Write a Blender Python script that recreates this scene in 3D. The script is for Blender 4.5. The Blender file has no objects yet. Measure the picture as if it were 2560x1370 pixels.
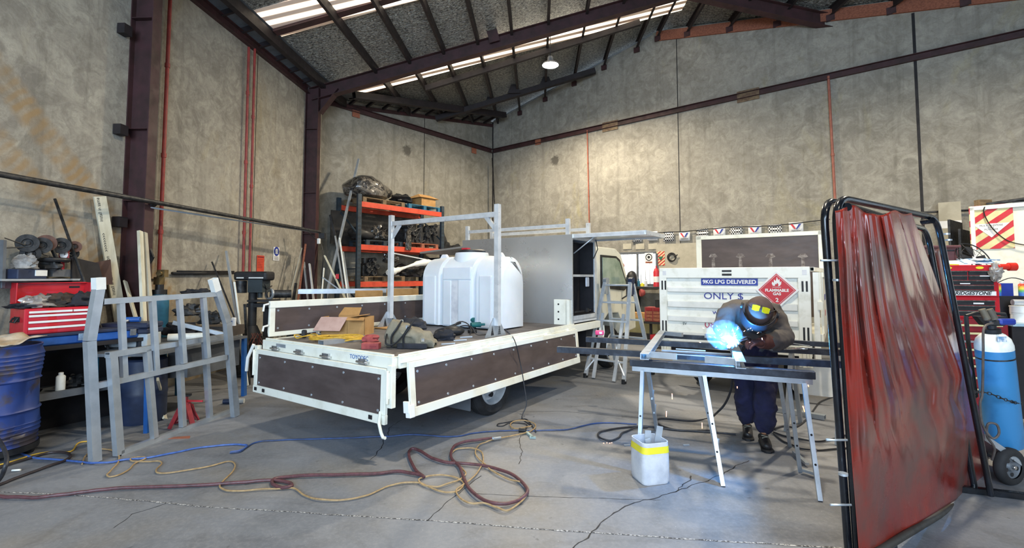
import bpy, bmesh, math, random
from mathutils import Vector, Matrix, noise

random.seed(7)
SC = bpy.context.scene
COL = SC.collection

# ---------------------------------------------------------------- camera
FPX, PITCH, PY0, EYE = 1200.0, math.atan(0.0557), 626.0, 1.6
cam_d = bpy.data.cameras.new('camera')
cam = bpy.data.objects.new('camera', cam_d)
COL.objects.link(cam)
SC.camera = cam
cam.location = (0, 0, EYE)
cam.rotation_euler = (math.pi / 2 + PITCH, 0, 0)
cam_d.sensor_width = 36.0
cam_d.lens = FPX / 2560 * 36.0
cam_d.shift_y = -(685 - PY0) / 2560
cam_d.clip_start = 0.05

# ---------------------------------------------------------------- world, exposure
SC.view_settings.view_transform = 'Standard'
SC.view_settings.look = 'None'
SC.view_settings.gamma = 1.0
SC.view_settings.use_curve_mapping = False
SC.view_settings.exposure = 0.75
SC.cycles.use_denoising = True
SC.cycles.max_bounces = 7
SC.cycles.diffuse_bounces = 4
SC.cycles.sample_clamp_indirect = 6.0
W = bpy.data.worlds.new('daylight_sky')
SC.world = W
W.use_nodes = True
W.node_tree.nodes['Background'].inputs[0].default_value = (0.66, 0.82, 1.0, 1)
W.node_tree.nodes['Background'].inputs[1].default_value = 0.8


def area_light(name, loc, target, sx, sy, watts, col):
    d = bpy.data.lights.new(name, 'AREA')
    d.shape = 'RECTANGLE'; d.size = sx; d.size_y = sy; d.energy = watts; d.color = col
    o = bpy.data.objects.new(name, d); COL.objects.link(o)
    o.location = loc
    o.rotation_euler = (Vector(target) - Vector(loc)).to_track_quat('-Z', 'Y').to_euler()
    return o


def point_light(name, loc, watts, col, r=0.1):
    d = bpy.data.lights.new(name, 'POINT')
    d.energy = watts; d.color = col; d.shadow_soft_size = r
    o = bpy.data.objects.new(name, d); COL.objects.link(o); o.location = loc
    return o


# daylight coming in through the big open door behind the photographer
area_light('door_daylight', (-1.3, -5.6, 3.6), (-0.6, 6, 1.4), 8.5, 3.6, 800, (0.62, 0.80, 1.0))

# ---------------------------------------------------------------- pixel -> world
def ray(px, py):
    x = (px - 1280) / FPX; yc = -(py - PY0) / FPX
    return Vector((x, math.cos(PITCH) - yc * math.sin(PITCH), math.sin(PITCH) + yc * math.cos(PITCH)))
EYEV = Vector((0, 0, EYE))
def F(px, py, z=0.0):
    r = ray(px, py); return EYEV + r * ((z - EYE) / r.z)
def P(px, py, Y):
    r = ray(px, py); return EYEV + r * (Y / r.y)
def onpl(px, py, p, n):
    r = ray(px, py); p = Vector(p); n = Vector(n)
    return EYEV + r * ((p - EYEV).dot(n) / r.dot(n))
def vplane(a, b):
    """vertical plane through two points -> (point, normal)"""
    d = (Vector(b) - Vector(a)); d.z = 0; d.normalize()
    return Vector(a), Vector((-d.y, d.x, 0))

YW = math.radians(39.4)
CORNER = P(1231, 378, 16.86); CORNER.z = 0
AD = Vector((math.sin(YW), math.cos(YW), 0)); BD = Vector((math.cos(YW), -math.sin(YW), 0))
def onA(px, py, n=0.0): return onpl(px, py, CORNER + BD * n, BD)
def onB(px, py, n=0.0): return onpl(px, py, CORNER - AD * n, AD)
TH = math.atan(0.052)
E_ = Vector((math.cos(TH), -math.sin(TH), 0)); G_ = Vector((math.sin(TH), math.cos(TH), 0))
UW = -5.4
def UV(u, v, z=0.0): return E_ * u + G_ * v + Vector((0, 0, z))
def onL(px, py, n=0.0): return onpl(px, py, E_ * (UW + n), E_)
RIDGE_U, RIDGE_Z, SLOPE = 3.4, 8.46, 0.262
def roofz(u): return RIDGE_Z - SLOPE * abs(u - RIDGE_U)
X3, Y3, Z3 = Vector((1, 0, 0)), Vector((0, 1, 0)), Vector((0, 0, 1))

# ---------------------------------------------------------------- materials
def lin(c):
    if isinstance(c, str):
        c = tuple(int(c[i:i + 2], 16) for i in (0, 2, 4))
    o = []
    for x in c:
        x = x / 255
        o.append(x / 12.92 if x <= 0.04045 else ((x + 0.055) / 1.055) ** 2.4)
    return (*o, 1)


class NT:
    def __init__(s, name):
        s.m = bpy.data.materials.new(name); s.m.use_nodes = True
        s.t = s.m.node_tree; s.b = s.t.nodes['Principled BSDF']
        s.tc = s.t.nodes.new('ShaderNodeTexCoord')
    def n(s, typ, **kw):
        x = s.t.nodes.new('ShaderNode' + typ)
        for k, v in kw.items():
            if k.startswith('i_'):
                x.inputs[k[2:].replace('_', ' ')].default_value = v
            else:
                setattr(x, k, v)
        return x
    def l(s, a, b): s.t.links.new(a, b)
    def mapping(s, scale=(1, 1, 1), rot=(0, 0, 0), loc=(0, 0, 0), out='Object'):
        m = s.n('Mapping'); m.inputs['Scale'].default_value = scale
        m.inputs['Rotation'].default_value = rot; m.inputs['Location'].default_value = loc
        s.l(s.tc.outputs[out], m.inputs['Vector']); return m.outputs[0]
    def noise(s, vec, scale, detail=6, rough=0.6, dist=0):
        x = s.n('TexNoise'); x.inputs['Scale'].default_value = scale; x.inputs['Detail'].default_value = detail
        x.inputs['Roughness'].default_value = rough; x.inputs['Distortion'].default_value = dist
        s.l(vec, x.inputs['Vector']); return x.outputs[0]
    def ramp(s, fac, lo, hi, a=0.0, b=1.0):
        x = s.n('MapRange'); x.inputs[1].default_value = lo; x.inputs[2].default_value = hi
        x.inputs[3].default_value = a; x.inputs[4].default_value = b
        s.l(fac, x.inputs[0]); return x.outputs[0]
    def mix(s, fac, a, b, mode='MIX'):
        x = s.n('Mix'); x.data_type = 'RGBA'; x.blend_type = mode
        for k, v in ((0, fac), (6, a), (7, b)):
            if isinstance(v, (int, float)): x.inputs[k].default_value = v
            elif isinstance(v, (tuple, str)): x.inputs[k].default_value = v if (isinstance(v, tuple) and len(v) == 4) else lin(v)
            else: s.l(v, x.inputs[k])
        return x.outputs[2]
    def math(s, op, a, b=0.0):
        x = s.n('Math', operation=op)
        for k, v in ((0, a), (1, b)):
            if isinstance(v, (int, float)): x.inputs[k].default_value = v
            else: s.l(v, x.inputs[k])
        return x.outputs[0]
    def bump(s, h, strength, dist=0.01):
        x = s.n('Bump'); x.inputs['Strength'].default_value = strength; x.inputs['Distance'].default_value = dist
        s.l(h, x.inputs['Height']); s.l(x.outputs[0], s.b.inputs['Normal'])


def pm(name, c1, c2=None, scale=6.0, lo=0.4, hi=0.65, rough=0.6, metal=0.0, bump=0.0, bscale=60.0,
       emit=None, es=1.0, trans=0.0, coat=0.0, alpha=1.0, stretch=(1, 1, 1)):
    t = NT(name); b = t.b
    b.inputs['Roughness'].default_value = rough; b.inputs['Metallic'].default_value = metal
    b.inputs['Coat Weight'].default_value = coat; b.inputs['Transmission Weight'].default_value = trans
    b.inputs['Alpha'].default_value = alpha
    v = t.mapping(scale=stretch)
    if c2 is None:
        r, g, bb, _ = lin(c1)
        c2 = (r * 0.72, g * 0.72, bb * 0.72, 1)
    f = t.ramp(t.noise(v, scale), lo, hi)
    t.l(t.mix(f, lin(c1), c2 if isinstance(c2, tuple) and len(c2) == 4 else lin(c2)), b.inputs['Base Color'])
    rr = t.ramp(t.noise(v, scale * 2.3), 0.3, 0.7, max(0.02, rough - 0.08), min(1, rough + 0.1))
    t.l(rr, b.inputs['Roughness'])
    if bump: t.bump(t.noise(v, bscale), bump, 0.004)
    if emit:
        b.inputs['Emission Color'].default_value = lin(emit); b.inputs['Emission Strength'].default_value = es
    return t.m


MT = {}
def make_materials():
    d = MT
    d['galv'] = pm('galvanised_steel', 'bcc3ca', 'a8b0b8', 5, rough=0.36, metal=0.6, bump=0.04)
    d['alu'] = pm('aluminium', 'dcdfe2', 'c8ccd0', 9, rough=0.34, metal=0.4)
    d['alu_sheet'] = pm('aluminium_sheet', 'c2c3c4', 'b4b6b8', .8, rough=0.3, metal=0.7)
    d['chrome'] = pm('bright_metal', 'dadcde', 'b0b2b4', 20, rough=0.2, metal=0.95)
    d['blacksteel'] = pm('mill_scale_steel', '2b2f38', '4c525e', 9, lo=0.45, hi=0.75, rough=0.4, metal=0.4)
    d['blackpaint'] = pm('black_gloss_paint', '101318', '1b1f27', 9, rough=0.22, metal=0.15, coat=0.3)
    d['oxide'] = pm('red_oxide_steel', '44282b', '33201f', 4, rough=0.6, bump=0.06)
    d['oxide_dark'] = pm('dark_purlin_steel', '271f22', '1c1718', 4, rough=0.65)
    d['timber'] = pm('fascia_timber', '9a5f48', '7c4a38', 5, rough=0.8, stretch=(1, 8, 8))
    d['redpipe'] = pm('red_sprinkler_paint', '9b3a34', '7e2d2a', 8, rough=0.45)
    d['white'] = pm('white_enamel', 'e9ebe9', 'd6d8d4', 3, rough=0.4)
    d['whitedirty'] = pm('worn_white_enamel', 'eceee8', 'c8c8ba', 7, lo=0.5, hi=0.8, rough=0.45)
    d['truckwhite'] = pm('cream_white_paint', 'e6e6da', 'cfcdbd', 6, lo=0.5, hi=0.8, rough=0.38)
    d['ply'] = pm('phenolic_ply', '473c3a', '584c4a', 3, lo=0.35, hi=0.75, rough=0.5, bump=0.12, bscale=180, stretch=(1, 1, 3))
    d['deck'] = pm('worn_deck_ply', '6c6867', '514c4b', 3, rough=0.6, bump=0.1, bscale=160)
    d['tank'] = pm('translucent_white_plastic', 'dde3ea', 'd0d8e0', 2, rough=0.42, trans=0.0)
    d['tankb'] = d['tank'].node_tree.nodes['Principled BSDF']
    d['tankb'].inputs['Subsurface Weight'].default_value = 0.15
    d['black'] = pm('black_plastic', '17181b', '232427', 12, rough=0.5)
    d['rubber'] = pm('tyre_rubber', '1b1b1d', '2a2a2c', 9, rough=0.8, bump=0.1)
    d['dark'] = pm('dark_interior', '1e1b1f', '141316', 5, rough=0.7)
    d['red'] = pm('red_enamel', 'c3202c', 'a01923', 4, lo=.5, hi=.9, rough=0.35, coat=0.2)
    d['darkred'] = pm('dark_red_enamel', '8f1f2a', '6f1720', 4, rough=0.4)
    d['brick'] = pm('dusty_red_plastic', 'a04a48', '83393a', 10, rough=0.8)
    d['orange'] = pm('rack_orange', 'cf4a30', 'a5351f', 6, lo=.45, hi=.8, rough=0.55)
    d['rackblue'] = pm('rack_blue_grey', '2b3a46', '1e2a33', 6, rough=0.55)
    d['blue'] = pm('blue_enamel', '2a5fae', '1f4c93', 5, rough=0.45)
    d['navy'] = pm('navy_plastic', '26324e', '1c263e', 6, rough=0.5)
    d['skyblue'] = pm('gas_cylinder_blue', '3c86bd', '2f6f9f', 5, lo=.5, hi=.8, rough=0.4, metal=0.1)
    d['tealblue'] = pm('teal_cylinder_blue', '2b6a88', '20566f', 5, rough=0.45)
    d['drum'] = pm('rusty_blue_drum', '223a78', '3a343a', 5, lo=0.5, hi=0.62, rough=0.42, bump=0.2, bscale=20)
    d['card'] = pm('cardboard', 'b98f5a', 'a27a48', 4, rough=0.85)
    d['cardpink'] = pm('pale_cardboard', 'bfa096', 'ae8e83', 6, rough=0.85)
    d['wood'] = pm('pallet_wood', '7d6a50', '5e4d38', 9, rough=0.85, stretch=(1, 6, 6))
    d['woodpale'] = pm('pale_timber', 'd8d4c0', 'b9b39c', 9, rough=0.75, stretch=(1, 1, .2))
    d['khaki'] = pm('khaki_canvas', '7f7a6b', '6a6658', 14, rough=0.9, bump=0.2, bscale=200)
    d['blackcloth'] = pm('black_cloth', '1d1f26', '2a2c35', 10, rough=0.85, bump=0.2)
    d['browncloth'] = pm('brown_cloth', '4a3c33', '35302c', 8, rough=0.9, bump=0.2)
    d['workshirt'] = pm('faded_grey_overalls', '4d4a4c', '5b5755', 7, rough=0.9, bump=0.25, bscale=120)
    d['trousers'] = pm('navy_work_trousers', '26274a', '1f2038', 7, rough=0.9, bump=0.25, bscale=120)
    d['boot'] = pm('black_boot_leather', '1c1a1b', '2f2b2a', 12, rough=0.45)
    d['glove'] = pm('brown_leather_glove', '5e3530', '442520', 12, rough=0.8)
    d['skin'] = pm('skin', 'b98768', 'a97657', 8, rough=0.55)
    d['cap'] = pm('brown_grey_cap', '5b4c4b', '4c3f40', 9, rough=0.9)
    d['yellow'] = pm('yellow_plastic', 'dfe01e', 'c6c312', 5, rough=0.35)
    d['yellowtape'] = pm('yellow_band', 'efe23a', 'd9cc2b', 5, rough=0.4)
    d['bucket'] = pm('milky_plastic', 'd9dbe0', 'bcbfc8', 7, rough=0.45)
    d['pink'] = pm('pink_plastic', 'e8487e', 'd33a6e', 5, rough=0.4)
    d['teal'] = pm('teal_tool_plastic', '1f6d70', '174f53', 8, rough=0.5)
    d['hosemaroon'] = pm('maroon_hose_rubber', '603c41', '4a3034', 30, rough=0.5)
    d['cordtan'] = pm('tan_cord', 'a98f68', '8d7450', 30, rough=0.55)
    d['cordblue'] = pm('blue_air_hose', '4768ae', '36538f', 30, rough=0.45)
    d['cordblack'] = pm('black_cable_rubber', '222328', '2e3037', 30, rough=0.5)
    d['yellowcord'] = pm('yellow_lead', 'd1a93c', 'b88f2a', 30, rough=0.5)
    d['foil'] = None
    d['signwhite'] = pm('sign_white', 'ececec', 'dedede', 5, rough=0.5)
    d['signblue'] = pm('sign_blue', '2b3f9e', '26398f', 5, rough=0.45)
    d['signred'] = pm('sign_red', 'c9303c', 'bd2a36', 5, rough=0.45)
    d['signorange'] = pm('sign_orange_red', 'cf4a2c', 'b9412a', 5, rough=0.6)
    d['letterblue'] = pm('lettering_blue', '3a3f96', '34388a', 5, rough=0.5)
    d['letterred'] = pm('lettering_red', 'b84a62', 'a53f56', 5, rough=0.5)
    d['ink'] = pm('black_ink', '202124', '2a2b2e', 5, rough=0.6)
    d['cream'] = pm('cream_strip', 'dfd6a4', 'd0c793', 5, rough=0.6)
    d['board'] = pm('painted_board', 'b9b3a2', 'a39d8c', 3, rough=0.8)
    d['greywall'] = pm('grey_painted_steel', '6f747a', '5d6167', 5, rough=0.5, metal=.3)
    d['engine'] = pm('oily_cast_metal', '2a2b2d', '4a4a4b', 14, rough=0.5, metal=0.5)
    d['paperblue'] = pm('printed_paper', 'dfe6ea', '6a93bb', 14, lo=.45, hi=.55, rough=0.6)
    d['green'] = pm('green_label', '2f6b4e', '24563f', 5, rough=0.6)
    d['jackred'] = pm('red_jack_paint', 'a8383f', '8c2c33', 6, rough=0.5)
    d['steelblue'] = pm('blue_painted_steel', '1f5ea8', '184b89', 4, rough=0.4)
    g = NT('dark_window_glass'); g.b.inputs['Base Color'].default_value = lin('a9c0b4')
    g.b.inputs['Roughness'].default_value = 0.05; g.b.inputs['Transmission Weight'].default_value = 1.0
    g.b.inputs['IOR'].default_value = 1.1
    d['glass'] = g.m
    g = NT('clear_film_wrap'); g.b.inputs['Base Color'].default_value = lin('5a5652')
    g.b.inputs['Roughness'].default_value = 0.18; g.b.inputs['Coat Weight'].default_value = 0.8
    v = g.mapping(); h = g.noise(v, 6, 4, 0.6, 1.5); g.bump(h, 0.7, 0.05)
    g.l(g.mix(g.ramp(h, .42, .62), lin('1b1b1d'), lin('6d675e')), g.b.inputs['Base Color'])
    d['film'] = g.m
    d['clearbag'] = pm('clear_bag_plastic', '8d8884', 'b9b5b0', 12, lo=.4, hi=.6, rough=.2, coat=.5, bump=.6, bscale=30, alpha=.75)
    # reflective foil insulation
    g = NT('foil_insulation'); v = g.mapping()
    h = g.noise(v, 22, 4, 0.6, 0.6); w = g.noise(g.mapping(scale=(3, 18, 3)), 2.0, 5, .6)
    g.bump(g.math('ADD', h, w), 1.0, 0.05)
    g.l(g.mix(g.ramp(h, .35, .7), lin('5a5a58'), lin('c6c4bb')), g.b.inputs['Base Color'])
    g.b.inputs['Metallic'].default_value = 0.85; g.b.inputs['Roughness'].default_value = 0.34
    d['foil'] = g.m
    # translucent corrugated roof light, lit by the sky above it
    g = NT('skylight_sheet'); g.b.inputs['Base Color'].default_value = lin('f2efe4')
    g.b.inputs['Roughness'].default_value = .5
    v = g.mapping(scale=(1, 1, 1))
    w = g.n('TexWave'); w.wave_type = 'BANDS'; w.bands_direction = 'Y'; w.inputs['Scale'].default_value = 1.15
    w.inputs['Distortion'].default_value = 0.0; g.l(v, w.inputs['Vector'])
    g.l(g.mix(g.ramp(w.outputs[1], .2, .8), lin('b8744c'), lin('fff0d4')), g.b.inputs['Emission Color'])
    g.l(g.ramp(w.outputs[1], .3, .75, 0.12, 2.6), g.b.inputs['Emission Strength'])
    d['skylight'] = g.m
    # red pvc welding curtain
    g = NT('red_pvc_curtain'); v = g.mapping()
    h = g.noise(v, 2.2, 6, .65, .3); h2 = g.noise(g.mapping(loc=(4, 1, 7)), 1.4, 5, .6)
    cc = g.mix(g.ramp(h, .45, .72), lin('84281e'), lin('5c3f38'))
    g.l(g.mix(g.ramp(h2, .5, .68, 0, .8), cc, lin('564640')), g.b.inputs['Base Color'])
    g.l(g.ramp(h2, .4, .65, .16, .42), g.b.inputs['Roughness'])
    g.b.inputs['Roughness'].default_value = 0.2; g.b.inputs['Alpha'].default_value = 0.96
    g.b.inputs['Coat Weight'].default_value = 0.3; g.b.inputs['Coat Roughness'].default_value = 0.12
    g.bump(g.noise(g.mapping(scale=(1, 1, .15)), 9, 4, .5), 0.25, 0.02)
    d['curtain'] = g.m
    g = NT('welding_arc'); g.b.inputs['Emission Color'].default_value = (0.35, 0.75, 1, 1)
    g.b.inputs['Emission Strength'].default_value = 60
    d['arc'] = g.m
    g = NT('glowing_spark'); g.b.inputs['Emission Color'].default_value = (1, 0.36, 0.09, 1)
    g.b.inputs['Emission Strength'].default_value = 2.2
    d['spark'] = g.m
    g = NT('lamp_glow'); g.b.inputs['Emission Color'].default_value = (1, 0.98, 0.85, 1)
    g.b.inputs['Emission Strength'].default_value = 30
    d['lampglow'] = g.m
    g = NT('bright_window'); g.b.inputs['Emission Color'].default_value = (.93, .97, 1, 1)
    g.b.inputs['Emission Strength'].default_value = 2.2
    d['winglow'] = g.m
    # checkered flag cloth
    g = NT('checkered_cloth'); c = g.n('TexChecker'); c.inputs['Scale'].default_value = 26
    c.inputs[1].default_value = lin('e4e4e4'); c.inputs[2].default_value = lin('2a2a2c')
    g.l(g.tc.outputs['Object'], c.inputs['Vector']); g.l(c.outputs[0], g.b.inputs['Base Color'])
    g.b.inputs['Roughness'].default_value = .7
    d['checker'] = g.m


def concrete(name, base, light, dark, stain, streak=0.35, tyre=False):
    t = NT(name); v = t.mapping()
    n1 = t.noise(v, 0.55, 8, 0.62, 0.3); n2 = t.noise(v, 2.8, 8, 0.7, 1.2); n3 = t.noise(v, 26, 5, 0.7)
    col = t.mix(t.ramp(n1, 0.35, 0.65), lin(dark), lin(base))
    col = t.mix(t.ramp(n2, 0.42, 0.66, 0, 0.9), col, lin(light))
    # vertical runs of water staining
    n4 = t.noise(t.mapping(scale=(2.4, 2.4, 0.16)), 1.6, 6, 0.65, 0.2)
    col = t.mix(t.ramp(n4, 0.53, 0.7, 0, streak * 1.5), col, lin('5e5a52'))
    n5 = t.noise(t.mapping(scale=(1, 1, 0.45), loc=(5.3, 1.7, 2)), 0.75, 5, 0.7, .6)
    col = t.mix(t.ramp(n5, 0.55, 0.72, 0, 0.55), col, lin(stain))
    # trowel swirls
    n6 = t.noise(t.mapping(loc=(9, 9, 9)), 5, 10, 0.78, 1.3)
    col = t.mix(t.ramp(n6, 0.48, 0.66, 0, 0.6), col, lin('787468'))
    col = t.mix(t.ramp(n3, 0.35, 0.7, 0, 0.16), col, lin('50504c'))
    # small pitted dark spots
    vo = t.n('TexVoronoi'); vo.inputs['Scale'].default_value = 0.42; t.l(t.mapping(loc=(3.1, 0, 1.4)), vo.inputs['Vector'])
    dd = t.math('ADD', vo.outputs['Distance'], t.math('MULTIPLY', t.noise(v, 14, 3, .6), 0.08))
    col = t.mix(t.ramp(dd, 0.1, 0.125, 0.85, 0), col, lin('4a4741'))
    if tyre:
        # two diagonal tyre prints running over the panel
        m = t.mapping(rot=(0, math.radians(-45), 0), loc=(0, 0, 0))
        s = t.n('SeparateXYZ'); t.l(m, s.inputs[0])
        for cz in tyre:
            dz = t.math('ABSOLUTE', t.math('SUBTRACT', s.outputs[2], cz))
            dz = t.math('ADD', dz, t.math('MULTIPLY', t.noise(v, 7, 5, .7), 0.12))
            band = t.ramp(dz, 0.16, 0.24, 1, 0)
            wv = t.n('TexWave'); wv.wave_type = 'BANDS'; wv.bands_direction = 'X'; wv.inputs['Scale'].default_value = 2.6
            wv.inputs['Distortion'].default_value = 5; wv.inputs['Detail'].default_value = 3; t.l(m, wv.inputs['Vector'])
            amt = t.math('MULTIPLY', band, t.ramp(wv.outputs[1], .1, .8, .35, .85))
            amt = t.math('MULTIPLY', amt, t.ramp(t.noise(v, 1.6, 4), .35, .6, .25, 1))
            col = t.mix(amt, col, lin('9a7f58'))
    t.l(col, t.b.inputs['Base Color'])
    t.b.inputs['Roughness'].default_value = 0.85
    t.bump(t.math('ADD', n3, t.math('MULTIPLY', n6, 0.8)), 0.35, 0.02)
    return t.m


def floor_mat():
    t = NT('workshop_floor_concrete'); v = t.mapping()
    n1 = t.noise(v, 0.5, 8, 0.6, 0.5); n2 = t.noise(v, 2.2, 9, 0.7, 0.8); n3 = t.noise(v, 30, 6, 0.75)
    col = t.mix(t.ramp(n1, 0.38, 0.62), lin('686c73'), lin('83878f'))
    col = t.mix(t.ramp(n2, 0.50, 0.72, 0, 0.7), col, lin('58595c'))
    n4 = t.noise(t.mapping(scale=(0.35, 1.6, 1), rot=(0, 0, -0.6), loc=(4, 2, 0)), 1.3, 6, 0.6, .2)
    col = t.mix(t.ramp(n4, 0.56, 0.68, 0, 0.5), col, lin('47484c'))
    n5 = t.noise(t.mapping(loc=(7, 3, 0)), 0.8, 4, .6)
    col = t.mix(t.ramp(n5, 0.5, 0.7, 0, 0.45), col, lin('857c6c'))
    col = t.mix(t.ramp(n3, 0.45, 0.75, 0, 0.3), col, lin('a2a3a5'))
    sp = t.noise(v, 70, 2, .5); col = t.mix(t.ramp(sp, 0.73, 0.77, 0, .6), col, lin('c9cacb'))
    sp2 = t.noise(t.mapping(loc=(3, 3, 3)), 9, 3, .5); col = t.mix(t.ramp(sp2, 0.70, 0.74, 0, .5), col, lin('3a3a3d'))
    t.l(col, t.b.inputs['Base Color'])
    t.l(t.ramp(n2, 0.3, 0.75, 0.72, 0.5), t.b.inputs['Roughness'])
    t.bump(t.math('ADD', n3, t.math('MULTIPLY', n2, .5)), 0.25, 0.01)
    return t.m

make_materials()

# ---------------------------------------------------------------- mesh builder
def frame(o, x, z=None):
    """matrix with origin o, local x axis along x, local z as near z as possible"""
    x = Vector(x).normalized(); z = Vector(z or (0, 0, 1))
    if abs(x.dot(z.normalized())) > 0.995: z = Vector((0, 1, 0)) if abs(x.y) < .9 else Vector((1, 0, 0))
    y = z.cross(x).normalized(); z = x.cross(y)
    m = Matrix((x, y, z)).transposed().to_4x4(); m.translation = Vector(o); return m


class MB:
    def __init__(s): s.v = []; s.f = []; s.sm = []
    def add(s, vs, fs, smooth=False, M=None):
        b = len(s.v)
        s.v += [(M @ Vector(p)) if M else Vector(p) for p in vs]
        s.f += [tuple(i + b for i in f) for f in fs]; s.sm += [smooth] * len(fs); return s
    def box(s, c, d, M=None):
        x, y, z = (k / 2 for k in d); c = Vector(c)
        vs = [c + Vector((a * x, b * y, e * z)) for a in (-1, 1) for b in (-1, 1) for e in (-1, 1)]
        return s.add(vs, [(0, 1, 3, 2), (4, 6, 7, 5), (0, 4, 5, 1), (2, 3, 7, 6), (0, 2, 6, 4), (1, 5, 7, 3)], False, M)
    def bb(s, a, b, M=None):
        a = Vector(a); b = Vector(b)
        return s.box((a + b) / 2, [abs(b[i] - a[i]) for i in range(3)], M)
    def beam(s, p, q, w, h, up=None):
        p = Vector(p); q = Vector(q); M = frame((p + q) / 2, q - p, up)
        return s.box((0, 0, 0), ((q - p).length, w, h), M)
    def rhs(s, p, q, w, h, up=None, t=0.004, depth=None):
        """rectangular hollow section with open ends"""
        p = Vector(p); q = Vector(q); L = (q - p).length; M = frame(p, q - p, up)
        def ring(x, a, b): return [(x, -a / 2, -b / 2), (x, a / 2, -b / 2), (x, a / 2, b / 2), (x, -a / 2, b / 2)]
        vs = ring(0, w, h) + ring(L, w, h) + ring(0, w - 2 * t, h - 2 * t) + ring(L, w - 2 * t, h - 2 * t)
        fs = []
        for i in range(4):
            j = (i + 1) % 4
            fs += [(i, j, 4 + j, 4 + i), (8 + i, 12 + i, 12 + j, 8 + j), (i, 8 + i, 8 + j, j), (4 + i, 4 + j, 12 + j, 12 + i)]
        return s.add(vs, fs, False, M)
    def angle(s, p, q, w, t=0.006, up=None):
        p = Vector(p); q = Vector(q); L = (q - p).length; M = frame(p, q - p, up)
        s.box((L / 2, 0, t / 2), (L, w, t), M); s.box((L / 2, w / 2 - t / 2, -w / 2), (L, t, w), M); return s
    def ibeam(s, p, q, w, h, t=0.012, up=None):
        p = Vector(p); q = Vector(q); L = (q - p).length; M = frame(p, q - p, up)
        s.box((L / 2, 0, h / 2 - t / 2), (L, w, t), M); s.box((L / 2, 0, -h / 2 + t / 2), (L, w, t), M)
        s.box((L / 2, 0, 0), (L, t * .8, h - 2 * t), M); return s
    def channel(s, p, q, w, h, t=0.01, up=None, side=1):
        p = Vector(p); q = Vector(q); L = (q - p).length; M = frame(p, q - p, up)
        s.box((L / 2, 0, h / 2 - t / 2), (L, w, t), M); s.box((L / 2, 0, -h / 2 + t / 2), (L, w, t), M)
        s.box((L / 2, side * (w / 2 - t / 2), 0), (L, t, h - 2 * t), M); return s
    def cyl(s, p, q, r, n=14, r2=None, cap=True):
        p = Vector(p); q = Vector(q); L = (q - p).length; M = frame(p, q - p); r2 = r if r2 is None else r2
        vs = [(0, r * math.cos(a), r * math.sin(a)) for a in [2 * math.pi * k / n for k in range(n)]]
        vs += [(L, r2 * math.cos(a), r2 * math.sin(a)) for a in [2 * math.pi * k / n for k in range(n)]]
        s.add(vs, [(k, (k + 1) % n, n + (k + 1) % n, n + k) for k in range(n)], True, M)
        if cap: s.add(vs, [tuple(range(n))[::-1], tuple(range(n, 2 * n))], False, M)
        return s
    def lathe(s, prof, M=None, n=24, smooth=True, sx=1.0, sy=1.0):
        vs = [(r * math.cos(2 * math.pi * k / n) * sx, r * math.sin(2 * math.pi * k / n) * sy, z) for r, z in prof for k in range(n)]
        fs = [(i * n + k, i * n + (k + 1) % n, (i + 1) * n + (k + 1) % n, (i + 1) * n + k) for i in range(len(prof) - 1) for k in range(n)]
        s.add(vs, fs, smooth, M)
        return s
    def disc(s, r, z=0, M=None, n=24, up=True):
        vs = [(r * math.cos(2 * math.pi * k / n), r * math.sin(2 * math.pi * k / n), z) for k in range(n)]
        return s.add(vs, [tuple(range(n)) if up else tuple(range(n))[::-1]], False, M)
    def torus(s, R, r, M=None, n=24, m=8, a0=0, a1=2 * math.pi):
        closed = abs(a1 - a0 - 2 * math.pi) < 1e-6
        N = n if closed else n + 1
        vs = []
        for k in range(N):
            a = a0 + (a1 - a0) * k / n
            for j in range(m):
                b = 2 * math.pi * j / m
                vs.append(((R + r * math.cos(b)) * math.cos(a), (R + r * math.cos(b)) * math.sin(a), r * math.sin(b)))
        fs = [((k * m + j), ((k + 1) % N) * m + j, ((k + 1) % N) * m + (j + 1) % m, k * m + (j + 1) % m)
              for k in range(n if closed else N - 1) for j in range(m)]
        return s.add(vs, fs, True, M)
    def tube(s, pts, r, n=8, cap=True):
        pts = [Vector(p) for p in pts]; rings = []; N = len(pts)
        t0 = (pts[1] - pts[0]).normalized()
        u = t0.orthogonal().normalized()
        vs = []
        for i, p in enumerate(pts):
            t = (pts[min(i + 1, N - 1)] - pts[max(i - 1, 0)])
            if t.length < 1e-9: t = t0
            t.normalize(); u = (u - t * u.dot(t))
            if u.length < 1e-6: u = t.orthogonal()
            u.normalize(); w = t.cross(u)
            rr = r[i] if isinstance(r, (list, tuple)) else r
            vs += [p + (u * math.cos(2 * math.pi * k / n) + w * math.sin(2 * math.pi * k / n)) * rr for k in range(n)]
        fs = [(i * n + k, i * n + (k + 1) % n, (i + 1) * n + (k + 1) % n, (i + 1) * n + k) for i in range(N - 1) for k in range(n)]
        s.add(vs, fs, True)
        if cap: s.add(vs, [tuple(range(n))[::-1], tuple(range((N - 1) * n, N * n))], False)
        return s
    def prism(s, poly, h, M=None, smooth=False):
        """polygon in local xy, extruded 0..h along local z"""
        n = len(poly)
        vs = [(x, y, 0) for x, y in poly] + [(x, y, h) for x, y in poly]
        s.add(vs, [tuple(range(n))[::-1], tuple(range(n, 2 * n))], False, M)
        return s.add(vs, [(k, (k + 1) % n, n + (k + 1) % n, n + k) for k in range(n)], smooth, M)
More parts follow.
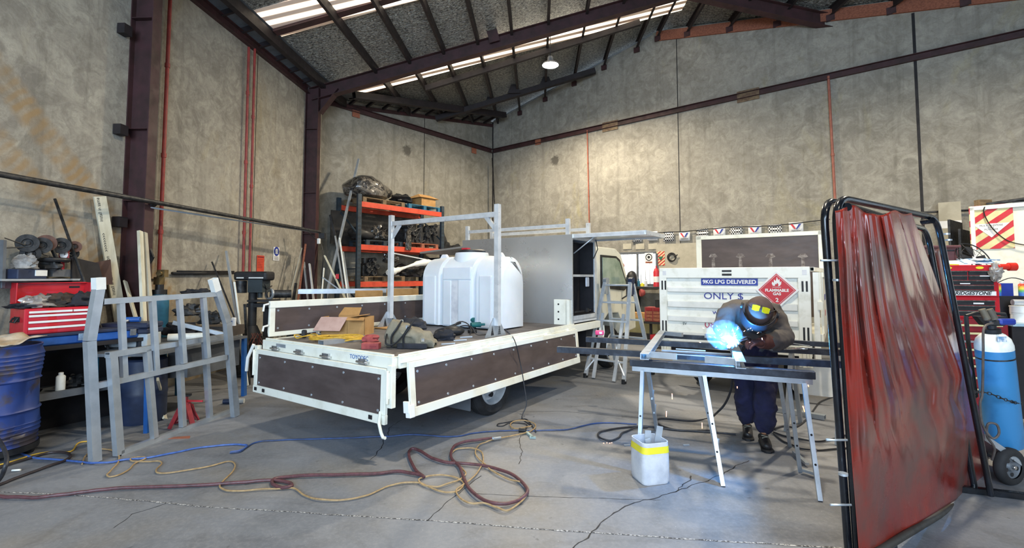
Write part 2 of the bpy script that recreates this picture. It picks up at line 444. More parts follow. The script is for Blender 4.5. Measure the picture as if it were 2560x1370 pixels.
    def sphere(s, c, r, n=14, m=9, sc=(1, 1, 1), M=None):
        vs = []; c = Vector(c)
        for i in range(m + 1):
            th = math.pi * i / m
            for k in range(n):
                a = 2 * math.pi * k / n
                vs.append(c + Vector((r * sc[0] * math.sin(th) * math.cos(a), r * sc[1] * math.sin(th) * math.sin(a), r * sc[2] * math.cos(th))))
        fs = [(i * n + k, (i + 1) * n + k, (i + 1) * n + (k + 1) % n, i * n + (k + 1) % n) for i in range(m) for k in range(n)]
        return s.add(vs, fs, True, M)
    def grid(s, fn, nu, nv, smooth=True, thick=0.0):
        vs = [Vector(fn(i / nu, j / nv)) for i in range(nu + 1) for j in range(nv + 1)]
        fs = [(i * (nv + 1) + j, (i + 1) * (nv + 1) + j, (i + 1) * (nv + 1) + j + 1, i * (nv + 1) + j + 1) for i in range(nu) for j in range(nv)]
        return s.add(vs, fs, smooth)


def finish(ob, kind=None, label=None, cat=None, group=None):
    if kind: ob['kind'] = kind
    if label: ob['label'] = label
    if cat: ob['category'] = cat
    if group: ob['group'] = group
    return ob


def build(name, mb, mat, parent=None, bevel=0.0, inv=None, solid=0.0, origin=None, segs=1, weld=True):
    """link ONE mesh object; world-space vertices when it has no parent (origin moved to its base)"""
    vs = [Vector(v) for v in mb.v]
    loc = Vector((0, 0, 0))
    if inv is not None: vs = [inv @ v for v in vs]
    elif parent is None:
        if origin is not None: loc = Vector(origin)
        else:
            lo = [min(v[i] for v in vs) for i in range(3)]; hi = [max(v[i] for v in vs) for i in range(3)]
            loc = Vector(((lo[0] + hi[0]) / 2, (lo[1] + hi[1]) / 2, lo[2]))
        vs = [v - loc for v in vs]
    me = bpy.data.meshes.new(name)
    me.from_pydata([tuple(v) for v in vs], [], mb.f)
    me.polygons.foreach_set('use_smooth', mb.sm)
    bm = bmesh.new(); bm.from_mesh(me)
    if weld: bmesh.ops.remove_doubles(bm, verts=bm.verts, dist=1e-5)
    bmesh.ops.recalc_face_normals(bm, faces=bm.faces)
    if bevel:
        ed = [e for e in bm.edges if len(e.link_faces) == 2 and e.calc_face_angle(0) > 0.6]
        bmesh.ops.bevel(bm, geom=ed, offset=bevel, segments=segs, affect='EDGES', clamp_overlap=True, profile=0.6)
    for e in bm.edges:
        if len(e.link_faces) == 2 and e.calc_face_angle(0) > 0.75: e.smooth = False
    bm.to_mesh(me); bm.free()
    if isinstance(mat, (list, tuple)):
        for m in mat: me.materials.append(m)
    else: me.materials.append(mat)
    ob = bpy.data.objects.new(name, me); COL.objects.link(ob)
    ob.location = loc
    if parent is not None: ob.parent = parent
    if solid:
        md = ob.modifiers.new('thickness', 'SOLIDIFY'); md.thickness = solid; md.offset = 0
    return ob


def one(name, mb, mat, label, cat, group=None, kind=None, **kw):
    return finish(build(name, mb, mat, **kw), kind, label, cat, group)


class T:
    """a thing: an Empty at its base that carries its parts"""
    def __init__(s, name, label, cat, loc=(0, 0, 0), rz=0.0, group=None, kind=None, M=None):
        s.o = bpy.data.objects.new(name, None); COL.objects.link(s.o)
        s.M = M.copy() if M else Matrix.Translation(Vector(loc)) @ Matrix.Rotation(rz, 4, 'Z')
        s.o.matrix_world = s.M; s.o.empty_display_size = 0.1
        s.inv = s.M.inverted()
        finish(s.o, kind, label, cat, group)
    def w(s, name, mb, mat, parent=None, **kw):      # vertices given in world space
        return build(name, mb, mat, parent or s.o, inv=s.inv, **kw)
    def p(s, name, mb, mat, parent=None, label=None, **kw):      # vertices given in the thing's own space
        ob = build(name, mb, mat, parent or s.o, **kw)
        if label: ob['label'] = label
        return ob


def copy_tree(o, parent=None):
    c = o.copy(); COL.objects.link(c)
    if parent is not None: c.parent = parent
    for ch in [x for x in bpy.data.objects if x.parent == o]: copy_tree(ch, c)
    return c


def text_mb(body, size, M, depth=0.0015, align='CENTER', bold=0.0, sx=1.0, shear=0.0):
    cu = bpy.data.curves.new('t', 'FONT'); cu.body = body; cu.size = size; cu.align_x = align; cu.align_y = 'CENTER'
    cu.extrude = depth; cu.offset = bold; cu.resolution_u = 3; cu.shear = shear
    ob = bpy.data.objects.new('t', cu); COL.objects.link(ob)
    dg = bpy.context.evaluated_depsgraph_get()
    me = bpy.data.meshes.new_from_object(ob.evaluated_get(dg))
    mb = MB(); vs = [(v.co.x * sx, v.co.y, v.co.z) for v in me.vertices]
    mb.add(vs, [tuple(p.vertices) for p in me.polygons], False, M)
    bpy.data.objects.remove(ob); bpy.data.curves.remove(cu); bpy.data.meshes.remove(me)
    return mb


def face_frame(o, right, up=(0, 0, 1)):
    """matrix whose xy plane is a sign face: x to the right as read, y up, z out towards the reader"""
    x = Vector(right).normalized(); y = Vector(up); y = (y - x * y.dot(x)).normalized(); z = x.cross(y)
    m = Matrix((x, y, z)).transposed().to_4x4(); m.translation = Vector(o); return m


def skinned(name, verts, edges, radii, mat, parent=None, inv=None, sub=2, root=0):
    me = bpy.data.meshes.new(name + '_s')
    me.from_pydata([tuple(inv @ Vector(v)) if inv else tuple(v) for v in verts], edges, [])
    ob = bpy.data.objects.new(name + '_s', me); COL.objects.link(ob)
    sk = ob.modifiers.new('skin', 'SKIN'); sk.use_smooth_shade = True
    for i, r in enumerate(radii):
        sv = me.skin_vertices[0].data[i]
        sv.radius = (r, r) if not isinstance(r, (tuple, list)) else r
        sv.use_root = (i == root)
    su = ob.modifiers.new('sub', 'SUBSURF'); su.levels = sub; su.render_levels = sub
    dg = bpy.context.evaluated_depsgraph_get(); dg.update()
    m2 = bpy.data.meshes.new_from_object(ob.evaluated_get(dg))
    bpy.data.objects.remove(ob); bpy.data.meshes.remove(me)
    m2.name = name
    for p in m2.polygons: p.use_smooth = True
    m2.materials.clear(); m2.materials.append(mat)
    o = bpy.data.objects.new(name, m2); COL.objects.link(o)
    if parent is not None: o.parent = parent
    return o


def smooth_path(pts, k=6):
    """Catmull-Rom through the points"""
    pts = [Vector(p) for p in pts]; out = []
    for i in range(len(pts) - 1):
        a = pts[max(i - 1, 0)]; b = pts[i]; c = pts[i + 1]; d = pts[min(i + 2, len(pts) - 1)]
        for j in range(k):
            t = j / k
            out.append(0.5 * ((2 * b) + (c - a) * t + (2 * a - 5 * b + 4 * c - d) * t * t + (3 * b - a - 3 * c + d) * t ** 3))
    out.append(pts[-1]); return out


def lump(c, sc, seed=0, amp=0.25, freq=2.0, n=22, m=14, M=None, flat=True):
    """a crumpled heap: ellipsoid pushed about by noise"""
    mb = MB(); c = Vector(c)
    vs = []
    for i in range(m + 1):
        th = math.pi * i / m
        for k in range(n):
            a = 2 * math.pi * k / n
            d = Vector((math.sin(th) * math.cos(a), math.sin(th) * math.sin(a), math.cos(th)))
            q = 1 + amp * noise.noise(d * freq + Vector((seed * 7.1, seed * 3.3, seed))) * 2 + amp * .4 * noise.noise(d * freq * 3 + Vector((seed, 0, 0)))
            p = Vector((d.x * sc[0], d.y * sc[1], d.z * sc[2])) * q
            if flat and p.z < -sc[2] * .5: p.z = -sc[2] * .5
            vs.append(c + p)
    fs = [(i * n + k, (i + 1) * n + k, (i + 1) * n + (k + 1) % n, i * n + (k + 1) % n) for i in range(m) for k in range(n)]
    return mb.add(vs, fs, True, M)

# ================================================================ the building
def S(name, mb, mat, **kw):
    return finish(build(name, mb, mat, **kw), 'structure')

VJ = 11.63                                             # where the left wall meets the angled back wall
m_wl = concrete('concrete_left', 'a8a295', 'bbb6a8', '88837a', 'a08f63', 0.3, tyre=(10.68, 10.2))
m_wa = concrete('concrete_back_left', '918d83', 'a4a095', '787469', '8d8057', 0.35)
m_wb = concrete('concrete_back_right', '9b978e', 'aeaa9f', '827e75', 'a69b62', 0.3)
m_wo = concrete('concrete_outer', '9a968b', 'aaa69a', '807c72', '94875f', 0.3)


def wall(name, origin, xdir, inward, length, topf, mat, n=12, z0=0.0):
    """thick wall in its own frame: x along the wall, z up, y out of the room"""
    x = Vector(xdir).normalized(); y = -Vector(inward).normalized(); z = Vector((0, 0, 1))
    M = Matrix((x, y, z)).transposed().to_4x4(); M.translation = Vector(origin)
    mb = MB(); top = [(length * i / n, topf(length * i / n)) for i in range(n + 1)]
    vs = []; 
    for yy in (0, .18):
        vs += [(s, yy, z0) for s, _ in top] + [(s, yy, t) for s, t in top]
    N = n + 1; fs = []
    for i in range(n):
        fs += [(i, i + 1, N + i + 1, N + i), (2 * N + i, 3 * N + i, 3 * N + i + 1, 2 * N + i + 1),
               (N + i, N + i + 1, 3 * N + i + 1, 3 * N + i), (i, 2 * N + i, 2 * N + i + 1, i + 1)]
    fs += [(0, N, 3 * N, 2 * N), (n, 2 * N + n, 3 * N + n, N + n)]
    mb.add(vs, fs)
    ob = build(name, mb, mat, origin=(0, 0, 0)); ob.matrix_world = M
    finish(ob, 'structure'); return ob, M

def utop(o, d):
    return lambda s: roofz((Vector(o) + Vector(d) * s).dot(E_)) - 0.02
wl, MWL = wall('wall_left', UV(UW, -7), G_, E_, VJ + 7, lambda s: 5.98, m_wl)
oA = CORNER - AD * 6.45
wa, MWA = wall('wall_back_left', oA, AD, BD, 6.45, utop(oA, AD), m_wa)
wb, MWB = wall('wall_back_right', CORNER, BD, -AD, 17.5, utop(CORNER, BD), m_wb, n=35)
wr, MWR = wall('wall_right', UV(12.2, -7), G_, -E_, 10.0, lambda s: 6.12, m_wo)
# front wall behind the camera with the big open doorway
fw0 = UV(UW, -7)
wf1, _ = wall('wall_front', UV(UW, -7), E_, G_, 0.9, utop(UV(UW, -7), E_), m_wo, n=2)
wf2, _ = wall('wall_front', UV(5.5, -7), E_, G_, 6.7, utop(UV(5.5, -7), E_), m_wo, n=6)
wf3, _ = wall('wall_front', UV(UW + .9, -7), E_, G_, 10.0, utop(UV(UW + .9, -7), E_), m_wo, n=12, z0=5.3)

# joints between the tilt-up panels
def joint(parent, M, s, z0, z1, w=0.022):
    mb = MB(); mb.bb((s - w / 2, -0.004, z0), (s + w / 2, 0.02, z1)); build('panel_joint', mb, MT['dark'], parent)
joint(wb, MWB, (onB(1697, 400) - CORNER).dot(BD), 0, 8.3)
joint(wb, MWB, (onB(2295, 300) - CORNER).dot(BD), 0, 7.0, 0.05)
joint(wa, MWA, 6.45 - 3.12, 0, 6.55)
joint(wb, MWB, 0.02, 0, 7.1, 0.05)
joint(wl, MWL, (onL(640, 300).dot(G_)) + 7, 0, 5.9, .012)

fl = MB(); fl.bb((-14, -12, -0.2), (20, 24, 0))
floor = S('floor', fl, floor_mat(), origin=(0, 0, 0))


def crack(pts, w, jag=0.02, name='floor_crack', mat=None, seed=1):
    """thin dark groove lying in the floor"""
    rr = random.Random(seed); P0 = [Vector(p) for p in pts]; fine = []
    for i in range(len(P0) - 1):
        n = max(2, int((P0[i + 1] - P0[i]).length / 0.04))
        for j in range(n): fine.append(P0[i].lerp(P0[i + 1], j / n))
    fine.append(P0[-1]); vs = []
    off = 0
    for i, p in enumerate(fine):
        t = (fine[min(i + 1, len(fine) - 1)] - fine[max(i - 1, 0)]).normalized(); s = Vector((-t.y, t.x, 0))
        off = off * .75 + rr.uniform(-jag, jag)
        q = p + s * off; ww = w * rr.uniform(.5, 1.3)
        vs += [q - s * ww / 2 + Z3 * .0015, q + s * ww / 2 + Z3 * .0015]
    mb = MB(); mb.add(vs, [(2 * i, 2 * i + 1, 2 * i + 3, 2 * i + 2) for i in range(len(fine) - 1)])
    return finish(build(name, mb, mat or MT['dark'], floor), 'structure')
ms_line = pm('joint_chips', 'b9bbbd', '3c3c3e', 60, lo=.42, hi=.55, rough=.9)
crack([F(-150, 1222), F(200, 1240), F(560, 1270), F(1080, 1302), F(1480, 1332), F(1640, 1343), F(2110, 1372), F(2500, 1400)], 0.014, .003, mat=ms_line, seed=2)
crack([F(1066, 1302), F(1100, 1268), F(1150, 1235), F(1205, 1190)], 0.006, .012, seed=3)
crack([F(1395, 1400), F(1440, 1365), F(1483, 1330), F(1530, 1290), F(1600, 1255), F(1690, 1230), F(1728, 1190), F(1795, 1188)][:7], 0.009, .014, seed=4)
crack([F(1690, 1230), F(1760, 1205), F(1800, 1188), F(1868, 1150)], 0.007, .012, seed=5)
crack([F(1300, 1090), F(1303, 1130), F(1298, 1160)], 0.006, .012, seed=6)
crack([F(1050, 1020), F(975, 1070), F(968, 1090), F(930, 1150)], 0.006, .014, seed=7)
crack([F(1250, 1030), F(1400, 1028), F(1600, 1045), F(1900, 1058)], 0.005, .004, seed=8)
crack([F(1180, 1233), F(1300, 1240), F(1650, 1250)], 0.004, .004, seed=9)
crack([F(430, 1254), F(330, 1285), F(280, 1320)], 0.005, .01, seed=10)
# ---- roof: foil lined sheets with roof lights, in two slopes
def rp(u, v, dz=0.0): return UV(u, v, roofz(u) + dz)
def slab(u0, u1, v0, v1, dz=0.0, th=0.05):
    mb = MB(); lo = [rp(u0, v0, dz), rp(u1, v0, dz), rp(u1, v1, dz), rp(u0, v1, dz)]
    hi = [p + Z3 * th for p in lo]
    return mb.add(lo + hi, [(0, 1, 2, 3), (7, 6, 5, 4), (0, 4, 5, 1), (1, 5, 6, 2), (2, 6, 7, 3), (3, 7, 4, 0)])
SK = [(7.92, 8.85), (11.36, 12.06)]
vb = [-7.2, 7.92, 8.85, 11.36, 12.06, 19.0]
ceil = MB()
for a, b in ((vb[0], vb[1]), (vb[2], vb[3]), (vb[4], vb[5])):
    for sgn in (0, 1):
        if sgn == 0:
            m = slab(-4.95, RIDGE_U, a, b)
        else: m = slab(RIDGE_U, 12.4, a, b)
        ceil.add(m.v, m.f)
for a, b in SK:
    m = slab(RIDGE_U + .3, 12.4, a, b); ceil.add(m.v, m.f)
S('ceiling', ceil, MT['foil'], origin=(0, 0, 0))
eave = slab(-5.75, -4.95, -7.2, 19); S('ceiling', eave, MT['greywall'], origin=(0, 0, 0))
for k, (a, b) in enumerate(SK):
    mb = slab(-4.95, RIDGE_U + .3 - .001, a, b)
    ob = build('window_%d' % (k + 1), mb, MT['skylight'], origin=(0, 0, 0)); finish(ob, 'structure')
for a in (2.5,):
    pass
m = MB(); m.beam(rp(-4.95, 8.62, -.035), rp(RIDGE_U, 8.62, -.035), .17, .05); S('trim_1', m, MT['oxide'])
mb = MB(); mb.beam(rp(-4.9, 12.1, -.02), rp(3.2, 12.1, -.02), .03, .03); S('trim_2', mb, MT['oxide_dark'])
# purlins
us = [-5.02, -3.76, -2.96, -2.16, -1.36, -0.57, 0.28, 1.17, 2.01, 2.85, 3.35, 4.0, 4.85, 5.7, 6.55, 7.4, 8.3, 9.2]
CA, CB = CORNER, CORNER
def v_end(u):
    """where a line of constant u runs into one of the back walls"""
    out = []
    for p0, nrm in ((CORNER, BD), (CORNER, AD)):
        o = E_ * u; out.append((p0 - o).dot(nrm) / G_.dot(nrm))
    va = (CORNER - E_ * u).dot(BD) / G_.dot(BD)
    vb_ = (CORNER - E_ * u).dot(AD) / G_.dot(AD)
    return va if (UV(u, va) - CORNER).dot(AD) < 0 else vb_
for i, u in enumerate(us):
    ve = v_end(u) - .03
    w = .11 if i == 0 else .06
    mb = MB(); mb.channel(rp(u, -6.9, -.115), rp(u, ve, -.115), w, .19, .008, side=-1)
    S('roof_purlin', mb, MT['oxide_dark'])
    if u > -1.3:
        mb = MB(); mb.box((0, 0, 0), (.16, .05, .14), frame(rp(u, ve - .03, -.26), BD)); S('purlin_cleat', mb, MT['oxide'])
# gutter stubs between the eave purlin and the wall
for k in range(24):
    v = .3 + k * .57
    if v < 11.4:
        mb = MB(); mb.beam(rp(-5.38, v, -.06), rp(-5.02, v, -.05), .05, .09); S('gutter_bracket', mb, MT['oxide_dark'])
# steel columns and portal rafters
for v in (-4, 1.05, 5.97, 10.78):
    mb = MB()
    z1 = roofz(-5.1) - .2
    M = Matrix((G_, E_, Z3)).transposed().to_4x4(); M.translation = UV(UW + .155, v + .05)
    mb.box((0, .148, z1 / 2), (.15, .014, z1), M); mb.box((0, -.148, z1 / 2), (.15, .014, z1), M)
    mb.box((0, 0, z1 / 2), (.012, .29, z1), M)
    for zz in (.9, 2.6, 3.55, 5.05): mb.box((-.05, 0, zz), (.07, .28, .01), M)
    # knee haunch
    A = Matrix((E_, Z3, -G_)).transposed().to_4x4(); A.translation = UV(UW + .31, v + .1, z1 - .12)
    mb.prism([(0, 0), (.42, .12), (0, -.45)], .012, A)
    mb.beam(UV(UW + .31, v + .1, z1 - .58), UV(UW + .75, v + .1, z1 - .01), .2, .014, up=E_ * -.6 + Z3 * .6)
    S('steel_column', mb, MT['oxide'])
    mb = MB(); mb.ibeam(rp(UW + .1, v + .08, -.29), rp(RIDGE_U, v + .08, -.29), .19, .3)
    mb.ibeam(rp(RIDGE_U, v + .08, -.29), rp(min(12.0, 6.95 if v > 9 else 12), v + .08, -.29), .19, .3)
    mb.box((0, 0, 0), (.24, .02, .34), frame(rp(-1.0, v - .03, -.12), E_ + Z3 * SLOPE))
    S('roof_rafter', mb, MT['oxide'])
for (x, y, sz) in ((312, 75, .11), (302, 325, .12), (300, 555, .1)):
    p = onL(x, y, .06); mb = MB(); mb.box((0, 0, 0), (.12, .1, .13), frame(p, G_)); S('column_cleat', mb, MT['oxide_dark'])
# struts under the purlins
def onR(px, py, dz):
    return onpl(px, py, E_ * RIDGE_U + Z3 * (RIDGE_Z + dz), Z3 - E_ * SLOPE)
for a, b, dz, w, h in (((1064, 221), (1600, 56), -.27, .09, .14), ((1090, 297), (1488, 177), -.3, .15, .15), ((885, 238), (1262, 288), -.27, .16, .17)):
    mb = MB(); mb.rhs(onR(*a, dz), onR(*b, dz), w, h, t=.01); S('roof_strut', mb, MT['oxide_dark'])
for x, y in ((1225, 255), (1285, 225), (1365, 205)):
    mb = MB(); p = onR(x, y, -.2); mb.prism([(-.2, -.1), (.2, -.1), (.08, .16), (-.08, .16)], .02, frame(p, E_, -G_)); S('strut_gusset', mb, MT['oxide_dark'])
# gutter cells along the angled wall
for k in range(11):
    s = .5 + k * .52; p = CORNER - AD * s; u = p.dot(E_)
    mb = MB(); a = p + BD * .03; b = p + BD * .62
    za = roofz(a.dot(E_)) - .13; zb = roofz(b.dot(E_)) - .13
    mb.beam(Vector((a.x, a.y, za)), Vector((b.x, b.y, zb)), .05, .07); S('gutter_bracket', mb, MT['oxide_dark'])
m = MB(); a = CORNER - AD * 6.4 + BD * .02; b = CORNER + BD * .02
m.beam(Vector((a.x, a.y, roofz(a.dot(E_)) - .17)), Vector((b.x, b.y, roofz(b.dot(E_)) - .17)), .04, .1); S('trim_3', m, MT['oxide'])
m = MB(); a = CORNER - AD * 6.4 + BD * .33; b = CORNER + BD * .33 - AD * .3
m.beam(Vector((a.x, a.y, roofz(a.dot(E_)) - .045)), Vector((b.x, b.y, roofz(b.dot(E_)) - .045)), .6, .02, up=Z3); S('trim_4', m, MT['greywall'])
# timber fascia along the sloping top of the back right wall
for s0, s1, mt_ in ((6.1, 16, 'timber'), (0.1, 6.0, 'galv')):
    a = CORNER + BD * s0 - AD * .03; b = CORNER + BD * s1 - AD * .03
    m = MB(); m.beam(Vector((a.x, a.y, roofz(a.dot(E_)) - (.17 if s0 > 5 else .05))), Vector((b.x, b.y, roofz(b.dot(E_)) - (.17 if s0 > 5 else .05))), .05, .26 if s0 > 5 else .03)
    S('trim_5' if s0 > 5 else 'trim_6', m, MT[mt_])
# the steel band (parallel flange channel) that runs round the walls
def band(name, a, b, inn, z, h=.14):
    m = MB(); p = Vector((a.x, a.y, z)) + inn * .04; q = Vector((b.x, b.y, z)) + inn * .04
    m.channel(p, q, .08, h, .01, side=1); S(name, m, MT['oxide'])
band('trim_7', UV(UW, -6.9), UV(UW, 10.85), E_, 6.0, .17)
band('trim_8', CORNER - AD * 6.35, CORNER - AD * .05, BD, 6.06)
band('trim_9', CORNER + BD * .05, CORNER + BD * 16, -AD, 6.06)
rs = random.Random(4)
for q in [(1525, 315), (1870, 238)]:
    p = onB(*q, .02); m = MB(); m.box((0, 0, 0), (.5, .02, .28), frame(p, BD)); S('wall_plate', m, pm('rusty_plate', '5c4636', '7c6a50', 9))
for q, M_ in (((890, 285), 'A'), ((1185, 377), 'A'), ((1345, 355), 'B')):
    p = onA(*q, .02) if M_ == 'A' else onB(*q, .02); m = MB(); m.box((0, 0, 0), (.22, .02, .18), frame(p, AD if M_ == 'A' else BD)); S('wall_plate', m, MT['timber'])

# ---- hanging high-bay lamp and the ones outside the picture
def high_bay(loc, label, watts, top, group=None):
    t = T('high_bay_lamp', label, 'ceiling lamp', loc, group=group)
    m = MB(); m.lathe([(.05, .22), (.07, .2), (.08, .1), (.19, .04), (.21, .0), (.205, -.005), (.18, .03), (.0, .03)], n=20)
    t.p('lamp_housing', m, MT['greywall'])
    m = MB(); m.lathe([(.0, -.045), (.1, -.035), (.17, .0), (.19, .02)], n=20); t.p('lamp_lens', m, MT['lampglow'])
    m = MB(); m.cyl((0, 0, .2), (0, 0, top - loc[2]), .01, 6); t.p('suspension_cable', m, MT['black'])
    L = bpy.data.lights.new('lamp_light', 'SPOT'); L.energy = watts; L.color = (1, .86, .64); L.spot_size = math.radians(172)
    L.spot_blend = .6; L.shadow_soft_size = .17
    o = bpy.data.objects.new('lamp_light', L); COL.objects.link(o); o.parent = t.o; o.location = (0, 0, -.08)
lp = P(1376, 163, 11.6)
high_bay(lp, 'round glowing high-bay lamp hanging from a cord under the roof', 1250, roofz(lp.dot(E_)) - .1)
high_bay(Vector((1.2, 3.4, 6.7)), 'high-bay lamp over the front of the workshop', 640, roofz(1.3) - .3)
high_bay(Vector((5.8, 5.6, 6.4)), 'high-bay lamp over the red curtain side of the workshop', 640, roofz(5.5) - .3)
high_bay(Vector((3.2, -2.0, 6.3)), 'unseen high-bay lamp added behind the photographer to put highlights on the curtain', 330, roofz(3.2) - .3)  # unseen lamp, added for curtain highlights and warmer light in front

# ---- window behind the cab, in the back right wall
def bmat(px, py, n): return onB(px, py, n)
w0 = bmat(1490, 645, .0); w1 = bmat(1641, 645, .0); zt = 2.24; zb = 1.42
s0 = (w0 - CORNER).dot(BD); s1 = (w1 - CORNER).dot(BD)
MB_ = Matrix((BD, -AD, Z3)).transposed().to_4x4(); MB_.translation = CORNER       # x along the wall, y into the room
win = MB()
win.bb((s0, .005, zb), (s1, .012, zt), MB_)
wo = build('window_3', win, MT['winglow']); finish(wo, 'structure')
fr = MB()
for a, b in (((s0, .01, zt), (s1, .06, zt + .06)), ((s0, .01, zb - .06), (s1, .06, zb)), ((s1, .01, zb), (s1 + .06, .06, zt)), ((s0 + 1.3, .01, zb), (s0 + 1.36, .05, zt))):
    fr.bb(a, b, MB_)
build('window_frame', fr, MT['greywall'], wo, inv=Matrix.Translation(-wo.location))
br = MB()
k = s0
while k < s1:
    br.cyl(MB_ @ Vector((k, .05, zb)), MB_ @ Vector((k, .05, zt)), .012, 6); k += .13
build('window_bars', br, MT['white'], wo, inv=Matrix.Translation(-wo.location))

# ================================================================ flat-deck truck
TY = math.radians(34.3)
TD = Vector((math.sin(TY), math.cos(TY), 0)); TL = Vector((-math.cos(TY), math.sin(TY), 0))
TO = F(989, 892, .9); TO.z = 0
TM = Matrix((TD, TL, Z3)).transposed().to_4x4(); TM.translation = TO
truck = T('flat_deck_truck', 'white flat-deck truck with dropped ply sides and aluminium box behind the cab', 'truck', M=TM)
TW, TLN, DZ = 2.05, 4.22, .9
HX = 3.36
m = MB()
m.bb((.0, 0.0, .86), (HX + .9, TW, .9)); truck.p('deck_floor', m, MT['deck'])
m = MB()                                              # side and rear rails of the deck
m.bb((-.06, -.03, .80), (.0, TW + .03, .905)); m.bb((-.045, -.01, .905), (-.02, TW, .925))
m.bb((0, -.06, .80), (4.25, 0, .905)); m.bb((0, TW, .80), (4.25, TW + .06, .905))
m.bb((0, -.045, .905), (HX, -.03, .925)); m.bb((0, -.07, .845), (HX, -.058, .86))
truck.p('deck_rail', m, MT['truckwhite'], bevel=.004)
for i, x in enumerate((.35, 1.1, 1.75, 2.5, 3.1)):
    m = MB(); m.bb((x, -.085, .83), (x + .12, -.06, .875)); m.cyl((x - .04, -.075, .84), (x + .18, -.075, .84), .012, 8); truck.p('gate_hinge', m, MT['truckwhite'])
for y in (.3, .85, 1.3, 1.75):
    m = MB(); m.bb((-.085, y, .81), (-.06, y + .1, .86)); m.cyl((-.08, y - .03, .83), (-.08, y + .13, .83), .012, 8); truck.p('gate_hinge', m, MT['chrome'])
m = text_mb('TOYODEC', .055, face_frame((-.062, .42, .862), (0, -1, 0)), .001); truck.p('lettering', m, MT['steelblue'])
m = MB(); m.bb((-.064, 1.62, .85), (-.06, 1.8, .885)); truck.p('maker_plate', m, MT['galv'])

def gate(o, right, down, w, h, name, hooks=True, nrm=1, rows=5):
    """ply drop side: frame and panel; o is the hinge corner, all in truck space"""
    r = Vector(right).normalized(); d = Vector(down).normalized(); M = Matrix((r, d, r.cross(d))).transposed().to_4x4(); M.translation = Vector(o)
    m = MB(); m.bb((.06, .05, -.008), (w - .06, h - .07, .008), M); g = truck.p(name, m, MT['ply'])
    m = MB(); m.bb((0, 0, -.016), (w, .05, .016), M); m.bb((0, h - .08, -.02), (w, h, .02), M)
    m.bb((0, .05, -.016), (.065, h - .08, .016), M); m.bb((w - .065, .05, -.016), (w, h - .08, .016), M)
    truck.p('gate_frame', m, MT['truckwhite'], g, bevel=.004)
    for i in range(rows):
        for yy in (.09, h - .11):
            x = .1 + (w - .2) * i / (rows - 1); m = MB()
            a = M @ Vector((x, yy, -.012)); b = M @ Vector((x, yy, .012)); m.cyl(a, b, .012, 8); truck.p('rivet', m, MT['galv'], g)
    return g, M
# rear gate hanging down, near side gate hanging slightly out, left gate raised
g, M = gate((-.09, TW + .1, .805), (0, -1, 0), (-.02, 0, -1), TW + .1, .47, 'tailgate')
for x_ in (1.95, .04, .2):
    m = MB(); m.bb((x_, .41, -.026), (x_ + .045, .445, -.02), M); truck.p('latch_hole', m, MT['dark'], g)
m = MB(); m.tube([M @ Vector(q) for q in ((2.1, .36, -.02), (2.12, .45, -.05), (2.125, .53, -.03), (2.14, .57, -.02), (2.17, .57, -.02))], .014, 8); truck.p('latch_handle', m, MT['truckwhite'], g)
g, M = gate((.06, -.09, .85), (1, 0, 0), (0, -.09, -1), 3.27, .47, 'side_gate', rows=9)
m = MB(); m.bb((-.03, .36, -.03), (.03, .47, .03), M); m.bb((-.035, .33, -.02), (-.01, .43, .05), M); truck.p('gate_catch', m, MT['white'], g, bevel=.004)
g, M = gate((0, TW + .02, .93), (1, 0, 0), (0, 0, 1), HX - .05, .40, 'side_gate', rows=9)
m = MB(); m.tube([(-.02, TW + .0, 1.3), (-.07, TW, 1.29), (-.08, TW, 1.22)], .012, 8); m.tube([(-.02, TW + .0, 1.06), (-.07, TW, 1.05), (-.08, TW, 1.0)], .012, 8); truck.p('latch_handle', m, MT['white'], g)
# rear corner posts
for y in (-.035, TW + .09):
    m = MB(); m.bb((-.1, y - .03, .48), (-.05, y + .03, .84)); m.bb((-.12, y - .015, .56), (-.1, y + .015, .78)); m.cyl((-.12, y, .52), (-.12, y, .8), .014, 8)
    truck.p('corner_post', m, MT['truckwhite'], bevel=.003)
m = MB(); m.tube([(-.11, TW + .12, .85), (-.13, TW + .2, .7), (-.12, TW + .24, .55)], .018, 8); truck.p('corner_chain', m, MT['white'])
# headboard
m = MB(); m.bb((HX, -.02, .9), (HX + .02, TW + .03, 2.23)); truck.p('headboard', m, MT['alu_sheet'])
m = MB(); m.bb((HX - .03, .0, .9), (HX, .28, 1.27)); m.bb((HX - .07, .0, .9), (HX, .05, 1.27)); hb = truck.p('corner_bracket', m, MT['truckwhite'], bevel=.004)
m = MB()
for z in (.98, 1.09, 1.2): m.cyl((HX - .034, .2, z), (HX - .028, .2, z), .014, 8)
truck.p('bracket_bolt', m, MT['dark'], hb)
# aluminium box (open side doors)
bx0, bx1, bt = HX + .02, HX + .88, 2.23
m = MB()
m.bb((bx0, 0, bt - .03), (bx1, TW, bt)); m.bb((bx1 - .03, 0, .95), (bx1, TW, bt)); m.bb((bx0, 0, .92), (bx1, TW, .97))
m.bb((bx0, .0, .95), (bx0 + .04, .04, bt)); m.bb((bx1 - .07, .0, .95), (bx1, .04, bt)); m.bb((bx0, 0, 2.16), (bx1, .04, bt)); m.bb((bx0, 0, .95), (bx1, .04, 1.03))
m.bb((bx0, TW - .04, .95), (bx0 + .04, TW, bt)); m.bb((bx1 - .07, TW - .04, .95), (bx1, TW, bt))
box = truck.p('tool_box', m, MT['alu'], bevel=.003)
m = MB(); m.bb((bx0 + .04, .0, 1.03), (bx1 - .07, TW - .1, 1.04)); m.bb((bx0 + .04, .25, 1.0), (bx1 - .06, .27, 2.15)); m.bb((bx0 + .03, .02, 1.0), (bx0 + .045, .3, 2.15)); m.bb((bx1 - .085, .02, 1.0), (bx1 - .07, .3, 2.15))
truck.p('box_lining', m, MT['dark'], box)
